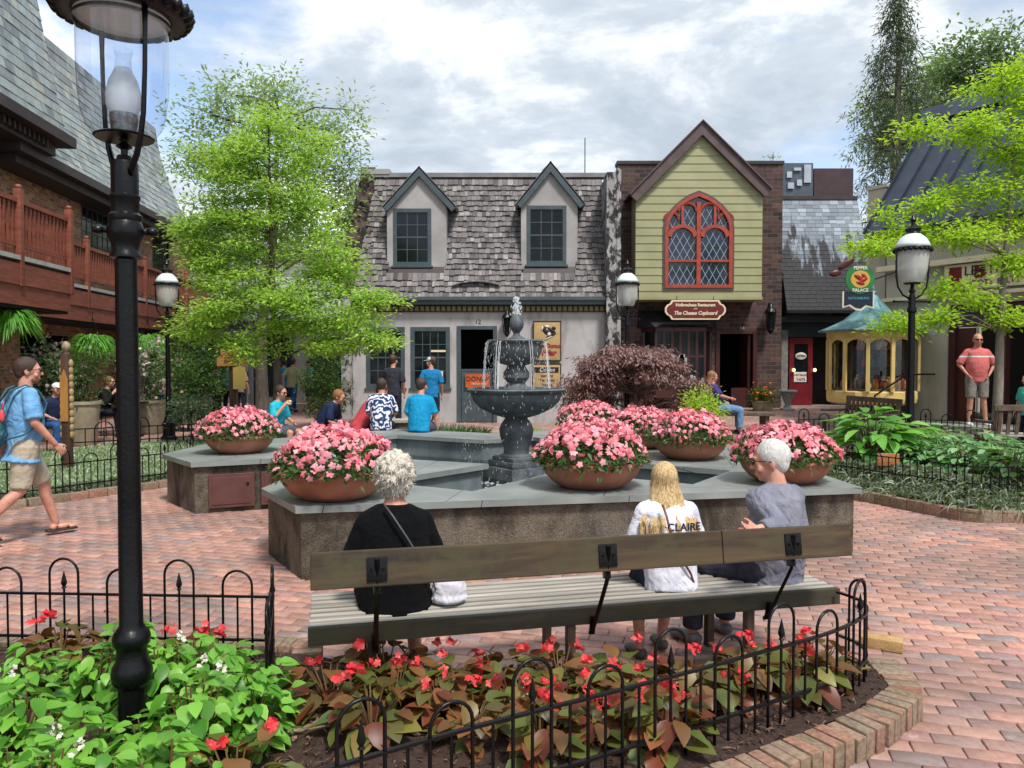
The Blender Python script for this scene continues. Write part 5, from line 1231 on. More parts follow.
m=MB(); m.ell((-.4,0,.5),(.3,.03,.1),rot('Y',R(-35))); m.ell((-.72,0,.22),(.18,.04,.1),rot('Y',R(-10))); m.build('top_pepper',mat('dark_maroon','#3d1018','#551a20',rough=.4,nscale=4),SG,smooth='all')
m=MB(); m.tube([(.42,.0,.05),(1.0,.0,.25),(1.35,.3,.6)],.02,6); m.build('bracket',IRON,SG)

# ---- left slate-and-brick building with balcony
LB=empty('balcony_building',(-10.3,5,0),math.atan2(.995,-.0995),'long brick building with slate mansard roof and red-stained timber balcony along the left side','building')
# local: X away from the camera, -Y faces the square  (v = local y)
LI=(Matrix.Translation((-10.3,5,0))@rot('Z',math.atan2(.995,-.0995)))
def wl(u,v,z): return LI@Vector((u,v,z))
BRKT=mat('balcony_white_strip','#8f8f8b','#a6a5a0',rough=.7,nscale=4)
m=wall_with_holes(-8,30,0,7.2,0,.3,[(10.4,12.0,4.0,5.75),(16.2,18.4,4.2,6.0),(21.5,23.2,4.2,6.0),(5.5,7.0,4.0,5.8),(6,9,0,2.3),(13,16,0,2.3),(19,22,0,2.3)]); m.bb(-8,12.6,.31,5,7.2,13.8)
m.build('wall',BRKL,LB)
m=MB(); m.bb(-8,29.9,2.5,2.6,0,7); m.bb(-8,29.6,.31,2.5,3.45,3.5); m.build('interior_wall',DARK,LB)
for a,b,c,d_ in ((10.4,12.0,4.0,5.75),(16.2,18.4,4.2,6.0),(21.5,23.2,4.2,6.0),(5.5,7.0,4.0,5.8)): window(LB,a,b,c,d_,.03,cols=6,rows=5,fw=.08,bar=.03,sash=False,sill=True,fm=BROWNT)
# mansards
def mansard(u0,u1,v0,z0,v1,z1,w,h,curve=.18):
    H=z1-z0; V_=v1-v0; pts=[]
    for i in range(25):
        t=i/24; pts.append((v0+V_*(1-(1-t)**1.6),z0+H*t))
    cl=[0]
    for a,b in zip(pts,pts[1:]): cl.append(cl[-1]+math.hypot(b[0]-a[0],b[1]-a[1]))
    tot=cl[-1]
    def fn(s,t):
        t=max(0,min(tot,t)); i=max(k for k in range(24) if cl[k]<=t+1e-9) if t>0 else 0; k=(t-cl[i])/(cl[i+1]-cl[i]); a,b=pts[i],pts[i+1]
        dv,dz=b[0]-a[0],b[1]-a[1]; n=Vector((0,-dz,dv)).normalized(); return Vector((u0+s,a[0]+dv*k,a[1]+dz*k)),n
    m=MB(); shingles(m,u1-u0,tot,fn,w,h,jit=.006,th=.012,w_var=.25); m.build('slate_roof',SLATE,LB)
    m=MB(); r1=[Vector((u0,a,b)) for a,b in pts]+[Vector((u0,5,z1)),Vector((u0,5,z0))]; r2=[p+Vector((u1-u0,0,0)) for p in r1]; m.loft([r1,r2]); m.build('roof_deck',BROWNT,LB)
mansard(-6,12.6,-1.3,6.8,-.3,13.8,.3,.24)
mansard(11.4,23.4,-.8,6.35,.5,10.2,.3,.24)
m=MB(); m.bb(-6,12.75,-1.45,-.02,6.55,6.78); m.bb(-6,12.5,-1.1,-.02,6.3,6.545)
for i in range(90): u=-5+i*.19; m.bb(u,u+.09,-1.2,-1.101,6.38,6.54)
m.build('eaves',BROWNT,LB)
m=MB(); m.bb(11.3,23.6,-.95,-.02,6.12,6.33); m.bb(11.6,23.3,-.7,-.02,5.95,6.115); m.build('eaves',BROWNT,LB)
# balconies: deck, fascia, rails
def balcony(u0,u1,v,step_ret):
    m=MB(); m.bb(u0,u1,v,0,3.3,3.38); m.build('deck',BROWNT,LB)
    m=MB(); m.bb(u0,u1,v-.05,v-.002,2.6,3.3); m.bb(u0,u1,v-.08,v-.052,2.95,3.32)
    if step_ret: m.bb(u1-.05,u1-.002,v,0,2.6,3.3)
    m.build('fascia',REDW,LB)
    m=MB(); m.bb(u0,u1,v-.1,v-.001,3.381,3.46); m.build('fascia_strip',BRKT,LB)
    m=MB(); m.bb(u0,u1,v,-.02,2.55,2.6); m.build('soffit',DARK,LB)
    rt=MB(); rt.bb(u0,u1,v-.06,v+.03,4.38,4.46); rt.bb(u0,u1,v-.03,v+.01,3.62,3.69); rt.build('handrail',REDW,LB)
    n=int((u1-u0)/1.75)
    for i in range(n+1):
        u=u0+(u1-u0)*i/n; p=MB(); p.bevbox((u,v-.045,3.78),(.12,.12,1.7),.008); p.ell((u,v-.045,4.66),(.06,.06,.05)); p.build('balcony_post',REDW,LB,smooth=True)
        if i<n:
            b=MB(); k=int((u1-u0)/n/.14)
            for q in range(1,k): b.bb(u+q*(u1-u0)/n/k-.02,u+q*(u1-u0)/n/k+.02,v-.03,v+.01,3.69,4.38)
            b.build('baluster_panel',REDW,LB)
balcony(-1.0,10.0,-2.45,True); balcony(10.0,25.0,-1.15,False)
m=MB()
for u in (3.0,10.0,17.5,24.0): m.bb(u-.1,u+.1,-1.1,-.9,0,2.6)
m.build('porch_post',BROWNT,LB)
# far building behind the trees
m=MB(); m.bb(-17,-4.2,30,34,0,4.2); FB=empty('far_shop',(-9,30,0),0,'dim shop front far behind the leafy tree at the end of the lane','building')
m.build('wall',mat('far_wall','#4a4a4c','#5c5a58',rough=.9,nscale=1),FB,world=True)
m=MB(); 
for a in (-12,-10,-8,-6.2): m.bb(a,a+1.4,29.95,29.998,.3,2.6)
m.build('shop_window',PANE,FB,world=True)
m=MB(); m.add([(-17.5,29.2,4.1),(-4,29.2,4.1),(-4,32,6.2),(-17.5,32,6.2),(-17.5,34,4.1),(-4,34,4.1)],[(0,1,2,3),(3,2,5,4)]); m.build('roof',mat('far_roof','#77797a','#8a8c8c',rough=.7,nscale=2),FB,world=True)
m=MB(); m.add([(-8.5,24,3.0),(-4.6,24,3.0),(-4.6,27,4.6),(-8.5,27,4.6),(-8.5,24,2.9),(-4.6,24,2.9),(-4.6,27,4.5),(-8.5,27,4.5)],[(0,1,2,3),(4,5,6,7),(0,4,5,1),(1,5,6,2)]); 
for x in (-8.3,-4.8): m.bb(x-.06,x+.06,24.1,24.22,0,2.95); m.bb(x-.06,x+.06,26.8,26.92,0,4.4)
o=m.build('porch_canopy',mat('canopy_grey','#8b8f90','#9da1a1',rough=.6,nscale=2),None); tag(o,'pale grey sloping canopy on posts behind the leafy tree left of the stucco shop','canopy')

SG.scale=(.68,.68,.68)
# ================================================================ trees and shrubs
BARK=mat('bark','#3a332e','#5b534b',rough=.9,nscale=12,stretch=(1,1,.3),bump=.8,bscale=40)
BARKP=mat('pale_bark','#6a6259','#8a8175',rough=.9,nscale=12,stretch=(1,1,.4),bump=.5,bscale=40)
L_LIME=leafmat('lime_tree_leaf',['#6a9a34','#8cbc42','#a8d052','#c4e068','#78a83a','#55882e'],trans=.5,tcol='#d6f070')
L_MID=leafmat('mid_tree_leaf',['#5d7a44','#789456','#93ac6c','#688550','#a5bb82'],trans=.45,tcol='#c4dc84')
L_DARK=leafmat('dark_leaf',['#1e3a1c','#2f5226','#3f6630','#183018','#4f7a3a'],trans=.25)
L_GREY=leafmat('grey_green_leaf',['#46604a','#5e7a5c','#7d967a','#3b5340','#93a98c'],trans=.3)
L_YEL=leafmat('yellow_green_leaf',['#7fae22','#9cc92c','#b6dc3c','#5f9424','#c8e24c'],trans=.5,tcol='#d8f04a')
L_PURP=leafmat('purple_maple_leaf',['#5a3e40','#7b5656','#94706e','#4a3434','#a0827c','#766a58'],trans=.25,tcol='#b07a70')
L_CONI=leafmat('conifer_needle',['#33463a','#465a48','#5a6b58','#2a3a30','#6a7560'],trans=.15)
def leaves_at(name,m,cl,per,ls,spread,parent,world=True,flat=.35,lw=.42,hang=.0,shape='small'):
    cl=np.asarray(cl,float); k=len(cl); idx=np.repeat(np.arange(k),per); n=len(idx)
    off=RNG.normal(size=(n,3))*np.array([spread,spread,spread*flat]); C=cl[idx]+off
    D=unit(off*np.array([1,1,.4])+rand_dirs(n)*spread*.9+np.array([0,0,-hang*spread])); N=np.tile([0,0,1.],(n,1))+rand_dirs(n)*.55
    o=leaf_cloud(name,m,C,D,N,RNG.uniform(.65,1.2,n)*ls,RNG.uniform(.8,1.1,n)*ls*lw,shape=shape)
    if world: o.transform(T(*(-root_of(parent).location)))
    return link(name,o,parent)
def tree(name,label,cat,trunk,r0,blobs,lm,ls,bark=BARK,per=26,cl_per_m3=None,flat=.35,spread=.2,group=None,ncl=16,hang=0,shell=.5,limb_r=.3):
    tr=[Vector(p) for p in trunk]; rt=empty(name,tr[0],0,label,cat,group); m=MB(); n=len(tr); H=tr[-1].z-tr[0].z
    sp=smooth_path(tr,.35); m.tube(sp,[max(.012,r0*(1-.86*i/(len(sp)-1)))+(r0*.5 if i==0 else 0) for i in range(len(sp))],9)
    cls=[]
    for c,r,k in blobs:
        c=Vector(c); lo=[p for p in sp if p.z<c.z-.15*abs(r[2]) ] or [sp[len(sp)//3]]
        s=min(lo,key=lambda p:(p-c).length+abs(p.z-(c.z-r[2]*1.1))*.7); rr=max(.012,r0*limb_r*(.5+.5*min(1,r[0])))
        mid=s.lerp(c,.5)+Vector((random.uniform(-.1,.1),random.uniform(-.1,.1),.12*(c-s).length)); m.tube(smooth_path([s,mid,c],.3),[rr]*1+[rr*.8]*0 or rr,5) if 0 else m.tube([s,s.lerp(mid,.5),mid,mid.lerp(c,.6),c],[rr,rr*.85,rr*.65,rr*.5,rr*.3],6)
        for q in range(int(ncl*k)):
            d=Vector(rand_dirs(1)[0]); t=random.random()**shell; p=c+Vector((d.x*r[0],d.y*r[1],d.z*r[2]))*t; cls.append(p)
            if q%2==0: b=mid.lerp(c,random.random()); m.tube([b,b.lerp(p,.5)+Vector((0,0,.04)),p],[rr*.35,rr*.22,.005],4)
    m.build('trunk',bark,rt,world=True,smooth='all')
    leaves_at('crown',lm,[tuple(p) for p in cls],per,ls,spread,rt,flat=flat,hang=hang)
    return rt
def blob(px,py,d,rx,rz,k=1,ry=None): return (P(px,py,d),(rx,ry or rx,rz),k)
# front left lime tree
d=13.5
tree('leafy_tree','tall slender lime-green tree left of the stucco shop, its foliage reaching over the roof edge','tree',[(X(276,d),d,0),(X(277,d),d,1.6),(X(273,d),d,3.2),(X(270,d),d,6.2)],.085,
 [blob(270,125,d,.55,.4,.8),blob(300,150,d,.6,.4,.8),blob(215,160,d,.5,.35,.6),blob(255,175,d,.95,.55,1.7),blob(300,205,d,.8,.6,1.3),blob(225,215,d,.7,.5,1.1),blob(265,235,d+.3,1.0,.6,1.7),blob(225,275,d,.75,.45,1.1),blob(320,250,d,.7,.5,1),blob(200,255,d,.42,.22,.5),blob(255,295,d-.2,.85,.45,1.3),blob(310,300,d-.2,.8,.45,1.2),blob(215,315,d-.3,.55,.3,.8),blob(340,320,d-.3,.75,.32,1.1),blob(372,342,d-.6,.42,.18,.6),blob(376,300,d-.6,.36,.14,.45),blob(245,350,d-.3,.4,.3,.6),blob(195,330,d,.35,.2,.4),blob(285,335,d,.6,.3,.7),blob(340,275,d,.5,.3,.6),blob(240,150,d,.5,.35,.6),blob(190,228,d,.35,.2,.4),blob(330,350,d-.3,.5,.15,.5)],L_LIME,.1,per=70,spread=.145,ncl=24,limb_r=.2)
d=21
tree('leafy_tree','broad grey-green tree with an airy top and dark trunk behind the lime-green tree','tree',[(X(262,d),d,0),(X(262,d),d,2.5),(X(275,d),d,5),(X(280,d),d,8.5)],.2,
 [blob(262,110,d,1.5,.9,1),blob(300,125,d,1.3,.9,1),blob(210,115,d,1.1,.8,.8),blob(340,145,d,.9,.8,.6),blob(200,160,d,1.0,.9,.9),blob(240,160,d,1.3,1.0,1.2),blob(310,180,d,1.4,1.0,1.2),blob(345,205,d,.8,1.0,.8),blob(260,220,d,1.6,1,1.2),blob(205,235,d,1.1,.9,.9),blob(340,255,d,.9,.8,.9),blob(225,290,d,1.2,.9,.9),blob(345,165,d,.6,.6,.4),blob(315,290,d,1.2,.8,.7),blob(275,90,d,.9,.6,.4),blob(352,110,d,.5,.5,.2),blob(235,95,d,.6,.6,.3)],L_MID,.17,per=36,spread=.26,ncl=26,flat=.8,limb_r=.22)
d=32
tree('leafy_tree','far mid-green tree filling the gap between the lime-green tree and the stucco roof','tree',[(X(300,d),d,0),(X(300,d),d,9)],.3,
 [blob(360,215,d,1.2,2.0,1),blob(355,270,d,1.6,1.8,1.2),blob(300,260,d,2,2,1.3),blob(240,250,d,2,2,1.2),blob(365,320,d,1.4,1.4,1),blob(200,270,d,1.6,1.8,1)],L_MID,.34,per=34,spread=.45,ncl=28,flat=.9)
# right young tree
d=11.8
tree('leafy_tree','young tree with bright yellow-green sprays right of the yellow display window, by the pink-shirted man','tree',[(X(997,d),d,0.05),(X(999,d),d,1.3),(X(1001,d),d,2.6),(X(1012,d),d,5.2)],.085,
 [blob(1000,85,d,.5,.35,1),blob(960,130,d,.55,.25,1),blob(1010,150,d,.6,.4,1.2),blob(975,195,d,.6,.25,1.1),blob(915,235,d,.45,.16,.8),blob(880,245,d-.3,.35,.13,.6),blob(965,235,d-.2,.6,.2,1.1),blob(1020,225,d,.4,.25,.8),blob(1010,265,d,.4,.18,.6),blob(950,290,d-.3,.4,.16,.6),blob(905,325,d-.4,.4,.13,.7),blob(940,318,d-.4,.25,.1,.4),blob(1010,320,d,.3,.15,.5),blob(985,300,d,.35,.12,.4),blob(915,130,d,.25,.1,.3),blob(1030,110,d,.5,.5,1),blob(890,215,d,.2,.08,.2),blob(1040,180,d,.5,.5,.9),blob(925,205,d,.3,.12,.4)],L_YEL,.1,bark=BARKP,per=48,spread=.11,ncl=20,flat=.55,limb_r=.25)
# conifer
d=30; cx_=X(893,d)
rt=empty('conifer',(cx_,d,.3),0,'tall sparse conifer with drooping branches behind the small slate-roofed shop','tree'); m=MB(); m.tube([(cx_,d,.3),(cx_,d,9),(cx_+.1,d,16.4)],[.28,.2,.03],8); cl=[]
z=4.2
while z<16.0:
    Lr=max(.35,3.9-3.5*((z-4.2)/11.9)**.9)*random.uniform(.55,1.1)
    for q in range(2):
        a=random.uniform(0,2*PI); pts=[]
        for k in range(7):
            t=k/6; pts.append(Vector((cx_+Lr*t*math.cos(a),d+Lr*t*math.sin(a),z+.35*t-.75*t*t)))
        m.tube(pts,[.04*(1-.85*k/6) for k in range(7)],4)
        for k in range(2,7):
            for w_ in range(2):
                p=pts[k]+Vector((random.gauss(0,.12),random.gauss(0,.12),-random.uniform(.02,.42))); cl.append(tuple(p))
    z+=random.uniform(.2,.34)
m.build('trunk',BARK,rt,world=True,smooth='all'); leaves_at('crown',L_CONI,cl,19,.22,.15,rt,flat=1.5,lw=.2,hang=1.2)
d=34
tree('leafy_tree','bright mid-green broadleaf tree behind the tall conifer at upper right','tree',[(X(915,d),d,.3),(X(920,d),d,6),(X(925,d),d,13)],.3,
 [blob(925,90,d,1.6,1.2,1),blob(900,115,d,1.5,1.1,1),blob(935,120,d,1.6,1.2,1),blob(880,105,d,.8,.8,.5),blob(905,150,d,1.5,1,.9),blob(940,70,d,.9,.7,.5),blob(885,140,d,1.0,.8,.6)],L_MID,.3,per=30,spread=.36,ncl=26,flat=.6)
d=31
tree('leafy_tree','grey-green tree rising over the right end of the dark metal roof','tree',[(X(975,d),d,.3),(X(978,d),d,7),(X(985,d),d,14.5)],.3,
 [blob(965,55,d,1.1,.8,.8),blob(995,50,d,1.2,.9,.8),blob(1015,65,d,1.1,.9,.8),blob(950,75,d,1.0,.8,.8),blob(980,80,d,1.5,1,1),blob(1020,90,d,1.4,1,1),blob(960,100,d,1.4,1,.9)],L_GREY,.27,per=30,spread=.36,ncl=26,flat=.7)
d=27
tree('shrub','thin ragged bush top showing above the brick parapet right of the green gable','shrub',[(X(771,d),d,.3),(X(771,d),d,9.0)],.05,[blob(771,158,d,.2,.35,.6)],L_MID,.12,per=12,spread=.1,ncl=8)
# purple weeping maple
d=14.8; px0=632
bl=[]
for i in range(34):
    a=random.uniform(0,2*PI); u=math.sqrt(random.random()); x=1.24*u*math.cos(a); y=1.25*u*math.sin(a); zt=1.8-.75*u**2.4+random.uniform(-.08,.05)
    bl.append(((X(px0,d)+x,d+y,zt),(.3,.3,.1),.6))
    if u>.6: bl.append(((X(px0,d)+x*.97,d+y*.97,zt-.28),(.28,.28,.14),.5))
tree('purple_maple','low domed purple weeping maple in front of the brick shop, below the green gable','tree',[(X(px0,d),d,0),(X(px0,d)+.1,d,.6),(X(px0,d),d,1.35)],.09,bl,L_PURP,.09,per=34,spread=.12,ncl=24,flat=.35,hang=1.2,limb_r=.3)
def shrub(label,px,py,d,rx,rz,lm,ls,per=22,ncl=60,z0=None,cat='shrub',name='shrub',group=None,loc=None):
    x=X(px,d); z=gh(x,d) if z0 is None else z0; zc=Z(py,d)
    return tree(name,label,cat,[(x,d,z),(x,d,zc)],.03,[((x,d,zc),(rx,rx,rz),1)],lm,ls,per=per,spread=.09,ncl=ncl,flat=.9,shell=.4,group=group)
shrub('lime-yellow bush beside the seated woman in purple, right of the purple maple',703,411,12.4,.27,.3,L_YEL,.06,per=26,ncl=70)
shrub('dark evergreen shrub clipped to a tall column left of the stucco shop corner',324,378,18.5,.55,1.15,L_DARK,.09,per=26,ncl=150)
shrub('small green flowering shrub in a stone planter right of the left far lamp post',191,411,14.5,.42,.3,L_GREY,.07,ncl=60)
shrub('tall dark rhododendron behind the left far lamp post',200,375,21,1.1,1.35,L_DARK,.12,per=26,ncl=190)
shrub('dark hedge bush under the balcony left of the carved signboard',180,365,24,1.2,1.5,L_DARK,.12,per=24,ncl=160)
# planting by the door of the stucco shop
for i,(px,py,d_,rx,lab) in enumerate(((447,421,15.8,.42,'spiky rosemary-like tuft at the foot of the stucco shop, behind the man in blue'),(470,428,15.2,.3,'dark low tuft between the spiky plants and the shop door'),(425,428,15.4,.3,'low greenery under the nearer shop window behind the pool'),(585,420,15.5,.35,'bright green clump right of the fountain column'),(536,425,14.6,.25,'small green clump glimpsed behind the fountain stem'))):
    x=X(px,d_); n=260; th=RNG.uniform(0,2*PI,n); u=np.sqrt(RNG.random(n)); C=np.stack([rx*u*np.cos(th),rx*u*np.sin(th),np.zeros(n)],1); D=np.stack([np.cos(th)*.5*u,np.sin(th)*.5*u,np.ones(n)],1)+rand_dirs(n)*.25
    rt=empty('grassy_plant',(x,d_,0),0,lab,'plant'); link('blades',leaf_cloud('blades',(L_GREY,L_DARK,L_GREY,L_YEL,L_YEL)[i],C,D,rand_dirs(n),RNG.uniform(.25,.5,n),.025,shape='blade',droop=.25),rt)
POTC=mat('stone_planter','#8c8069','#a59a83',rough=.85,nscale=6,bump=.3)
def tub(label,px,py,d,h,r,lm,sh,flower=None,ph=.9,pr=.55,g=None):
    x=X(px,d); zb=0; rt=empty('potted_shrub',(x,d,zb),0,label,'potted shrub',g)
    MB().lathe([(r*.72,0),(r*.8,.04),(r*.98,h*.92),(r*1.06,h*.93),(r*1.06,h),(r*.9,h),(r*.85,h*.85),(.02,h*.85)],20).build('tub',POTC,rt,smooth=True)
    c=np.array([[random.gauss(0,pr*.45),random.gauss(0,pr*.45),h+ph*random.random()] for _ in range(70)]); leaves_at('foliage',lm,c,18,.1,.1,rt,world=False,flat=1)
    m=MB(); 
    for k in range(6): m.tube([(0,0,h*.8),(random.gauss(0,.08),random.gauss(0,.08),h+ph*.4),tuple(c[k])],[.02,.014,.006],5)
    m.build('stems',BARK,rt)
    if flower:
        n=110; q=c[RNG.integers(0,70,n)]+RNG.normal(size=(n,3))*.14+np.array([0,-.1,.06]); stuff(link('flower_heads',leaf_cloud('flower_heads',flower,q,rand_dirs(n),rand_dirs(n),.08,.05,shape='blossom'),rt))
    return rt
PKF=leafmat('pale_pink_flower',['#c9a0a4','#ddc0bf','#b98a93','#e5d3cf'],trans=.2,tcol='#ffd0d8')
tub('flowering pink rhododendron in a pale stone tub right of the near lamp post',147,420,17.0,.75,.42,L_GREY,None,PKF,1.25,.6)
tub('pink-flowered bush in a stone tub behind the carved post',52,430,15.5,.6,.4,L_GREY,None,PKF,1.3,.75)
tub('leafy green shrub in a tall stone tub just right of the carved post',79,430,14.6,.85,.36,L_DARK,None,None,1.0,.5)
tub('small potted shrub below the balcony between the near lamp post and the seated diners',182,420,19.5,.6,.4,L_DARK,None,None,1.1,.6)
# hanging ferns
FERN=leafmat('fern_frond',['#3f7a26','#5a9a34','#78b744','#2f6420'],trans=.4,tcol='#b4e05a')
def fern():
    rt=empty('hanging_fern'); n=560; th=RNG.uniform(0,2*PI,n); el=RNG.uniform(-.2,1.0,n)
    C=np.stack([.1*np.cos(th),.1*np.sin(th),RNG.uniform(-.05,.1,n)],1); D=np.stack([np.cos(th),np.sin(th),el],1); link('fronds',leaf_cloud('fronds',FERN,C,D,np.tile([0,0,1.],(n,1))+rand_dirs(n)*.3,RNG.uniform(.28,.5,n),.04,shape='blade',droop=.85),rt)
    MB().lathe([(.1,-.16),(.16,-.1),(.19,0),(.17,.02)],16).build('basket',BARK,rt,smooth=True)
    m=MB(); 
    for a in (0,2.1,4.2): m.tube([(.16*math.cos(a),.16*math.sin(a),.02),(0,0,.5)],.006,4)
    m.tube([(0,0,.5),(0,0,.62)],.006,4); m.build('hanger',IRON,rt); return rt
f0=fern()
for i,(px,py,d_,lab) in enumerate(((12,318,13.5,'nearest hanging fern, cut by the left edge, below the balcony'),(93,341,16.2,'hanging fern just left of the near lamp post, below the balcony'),(148,340,18.5,'hanging fern right of the near lamp post, below the balcony'),(62,332,17.5,'smaller hanging fern between the two on the left, in the shade'))):
    if i==3: continue
    o=f0 if i==0 else copy_tree(f0); o.location=P(px,py,d_); o.rotation_euler=(0,0,i*2.0); o.scale=(1.0,)*3; tag(o,lab,'hanging fern','ferns hanging under the balcony')
# ---- left lawn
LAWN=[(-6.4,7.6),(-5.45,8.35),(-4.42,9.8),(-4.35,12.0),(-4.9,15.6),(-7.5,14.2),(-8.6,11.0)]
def shifted(p,d): return offset_poly(p,d)
bed('lawn_soil',LAWN,.07,GRASSB)
GR=leafmat('lawn_blade',['#8a9f78','#a2b490','#b5c4a4','#788e66','#c0ccb2'],trans=.3)
def scatter(poly,n,z,band=None):
    xs_=[p[0] for p in poly]; ys_=[p[1] for p in poly]; o=[]
    while len(o)<n:
        x,y=random.uniform(min(xs_),max(xs_)),random.uniform(min(ys_),max(ys_))
        if in_poly(x,y,poly) and (band is None or band(x,y)): o.append((x,y,z))
    return np.array(o)
c=scatter(LAWN,9000,.06); n=len(c); stuff(tag(link('grass',leaf_cloud('grass',GR,c,np.tile([0,0,1.],(n,1))+rand_dirs(n)*.9,rand_dirs(n),RNG.uniform(.04,.09,n),.02,shape='small')),'pale soft ground cover filling the left bed round the carved post','ground cover'))
front=[(-6.4,7.6),(-5.45,8.35),(-4.42,9.8)]
LIR=leafmat('liriope_blade',['#3f4a38','#5c6852','#87937c','#2c3528','#a3ab96'],trans=.25)
def strip(poly,lo,hi,n,lab,h=(.16,.3),zb=.08):
    def b(x,y): return lo<min(dist_seg((x,y),a_,b_) for a_,b_ in zip(poly,poly[1:]))<hi
    allp=[p for p in poly]; xs_=[p[0] for p in allp]; ys_=[p[1] for p in allp]; o=[]
    return b
bnd=strip(front,.08,.5,0,'')
c=scatter(LAWN,4200,.07,bnd); n=len(c); stuff(tag(link('liriope_edging',leaf_cloud('liriope_edging',LIR,c,np.tile([0,0,.9],(n,1))+rand_dirs(n)*.7,rand_dirs(n),RNG.uniform(.12,.24,n),.014,shape='blade',droop=.7)),'tufty liriope grass along the inside of the left iron fence','ground cover'))
edging(front,'low red brick edging at the foot of the left bed, behind the walking man',bw=.2,depth=.1,h=.09,side=1,off=0)
FRN=[(-6.2,7.82),(-5.38,8.45),(-4.5,9.75),(-4.42,10.6)]
hoop_fence('black iron hoop fence round the front of the left bed, behind the walking man',FRN,.08,.42,.16,.6,.52,pitch=.16,start=.1,r=.008,nseg=7)
hoop_fence('distant low iron fence along the back of the left bed, by the seated diners',[(-8.0,13.4),(-5.1,15.4),(-4.5,13.2)],.08,.4,.16,.58,.52,pitch=.3,start=.1,r=.012,nseg=6)
# ---- right bed
RB=[(2.9,11.2),(3.35,10.1),(3.97,8.75),(4.5,7.62),(4.62,7.52),(5.2,7.5),(9.5,7.3),(9.5,11.6),(7.4,13.2),(5.2,13.4),(3.6,12.6)]
bed('right_bed_soil',RB,.1,MULCH,mound=.25)
rf=[(2.95,11.1),(3.35,10.1),(3.97,8.75),(4.5,7.62),(4.62,7.52),(5.2,7.5),(9.5,7.3)]
edging(rf,'brick edging round the right-hand hosta bed',bw=.2,depth=.1,h=.12,side=-1)
bnd=strip(rf,.08,.7,0,''); c=scatter(RB,9500,.1,bnd); c[:,2]=[.1+.25*sst(min(dist_seg((x,y),RB[i],RB[(i+1)%len(RB)]) for i in range(len(RB)))/.8) for x,y,_ in c]; n=len(c); stuff(tag(link('liriope_border',leaf_cloud('liriope_border',LIR,c,np.tile([0,0,.9],(n,1))+rand_dirs(n)*.8,rand_dirs(n),RNG.uniform(.18,.36,n),.017,shape='blade',droop=.75)),'thick grey-green liriope border spilling over the brick edge of the right bed','ground cover'))
RF=[(3.55,10.55),(3.85,9.85),(4.35,8.75),(4.85,7.95),(5.4,7.85),(8.8,7.7)]
hoop_fence('thin black iron fence inside the liriope border of the right bed',RF,.15,.5,.32,.6,.55,pitch=.17,start=.1,r=.007,nseg=6)
hoop_fence('thin black iron fence at the back of the right bed, below the pink-shirted man',[(4.9,13.0),(7.2,12.9),(8.6,12.0)],.2,.62,.35,.8,.72,pitch=.17,start=.1,r=.009,nseg=6)
HOST=leafmat('hosta_leaf',['#4a8a36','#68a844','#84c258','#3a722e','#9acf6c'],trans=.35,rough=.35,spec=.5,tcol='#b0e05a')
HYD=leafmat('hydrangea_leaf',['#4a7a48','#6a9a60','#86b27c','#38663a','#a0c290','#5c9a3c'],trans=.3,rough=.4,tcol='#b0e08a')
COLE=leafmat('coleus_leaf',['#7a3a2a','#9a5a34','#6a2a24','#7d7a34'],trans=.3)
def clump(name,lab,cat,px,py,d_,n,spread,h,ll,lw,lm,droop=.4,up=.5,group=None,z0=.25):
    p=P(px,py,d_); rt=empty(name,(p.x,d_,z0),0,lab,cat,group); th=RNG.uniform(0,2*PI,n); u=np.sqrt(RNG.random(n)); C=np.stack([spread*u*.75*np.cos(th),spread*u*.75*np.sin(th),h*(.35+.65*RNG.random(n))*(1-.5*u**2)],1)
    D=np.stack([np.cos(th),np.sin(th),up*np.ones(n)-u*.4],1)+rand_dirs(n)*.3; Ls=RNG.uniform(.7,1.1,n)*ll; me=leaf_cloud('leaves',lm,C,D,np.tile([0,0,1.],(n,1))+rand_dirs(n)*.3,Ls,Ls*lw,shape='big',droop=droop,fold=.1); link('leaves',me,rt)
    m=MB(); 
    for k in range(0,n,4): m.tube([(0,0,0),tuple(C[k])],.006,4)
    m.build('stems',STEM,rt); return rt
G_='broad-leaved plants in the right bed'
clump('hosta','large bright green hosta clump in front of the right lamp post','hosta',872,440,9.9,150,.58,.72,.34,.42,HOST,group=G_,z0=.3)
clump('hosta','smaller hosta clump right of the right lamp post base','hosta',905,450,10.3,90,.45,.55,.26,.45,HOST,group=G_,z0=.3)
hy=[(935,470,9.6,.42,'pale green broad-leaved plant just right of the wooden plaque'),(965,478,9.0,.45,'pale green broad-leaved plant in the middle of the right bed, second from the plaque'),(1000,482,8.7,.5,'large broad-leaved plant by the right edge, nearest the fence corner'),(985,455,10.2,.45,'broad-leaved plant behind the others, right of centre in the right bed'),(945,452,10.6,.42,'broad-leaved plant in the second row, below the pink-shirted man'),(1025,470,9.2,.5,'broad-leaved plant half cut by the right edge'),(1010,500,8.2,.3,'dark glossy low plant at the front corner of the right bed'),(915,478,9.5,.3,'small pale plant directly behind the wooden plaque')]
for px,py,d_,s,lab in hy: clump('leafy_bed_plant',lab,'bed plant',px,py,d_,120,s,.46,.15,.6,HYD if 'dark' not in lab else L_DARK,group=G_,z0=.26,droop=.35,up=.3)
for px,d_,lab in ((925,11.3,'rust-leaved coleus behind the hostas'),(955,11.6,'reddish coleus at the back fence left of the pink-shirted man\'s feet'),(985,11.4,'reddish coleus below the pink-shirted man\'s right side'),(905,11.8,'low green filler plant beside the lamp post base')): clump('coleus',lab,'bed plant',px,440,d_,50,.3,.35,.12,.6,COLE if 'green' not in lab else HOST,group='coloured plants at the back of the right bed')
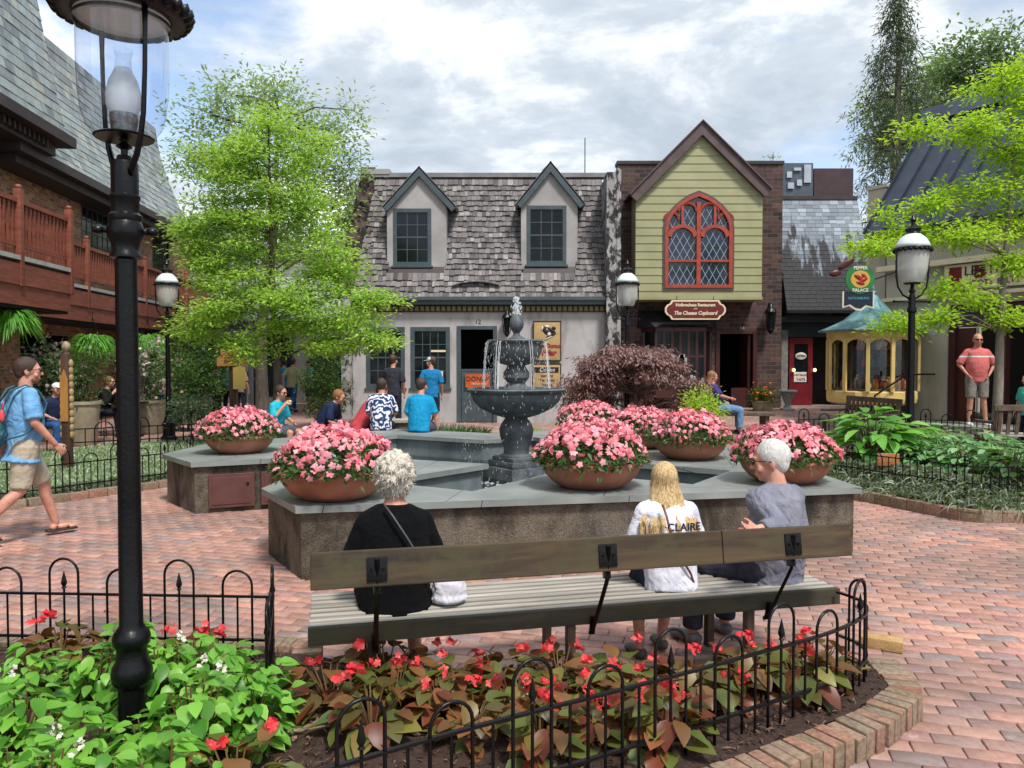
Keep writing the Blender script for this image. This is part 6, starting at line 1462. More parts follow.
# plaque
pq=P(888,463,9.0); r=empty('bed_plaque',(4.45,9.0,.1),R(-8),'small carved wooden plaque standing in the liriope of the right bed','plaque'); MB().bevbox((0,0,.35),(.25,.035,.15),.01).build('plaque_board',mat('carved_wood','#8a5230','#b37848',rough=.6,nscale=9,stretch=(1,1,6),bump=.3,bscale=30),r,smooth=True)
m=MB(); m.tube([(-.08,.02,0),(-.08,.02,.3)],.012,5); m.tube([(.08,.02,0),(.08,.02,.3)],.012,5); m.build('stake',IRON,r); r.location=(pq.x,9.0,pq.z-.31)
# carved post
CP=G(68,467,.08); r=empty('carved_post',(CP.x,CP.y,.05),0,'carved wooden post with golden panel, scalloped sides and acorn finial in the left bed','post'); s_=F/CP.y; hp=(467-352)/s_
PW=mat('dark_post_wood','#3b2a22','#54392c',rough=.7,nscale=8,stretch=(1,1,.3),bump=.4,bscale=30); GW=mat('golden_wood','#9a6a30','#b98444',rough=.6,nscale=7,stretch=(1,1,.3))
m=MB(); m.bevbox((0,0,hp/2),(.115,.115,hp),.02); m.ell((0,0,hp),(.06,.06,.04)); m.build('shaft',PW,r,smooth=True)
MB().slab([(-.052,hp*.42),(.052,hp*.42),(.052,hp*.78),(0,hp*.87),(-.052,hp*.78)],-.075,-.058).build('gold_panel',GW,r)
for s in (-1,1):
    m=MB(); 
    for k in range(11): m.ell((s*.068,0,hp*(.3+.062*k)),(.03,.045,hp*.04),None,2)
    m.build('scalloped_edge',mat('pale_carving','#8a744c','#a88f62',rough=.7,nscale=8),r,smooth='all')
m=MB(); m.lathe([(.02,hp+.02),(.03,hp+.05),(.055,hp+.08),(.06,hp+.12),(.045,hp+.16),(.015,hp+.19)],14); m.build('acorn_finial',mat('acorn','#7d6a50','#a8977a',rough=.6,nscale=30),r,smooth=True)
# wooden sign post near tree
p=P(234,420,16.5); r=empty('sign_post',(p.x,16.5,0),0,'shaped brown wooden signboard on a post with yellow notice, under the lime-green tree','sign'); zz_=lambda py:Z(py,16.5)
m=MB(); m.bevbox((0,0,zz_(366)/2),(.16,.1,zz_(366)),.01); m.build('post',PW,r); 
MB().slab([(-.32,zz_(366)),(.32,zz_(366)),(.32,zz_(358)),(.24,zz_(356)),(.24,zz_(350)),(.12,zz_(345)),(0,zz_(343)),(-.12,zz_(345)),(-.24,zz_(350)),(-.24,zz_(356)),(-.32,zz_(358))],-.1,-.04).build('sign_board',GW,r)
MB().slab([(.02,zz_(389)),(.28,zz_(389)),(.28,zz_(367)),(.02,zz_(367))],-.09,-.06).build('notice',mat('yellow_notice','#c9b060'),r); lettering(r,'VILLAGE',.13,PW,0,-.105,zz_(356)); lettering(r,'SHOPS',.11,PW,0,-.105,zz_(361.5))
# low stone walls / benches in the middle distance
def stone_bench(lab,x,y,L_,w_,h,rz): 
    r=empty('stone_bench',(x,y,0),rz,lab,'bench'); MB().bevbox((0,0,h-.03),(L_,w_,.06),.01).build('slab',mat('bench_stone','#8f8a80','#a8a398',rough=.8,nscale=6),r); MB().bevbox((0,0,(h-.06)/2),(L_-.12,w_-.1,h-.06),.01).build('base',AGG,r)
stone_bench('long low grey stone bench behind the pool where the two men in sunglasses sit',X(318,12.6),12.7,3.4,.5,.42,R(4))
stone_bench('low stone wall in front of the stucco shop corner, behind the man in red',X(372,14.6),14.6,1.9,.4,.5,R(3))
# right garden benches
def garden_bench(lab,loc,rz,L_=1.5):
    r=empty('garden_bench',loc,rz,lab,'bench'); m=MB()
    for i in range(7): MB().bevbox((0,.03+i*.065,.43),(L_,.045,.025),.004).build('seat_slat',SLATW,r)
    for s in (-1,1):
        m=MB(); x=s*(L_/2-.04); m.box((x,.02,.21),(.06,.06,.42)); m.box((x,.43,.21),(.06,.06,.42)); m.tube([(x,.43,.4),(x,.5,.85)],.03,4); m.build('leg',LEGW,r)
        MB().bevbox((x,.2,.62),(.07,.48,.04),.01).build('armrest',LEGW,r)
    MB().bevbox((0,.5,.84),(L_,.035,.09),.008).build('top_rail',LEGW,r)
    m=MB()
    for i in range(12): m.box((-L_/2+.1+(L_-.2)*i/11,.47,.64),(.05,.02,.36),rot('X',R(-8)))
    m.build('back_slats',LEGW,r); return r
garden_bench('slatted wooden garden bench seen from the side left of the hosta bed',(X(845,13.3),13.2,.1),R(-80))
garden_bench('grey wooden bench at the right edge behind the hosta bed',(X(1025,11.5),11.4,.1),R(178),1.6)
# urn, planters by the door
r=empty('stone_urn',(X(788,20.5),20.5,.28),0,'grey stone pedestal urn left of the red door','urn'); MB().lathe([(.28,0),(.28,.08),(.13,.14),(.1,.25),(.2,.5),(.27,.68),(.36,.72),(.36,.78),(.3,.78)],20).build('urn_body',mat('urn_stone','#7d7f7f','#999a98',rough=.8,nscale=8),r,smooth=True); r.scale=(.72,.72,.72)
tub('dark planter with orange flowers by the brick pier left of the stone urn',763,405,20.3,.3,.3,L_DARK,None,leafmat('orange_flower',['#c25a1c','#d98436'],trans=.1,tcol='#ffa050'),.14,.2).location.z=.27
MB_=MB(); MB_.bevbox((0,0,.4),(1.7,.5,.07),.01); MB_.box((-.7,0,.18),(.08,.4,.37)); MB_.box((.7,0,.18),(.08,.4,.37)); o=MB_.build('plank_bench',LEGW,None); o.location=(X(733,15.9),16.0,gh(X(733,15.9),16.0)); tag(o,'plain dark plank bench under the seated woman in purple','bench')
# ================================================================ people
def remesh(mb,name,m,parent,vox=.012,smooth=3,label=None,sm_f=.5,fold=0):
    me=mb.mesh(name,None,False,False); o=bpy.data.objects.new(name,me); COL.objects.link(o)
    r=o.modifiers.new('r','REMESH'); r.mode='VOXEL'; r.voxel_size=vox; r.use_smooth_shade=True
    s=o.modifiers.new('s','SMOOTH'); s.factor=sm_f; s.iterations=smooth
    if fold:
        for sc_i,st_i in ((.19,fold),(.07,fold*.3)):
            tx=bpy.data.textures.new('folds','CLOUDS'); tx.noise_scale=sc_i; tx.noise_depth=2; dm=o.modifiers.new('d','DISPLACE'); dm.texture=tx; dm.strength=st_i; dm.mid_level=.28; dm.texture_coords='LOCAL'
    dg=bpy.context.evaluated_depsgraph_get(); dg.update(); me2=bpy.data.meshes.new_from_object(o.evaluated_get(dg)); bpy.data.objects.remove(o); bpy.data.meshes.remove(me)
    me2.name=name; me2.materials.clear(); me2.materials.append(m); me2.polygons.foreach_set('use_smooth',[True]*len(me2.polygons)); me2.polygons.foreach_set('material_index',[0]*len(me2.polygons))
    q=link(name,me2,parent)
    if label: q['label']=label
    return q
def cloth(name,c,c2=None,rough=.85,ns=7,bump=.5): 
    if name in _mc: return _mc[name]
    t=NT(name); v=t.coord('Object'); n=t.noise(v,ns,4,.6,.8); 
    if c2: r=t.ramp(n,'Fac',[(.35,c),(.65,c2)]); t.l(r,'Color',t.b,'Base Color')
    else: t.b.inputs['Base Color'].default_value=lin(c)
    t.set(Roughness=rough); t.b.inputs['Specular IOR Level'].default_value=.2; w=t.noise(v,6.5,2,.45,1.8); t.bump(w,'Fac',bump*.8,.04); _mc[name]=t.mat; return t.mat
def skin(name,c,c2):
    if name in _mc: return _mc[name]
    t=NT(name); v=t.coord('Object'); n=t.noise(v,14,4); r=t.ramp(n,'Fac',[(.35,c),(.65,c2)]); t.l(r,'Color',t.b,'Base Color'); t.set(Roughness=.5); t.b.inputs['Subsurface Weight'].default_value=.08; t.b.inputs['Subsurface Scale'].default_value=.02; _mc[name]=t.mat; return t.mat
SK=skin('fair_skin','#b87e68','#c99580'); SK2=skin('tanned_skin','#a06a52','#b57f66')
def hairmat(name,cs):
    t=NT(name); v=t.coord('Object',(1,1,.35)); n=t.noise(v,60,5,.7,1.2); r=t.ramp(n,'Fac',[(.25+.5*i/(len(cs)-1),c) for i,c in enumerate(cs)]); t.l(r,'Color',t.b,'Base Color'); t.set(Roughness=.55); t.bump(n,'Fac',.8,.012); _mc[name]=t.mat; return t.mat
HB=hairmat('brown_hair',['#241a14','#3b2b20','#4d3a2b']); HW=hairmat('white_hair',['#8d8375','#cfc7b8','#f2eee6']); HG=hairmat('grey_white_hair',['#a8a6a2','#d2d0cc','#e6e4e0']); HBL=hairmat('blonde_hair',['#6e5030','#b08c58','#dcc294','#a07c4a']); HR=hairmat('auburn_hair',['#5a3420','#8a5a38','#a87850'])
def Vv(*a): return Vector(a)
def pose(kind,**k):
    """joint positions, facing +Y, metres, for a body 1.75 m tall; z from the ground"""
    if kind=='stand':
        J=dict(pel=Vv(0,0,.95),wai=Vv(0,.01,1.1),che=Vv(0,0,1.3),nec=Vv(0,-.01,1.46),hea=Vv(0,.025,1.625),
         shL=Vv(-.163,-.01,1.398),elL=Vv(-.235,-.04,1.14),wrL=Vv(-.235,.07,.9),shR=Vv(.163,-.01,1.398),elR=Vv(.235,-.04,1.14),wrR=Vv(.235,.07,.9),
         hiL=Vv(-.09,0,.92),knL=Vv(-.11,.03,.5),anL=Vv(-.12,0,.09),hiR=Vv(.09,0,.92),knR=Vv(.11,.03,.5),anR=Vv(.12,0,.09))
    elif kind=='walk':
        J=dict(pel=Vv(0,0,.93),wai=Vv(0,.02,1.08),che=Vv(0,.02,1.28),nec=Vv(0,.03,1.44),hea=Vv(0,.07,1.6),
         shL=Vv(-.165,.0,1.38),elL=Vv(-.24,-.12,1.15),wrL=Vv(-.23,-.1,.92),shR=Vv(.165,.02,1.38),elR=Vv(.25,.0,1.12),wrR=Vv(.25,.17,.9),
         hiL=Vv(-.09,0,.9),knL=Vv(-.1,.2,.52),anL=Vv(-.1,.3,.12),hiR=Vv(.09,0,.9),knR=Vv(.1,-.05,.5),anR=Vv(.1,-.36,.2))
    elif kind=='sit':
        s=k.pop('seat',.45); ln=k.pop('lean',0.0); kz=k.pop('kz',.04)
        J=dict(pel=Vv(0,0,s+.1),wai=Vv(0,ln*.25,s+.24),che=Vv(0,ln*.6,s+.42),nec=Vv(0,ln*.95+.0,s+.58),hea=Vv(0,ln*1.15+.03,s+.735),
         shL=Vv(-.162,ln*.85,s+.508),elL=Vv(-.23,ln*.8+.02,s+.27),wrL=Vv(-.16,ln*.5+.22,s+.2),shR=Vv(.162,ln*.85,s+.508),elR=Vv(.23,ln*.8+.02,s+.27),wrR=Vv(.16,ln*.5+.22,s+.2),
         hiL=Vv(-.09,.02,s+.08),knL=Vv(-.12,.43,s+kz),anL=Vv(-.12,.42,.09),hiR=Vv(.09,.02,s+.08),knR=Vv(.12,.43,s+kz),anR=Vv(.12,.42,.09))
    for a,v in k.items(): J[a]=Vector(v)
    return J
def torso_rings(J,s,inf,top=1.0,bottom=0.0,belly=1.0,hipw=1.0,stretch=0):
    """elliptic rings from the pelvis to the neck base"""
    pl,wa,ch,nk=J['pel'],J['wai'],J['che'],J['nec']; lat=(J['shR']-J['shL']).normalized(); latH=(J['hiR']-J['hiL']).normalized()
    ctr=[pl-(wa-pl)*.75,pl-(wa-pl)*.2,pl.lerp(wa,.55),wa,wa.lerp(ch,.5),ch,ch.lerp(nk,.5),ch.lerp(nk,.82),nk,nk+(nk-ch)*.12]
    rx=[.13*hipw,.165*hipw,.16*hipw,.15*belly,.158*belly**.7,.17,.172,.13,.075,.055]; ry=[.09,.115,.115*belly,.112*belly*1.02,.115*belly,.118,.1,.075,.058,.05]
    out_=[]
    for i,c in enumerate(ctr):
        a=ctr[max(0,i-1)]; b=ctr[min(len(ctr)-1,i+1)]; t=(b-a).normalized(); l=(latH.lerp(lat,i/(len(ctr)-1))); l=(l-t*l.dot(t)).normalized(); f=t.cross(l)
        out_.append((c,l,f,(rx[i]*s+inf),(ry[i]*s+inf)))
    return out_
def add_torso(m,R_,i0=0,i1=None,n=20):
    R_=R_[i0:i1]; m.loft([[c+l*(a*math.cos(2*PI*k/n))+f*(b*math.sin(2*PI*k/n)) for k in range(n)] for c,l,f,a,b in R_])
def hand(m,wr,el,s,side,curl=.5,detail=True):
    d=(wr-el).normalized(); up=Vector((side,0,0)); up=(up-d*up.dot(d)).normalized(); w_=d.cross(up)   # up: back of hand
    pc=wr+d*.05*s; A=Matrix((( *w_,0),( *up,0),( *d,0),(0,0,0,1))).transposed()
    m.ell(pc,(.038*s,.016*s,.05*s),A)
    if not detail:
        m.ell(wr+d*.11*s-up*.01*s,(.03*s,.014*s,.04*s),A); m.cone(pc+w_*.03*s,wr+d*.09*s+w_*.05*s-up*.02*s,.011*s,.009*s,6); return
    for i,(o_,L_) in enumerate(((-.028,.06),(-.0095,.072),(.0095,.068),(.028,.055))):
        a=wr+d*.088*s+w_*o_*s; b=a+(d*(1-curl*.3)-up*curl*.5).normalized()*L_*.5*s+w_*o_*.1*s; c=b+(d*(1-curl)-up*curl*1.2).normalized()*L_*.5*s
        m.cone(a,b,.0098*s,.009*s,8); m.cone(b,c,.009*s,.0078*s,8)
    a=pc+w_*-.03*s*1; a=pc-d*.012*s+w_*.03*s*(-1); b=a+(d*.7-w_*.6-up*.25).normalized()*.035*s; c=b+(d*.95-w_*.1-up*.3).normalized()*.03*s
    m.cone(a,b,.013*s,.0105*s,8); m.cone(b,c,.0105*s,.009*s,8)
def head(m,J,s,yaw=0,pitch=0,face=True,chin=1.0):
    c=J['hea']; A=T(*c)@rot('Z',yaw)@rot('X',pitch)
    B=MB(A)
    B.ell((0,-.008*s,.022*s),(.076*s,.096*s,.096*s),None,3); B.ell((0,.026*s,-.05*s),(.055*s,.06*s*chin,.066*s),None,3); B.ell((0,.05*s,-.09*s),(.028*s,.028*s,.024*s))
    B.ell((0,.068*s,-.005*s),(.055*s,.028*s,.04*s))
    B.cone((0,.088*s,.012*s),(0,.106*s,-.028*s),.009*s,.0135*s,8); B.ell((.011*s,.097*s,-.03*s),(.009*s,.01*s,.008*s)); B.ell((-.011*s,.097*s,-.03*s),(.009*s,.01*s,.008*s))
    B.ell((0,.083*s,-.062*s),(.026*s,.012*s,.006*s)); B.ell((0,.08*s,-.073*s),(.022*s,.012*s,.007*s)); B.ell((0,.085*s,.028*s),(.048*s,.012*s,.01*s))
    for e in (-1,1): B.ell((e*.077*s,-.006*s,-.01*s),(.009*s,.02*s,.033*s),rot('Z',e*.3)); B.ell((e*.045*s,.062*s,-.035*s),(.024*s,.02*s,.024*s))
    m.v and None; b=len(m.v); m.v+=B.v; m.f+=[[i+b for i in f] for f in B.f]; m.m+=B.m
    return A
def foot(m,an,ddir,s,inf=0,heel=.0,flat=True):
    d=Vector((ddir.x,ddir.y,0)).normalized(); d2=Vector(ddir).normalized(); l=Vector((-d.y,d.x,0))
    A=Matrix(((*l,0),(*d2,0),(*(l.cross(d2)),0),(0,0,0,1))).transposed(); n=l.cross(d2)
    if n.z<0: n=-n
    base=an-Vector((0,0,.0))
    m.ell(base-n*.045*s-d2*.015*s,((.036*s+inf),(.045*s+inf),(.036*s+inf*.5)),A); m.ell(base-n*.048*s+d2*.06*s,((.04*s+inf),(.075*s+inf),(.03*s+inf*.6)),A); m.ell(base-n*.058*s+d2*.13*s,((.043*s+inf),(.055*s+inf),(.02*s+inf*.8)),A)
def person(label,loc,rz,J,H=1.62,group=None,sk=SK,shirt=None,sleeve=.5,pants=None,pleg=.45,shoe=None,hair=HB,hairstyle='short',yaw=0,pitch=0,belly=1.0,vox=.012,arm=1.0,fdir=None,detail=False,curl=(.5,.5),cap=None,glasses=None,fat=1.0,hem=.0,beard=None,skirt=None,skin_top=False,shade_label=None,headscale=1.05,stripe=None,hipw=1.0):
    k=H/1.75; rt=empty('person',loc,rz,label,'person',group); rt.scale=(k,)*3; s=1.0
    m=MB(); TR=torso_rings(J,s,0,belly=belly,hipw=hipw); add_torso(m,TR)
    limbs=(('shL','elL','wrL',-1),('shR','elR','wrR',1))
    m.cone(J['nec']-(J['nec']-J['che'])*.1,J['hea']+Vector((0,-.02,-.03)),.058*fat**.5,.052*fat**.5,12)
    nb=J['nec']-(J['nec']-J['che']).normalized()*.03
    for a,b,c,sd in limbs:
        m.cone(nb,J[a],.05,.046*fat,10)
        m.cone(J[a],J[b],.05*fat,.037*fat,10); m.cone(J[b],J[c],.038*fat,.025,10); hand(m,J[c],J[b],1.0,sd,curl[0 if sd<0 else 1],detail)
    fd=fdir or (Vv(-.1,1,0),Vv(.1,1,0))
    for i,(a,b,c) in enumerate((('hiL','knL','anL'),('hiR','knR','anR'))):
        m.cone(J[a],J[b],.083*fat,.054,12); kn,an=J[b],J[c]; back=Vector((0,-.015,0)); mid=kn.lerp(an,.3)+back; m.cone(kn,mid,.052,.054,12); m.cone(mid,an,.054,.034,12); foot(m,an,fd[i],1.0)
    A=head(m,J,headscale,yaw,pitch)
    body=remesh(m,'body',sk,rt,vox,4 if vox<.01 else 3)
    g=.013
    if shirt:
        m=MB(); TI=torso_rings(J,s,g,belly=belly,hipw=hipw); 
        c_,l_,f_,a_0,b_0=TI[0]; TI[0]=(c_,l_,f_,TI[1][3]*.99,TI[1][4]*.99)
        if hem: 
            c,l,f,a,b=TI[0]; dn=(TI[0][0]-TI[2][0]).normalized() if J['knL'].z<J['pel'].z-.3 else Vector((0,0,-1)); TI=[(c+dn*hem,l,f,a*1.12+.02,b*1.15+.02)]+TI
        add_torso(m,TI,0,-1)
        for a,b,c,sd in limbs: m.cone(nb+Vector((0,0,.002)),J[a],.056,.053*fat,12)
        for a,b,c,sd in limbs:
            if sleeve<=.6:
                e=J[a].lerp(J[b],min(1,sleeve*2)); m.ell(J[a],(.054*fat,)*3); m.tube([J[a],e],[.054*fat,.058*fat+.006],12)
            else:
                m.cone(J[a],J[b],.062*fat,.05*fat,12); e=J[b].lerp(J[c],(sleeve-.5)*2); m.tube([J[b],e],[.05*fat,.038*fat],12); m.ell(J[b],(.05*fat,)*3)
        o=remesh(m,'shirt',shirt,rt,vox,3,fold=.024)
    if pants:
        m=MB(); TI=torso_rings(J,s,g*.9,belly=belly,hipw=hipw); add_torso(m,TI,0,4)
        for a,b,c in (('hiL','knL','anL'),('hiR','knR','anR')):
            if pleg<=.5:
                e=J[a].lerp(J[b],pleg*2); m.ell(J[a],(.098*fat,)*3); m.tube([J[a],e],[.1*fat,.082 if pleg>.3 else .09],14)
            else:
                m.cone(J[a],J[b],.098*fat,.068,14); e=J[b].lerp(J[c],(pleg-.5)*2); m.tube([J[b],e],[.068,.058],14)
        remesh(m,'trousers' if pleg>.6 else 'shorts',pants,rt,vox,3,fold=.02)
    if skirt:
        m=MB(); add_torso(m,torso_rings(J,s,g*1.2,belly=belly,hipw=hipw),0,4)
        for a,b,c in (('hiL','knL','anL'),('hiR','knR','anR')): m.cone(J[a],J[b].lerp(J[a],.15),.11,.1,14)
        remesh(m,'skirt',skirt,rt,vox,4)
    if shoe:
        for i,(b,c) in enumerate((('knL','anL'),('knR','anR'))):
            m=MB(); foot(m,J[c],fd[i],1.0,.011); sh=remesh(m,'shoe',shoe,rt,.008,2)
    hs=headscale
    if hair:
        m=MB(A)
        if hairstyle=='short': m.ell((0,-.022*hs,.034*hs),(.083*hs,.097*hs,.098*hs),None,3); m.ell((0,-.055*hs,-.01*hs),(.068*hs,.05*hs,.06*hs),None,3)
        elif hairstyle=='receding': m.ell((0,-.03*hs,.027*hs),(.081*hs,.086*hs,.091*hs),None,3); m.ell((0,-.05*hs,-.015*hs),(.07*hs,.05*hs,.06*hs),None,3)
        elif hairstyle=='curly':
            m.ell((0,-.025,.03),(.092,.105,.105),None,3); m.ell((0,-.05,-.03),(.085,.07,.09),None,3)
            for _ in range(150):
                dd=Vector(rand_dirs(1)[0]); 
                if dd.y>.35 and dd.z<.45: continue
                if dd.z<-.75: continue
                m.ell((dd.x*.095,-.028+dd.y*.108,.02+dd.z*.108),(.017,.017,.02),None,1)
        elif hairstyle in ('long','bob'):
            m.ell((0,-.02,.034),(.09,.1,.103),None,3); ln=.3 if hairstyle=='long' else .2
            for q in range(70):
                a=-PI*.5+random.uniform(-1.5,1.5); x0=.078*math.cos(a); y0=-.02+.085*math.sin(a); sp=random.uniform(.9,1.7); w_=random.uniform(.0,.03)
                m.tube([(x0*.9,y0*.9,.05),(x0*1.1,y0*1.1,-.03),(x0*1.25*sp**.5,y0*1.15-.03,-.14),(x0*1.5*sp+random.uniform(-.03,.03),y0*1.1-.075-w_,-.14-ln*.4),(x0*1.7*sp+random.uniform(-.05,.05),y0-.11-w_,-.14-ln*random.uniform(.6,1))],[.013,.014,.013,.01,.004],6)
        elif hairstyle=='rim': m.ell((0,-.045*hs,-.005*hs),(.083*hs,.065*hs,.055*hs),None,3)
        ho=remesh(m,'hair',hair,rt,.0065 if vox<.01 else .01,2 if hairstyle!='curly' else 1,fold=.012 if hairstyle in('short','receding') else 0)
        if hairstyle in('curly','long') and vox<.01:      # loose strands over the mass
            n=6000 if hairstyle=='long' else 3200; me=ho.data; pts=np.empty(len(me.vertices)*3); me.vertices.foreach_get('co',pts); pts=pts.reshape(-1,3); nr=np.empty(len(me.vertices)*3,'f'); me.vertices.foreach_get('normal',nr); nr=nr.reshape(-1,3)
            ix=RNG.integers(0,len(pts),n); Dn=(np.tile([0,-.05,-1.],(n,1))+nr[ix]*.12+rand_dirs(n)*.18) if hairstyle=='long' else (nr[ix]*.15+np.cross(nr[ix],rand_dirs(n))*.9+np.array([0,0,-.35]))
            sm=leaf_cloud('strands',hair,pts[ix],Dn,nr[ix],RNG.uniform(.05,.12,n) if hairstyle=='long' else RNG.uniform(.015,.034,n),.002 if hairstyle=='long' else .004,shape='blade',droop=.1); stuff(link('strands',sm,ho))
    if cap:
        m=MB(A); m.ell((0,-.01,.055),(.088,.106,.075),None,3); m.ell((0,-.01,.04),(.088,.106,.05),None,3)
        m2=MB(A); m2.ell((0,.12,.038),(.062,.07,.008),rot('X',R(-8)),3)
        b=len(m.v); m.v+=m2.v; m.f+=[[i+b for i in f] for f in m2.f]; m.m+=m2.m; remesh(m,'cap',cap,rt,.007,1)
    if glasses:
        m=MB(A); 
        for e in (-1,1): m.ell((e*.034*hs,.098*hs,.008*hs),(.028*hs,.008*hs,.02*hs)); m.tube([(e*.06*hs,.092*hs,.014*hs),(e*.082*hs,.03*hs,.012*hs),(e*.082*hs,-.01*hs,.006*hs)],.0028,5)
        m.tube([(-.012*hs,.104*hs,.012*hs),(.012*hs,.104*hs,.012*hs)],.003,5); m.build('glasses',glasses,rt,smooth='all')
    elif vox>.009:
        m=MB(A)
        for e in (-1,1): m.ell((e*.032*hs,.087*hs,.006*hs),(.012,.008,.006))
        m.build('eyes',mat('eye_dark','#1c1512','#2a211c',rough=.2),rt,smooth='all')
    if beard:
        m=MB(A); m.ell((0,.04,-.075),(.056,.056,.045),None,3); remesh(m,'beard',beard,rt,.008,2)
    rt['_k']=k; return rt,J,A
SUNG=mat('sunglass_black','#0c0c0e',rough=.1)
def yawto(dx,dy): return math.atan2(-dx,dy)     # rotation so that local +Y points along (dx,dy)
# bench trio: they face away from the camera (local +Y = bench normal)
BN=BANG
def on_bench(t,y=.17): p=bw(t,y,0); return (p.x,p.y,0)
k=.93
# woman in black
J=pose('sit',seat=.43,lean=.05,kz=.02,shL=(-.15,.04,.93),shR=(.15,.04,.93),elL=(-.215,.06,.72),wrL=(-.17,.27,.62),elR=(.215,.06,.72),wrR=(.16,.28,.62),anL=(-.1,.2,.075),anR=(.13,.26,.075))
NAVY=cloth('black_jersey','#050609','#0a0b0f',rough=1.0)
r,J_,A=person('white-haired woman in a black dress seated on the left part of the long bench',on_bench(.4,.2),BN,J,H=1.58,shirt=NAVY,sleeve=.42,skirt=NAVY,shoe=mat('pink_shoe','#b5707c','#c98a92',rough=.6,nscale=9),hair=HW,hairstyle='curly',vox=.0085,belly=1.05,fat=.9,yaw=0,detail=False,hipw=1.05)
m=MB(); m.tube([(-.06,-.065,1.03),(-.02,-.115,.98),(.05,-.142,.87),(.12,-.148,.75),(.18,-.11,.65),(.21,-.04,.55)],.0075,5,ell=.35); m.build('bag_strap',mat('strap_grey','#3a3a40','#4a4a50',rough=.5),r,smooth='all')
# white bag on the seat beside her
p=bw(.655,.19,.43); m=MB(); m.ell((0,0,.07),(.09,.07,.075)); m.ell((.02,0,.11),(.06,.045,.05)); m.ell((0,0,.03),(.095,.08,.035)); o=remesh(m,'handbag',cloth('white_bag','#cfccd2','#b7b6c2',ns=20,bump=.8),None,.008,3); o.location=p; o.rotation_euler=(0,0,BANG); tag(o,'crumpled white bag on the bench slats right of the woman in black','bag')
# girl
WT=cloth('white_tee','#c9cbdc','#dcdce6',ns=9,bump=.6)
J=pose('sit',seat=.545,lean=.1,kz=0,hea=(.0,.15,1.245),elL=(-.25,.1,.79),wrL=(-.17,.3,.68),elR=(.25,.1,.79),wrR=(.17,.3,.68),knL=(-.12,.36,.53),knR=(.12,.36,.53),anL=(-.14,.22,.08),anR=(.05,.3,.1))
r,_,A=person('blonde long-haired girl in a white T-shirt with lettering across the back',on_bench(1.82,.2),BN-.06,J,H=1.36,shirt=WT,sleeve=.48,pants=cloth('dark_denim','#1c2433','#2a3448'),pleg=.4,shoe=mat('grey_sandal','#4a4540','#625c55',rough=.7,nscale=9),hair=HBL,hairstyle='long',vox=.0085,belly=1.0,headscale=1.08,fat=.95,hem=.0)
NVT=mat('navy_print','#1b2340',rough=.8)
# lettering follows the back: each letter set on its own facet
for ch,xx in zip('CLAIRE',(-.055,-.012,.032,.065,.098,.137)):
    yb=-.118+.9*(abs(xx)-.02)**2*1.2-.012; text_mesh('back_lettering',ch,.07,NVT,r,(xx,yb-.006,.98),rx=R(90),rz=-(-.0)+math.atan(xx*2.0)*.55,ext=.003,sx=.95,offset=.0015)
m=MB(); m.tube([(-.085,-.06,1.12),(-.078,-.118,1.05),(-.06,-.14,.95),(.0,-.147,.8),(.08,-.14,.68),(.13,-.1,.57)],.009,5,ell=.4); m.build('bag_strap',mat('brown_strap','#5a2f26','#7a4a3c',rough=.5,nscale=40),r,smooth='all')
# old man
LAV=cloth('lavender_grey_shirt','#6b6c7a','#81828e',ns=5,bump=.9)
J=pose('sit',seat=.46,lean=-.02,kz=.04,shL=(-.165,-.02,.975),shR=(.155,.03,.965),elL=(-.22,-.24,.86),wrL=(-.37,-.25,.87),elR=(.22,.12,.72),wrR=(.14,.33,.66),knL=(-.3,.38,.5),knR=(.05,.44,.5),anL=(-.3,.4,.09),anR=(.0,.45,.09),che=(0,-.01,.88),nec=(0,.0,1.05),hea=(-.02,.035,1.185))
r,_,A=person('white-haired man in a lavender-grey shirt and dark glasses resting his arm on the bench back',on_bench(2.43,.2),BN+.22,J,H=1.57,shirt=LAV,sleeve=.95,pants=cloth('dark_slacks','#2a2a36','#3a3a48'),pleg=.97,shoe=mat('grey_trainer','#5d5a5c','#858284',rough=.7,nscale=14),hair=HG,hairstyle='short',vox=.0072,belly=1.22,detail=True,yaw=R(48),pitch=R(-6),glasses=SUNG,curl=(.45,.5),fat=1.12,headscale=1.04)
m=MB(Matrix.Translation(J['nec'])@rot('X',R(8))); m.lathe([(.078,-.05),(.068,-.01),(.066,.022),(.072,.0),(.08,-.035)],18,cap=False); m.build('collar',LAV,r,smooth='all')
# walking man
LB_=cloth('pale_blue_shirt','#5f93bf','#79a8ce',ns=6,bump=.7)
wp=G(16,545,0)
J=pose('walk',anL=(-.1,.42,.1),knL=(-.1,.24,.5),anR=(.1,-.3,.16),knR=(.09,.04,.48))
J=pose('walk',elR=(.25,.03,1.13),wrR=(.24,.2,.92),hea=(0,.06,1.6))
r,_,A=person('stout man in a light blue shirt and khaki shorts walking right, wearing a backpack',(X(21,6.75),6.75,0),yawto(.66,.75),J,H=1.66,shirt=LB_,sleeve=.44,pants=cloth('khaki_shorts','#a39885','#b8ad9a'),pleg=.48,shoe=None,hair=HB,hairstyle='short',vox=.0085,belly=1.2,detail=True,yaw=R(-22),fat=1.14,beard=HR,glasses=mat('thin_black_frames','#15120f',rough=.3),hem=.06,fdir=(Vv(0,1,.0),Vv(0,1,-.35)),curl=(.5,.6),sk=SK)
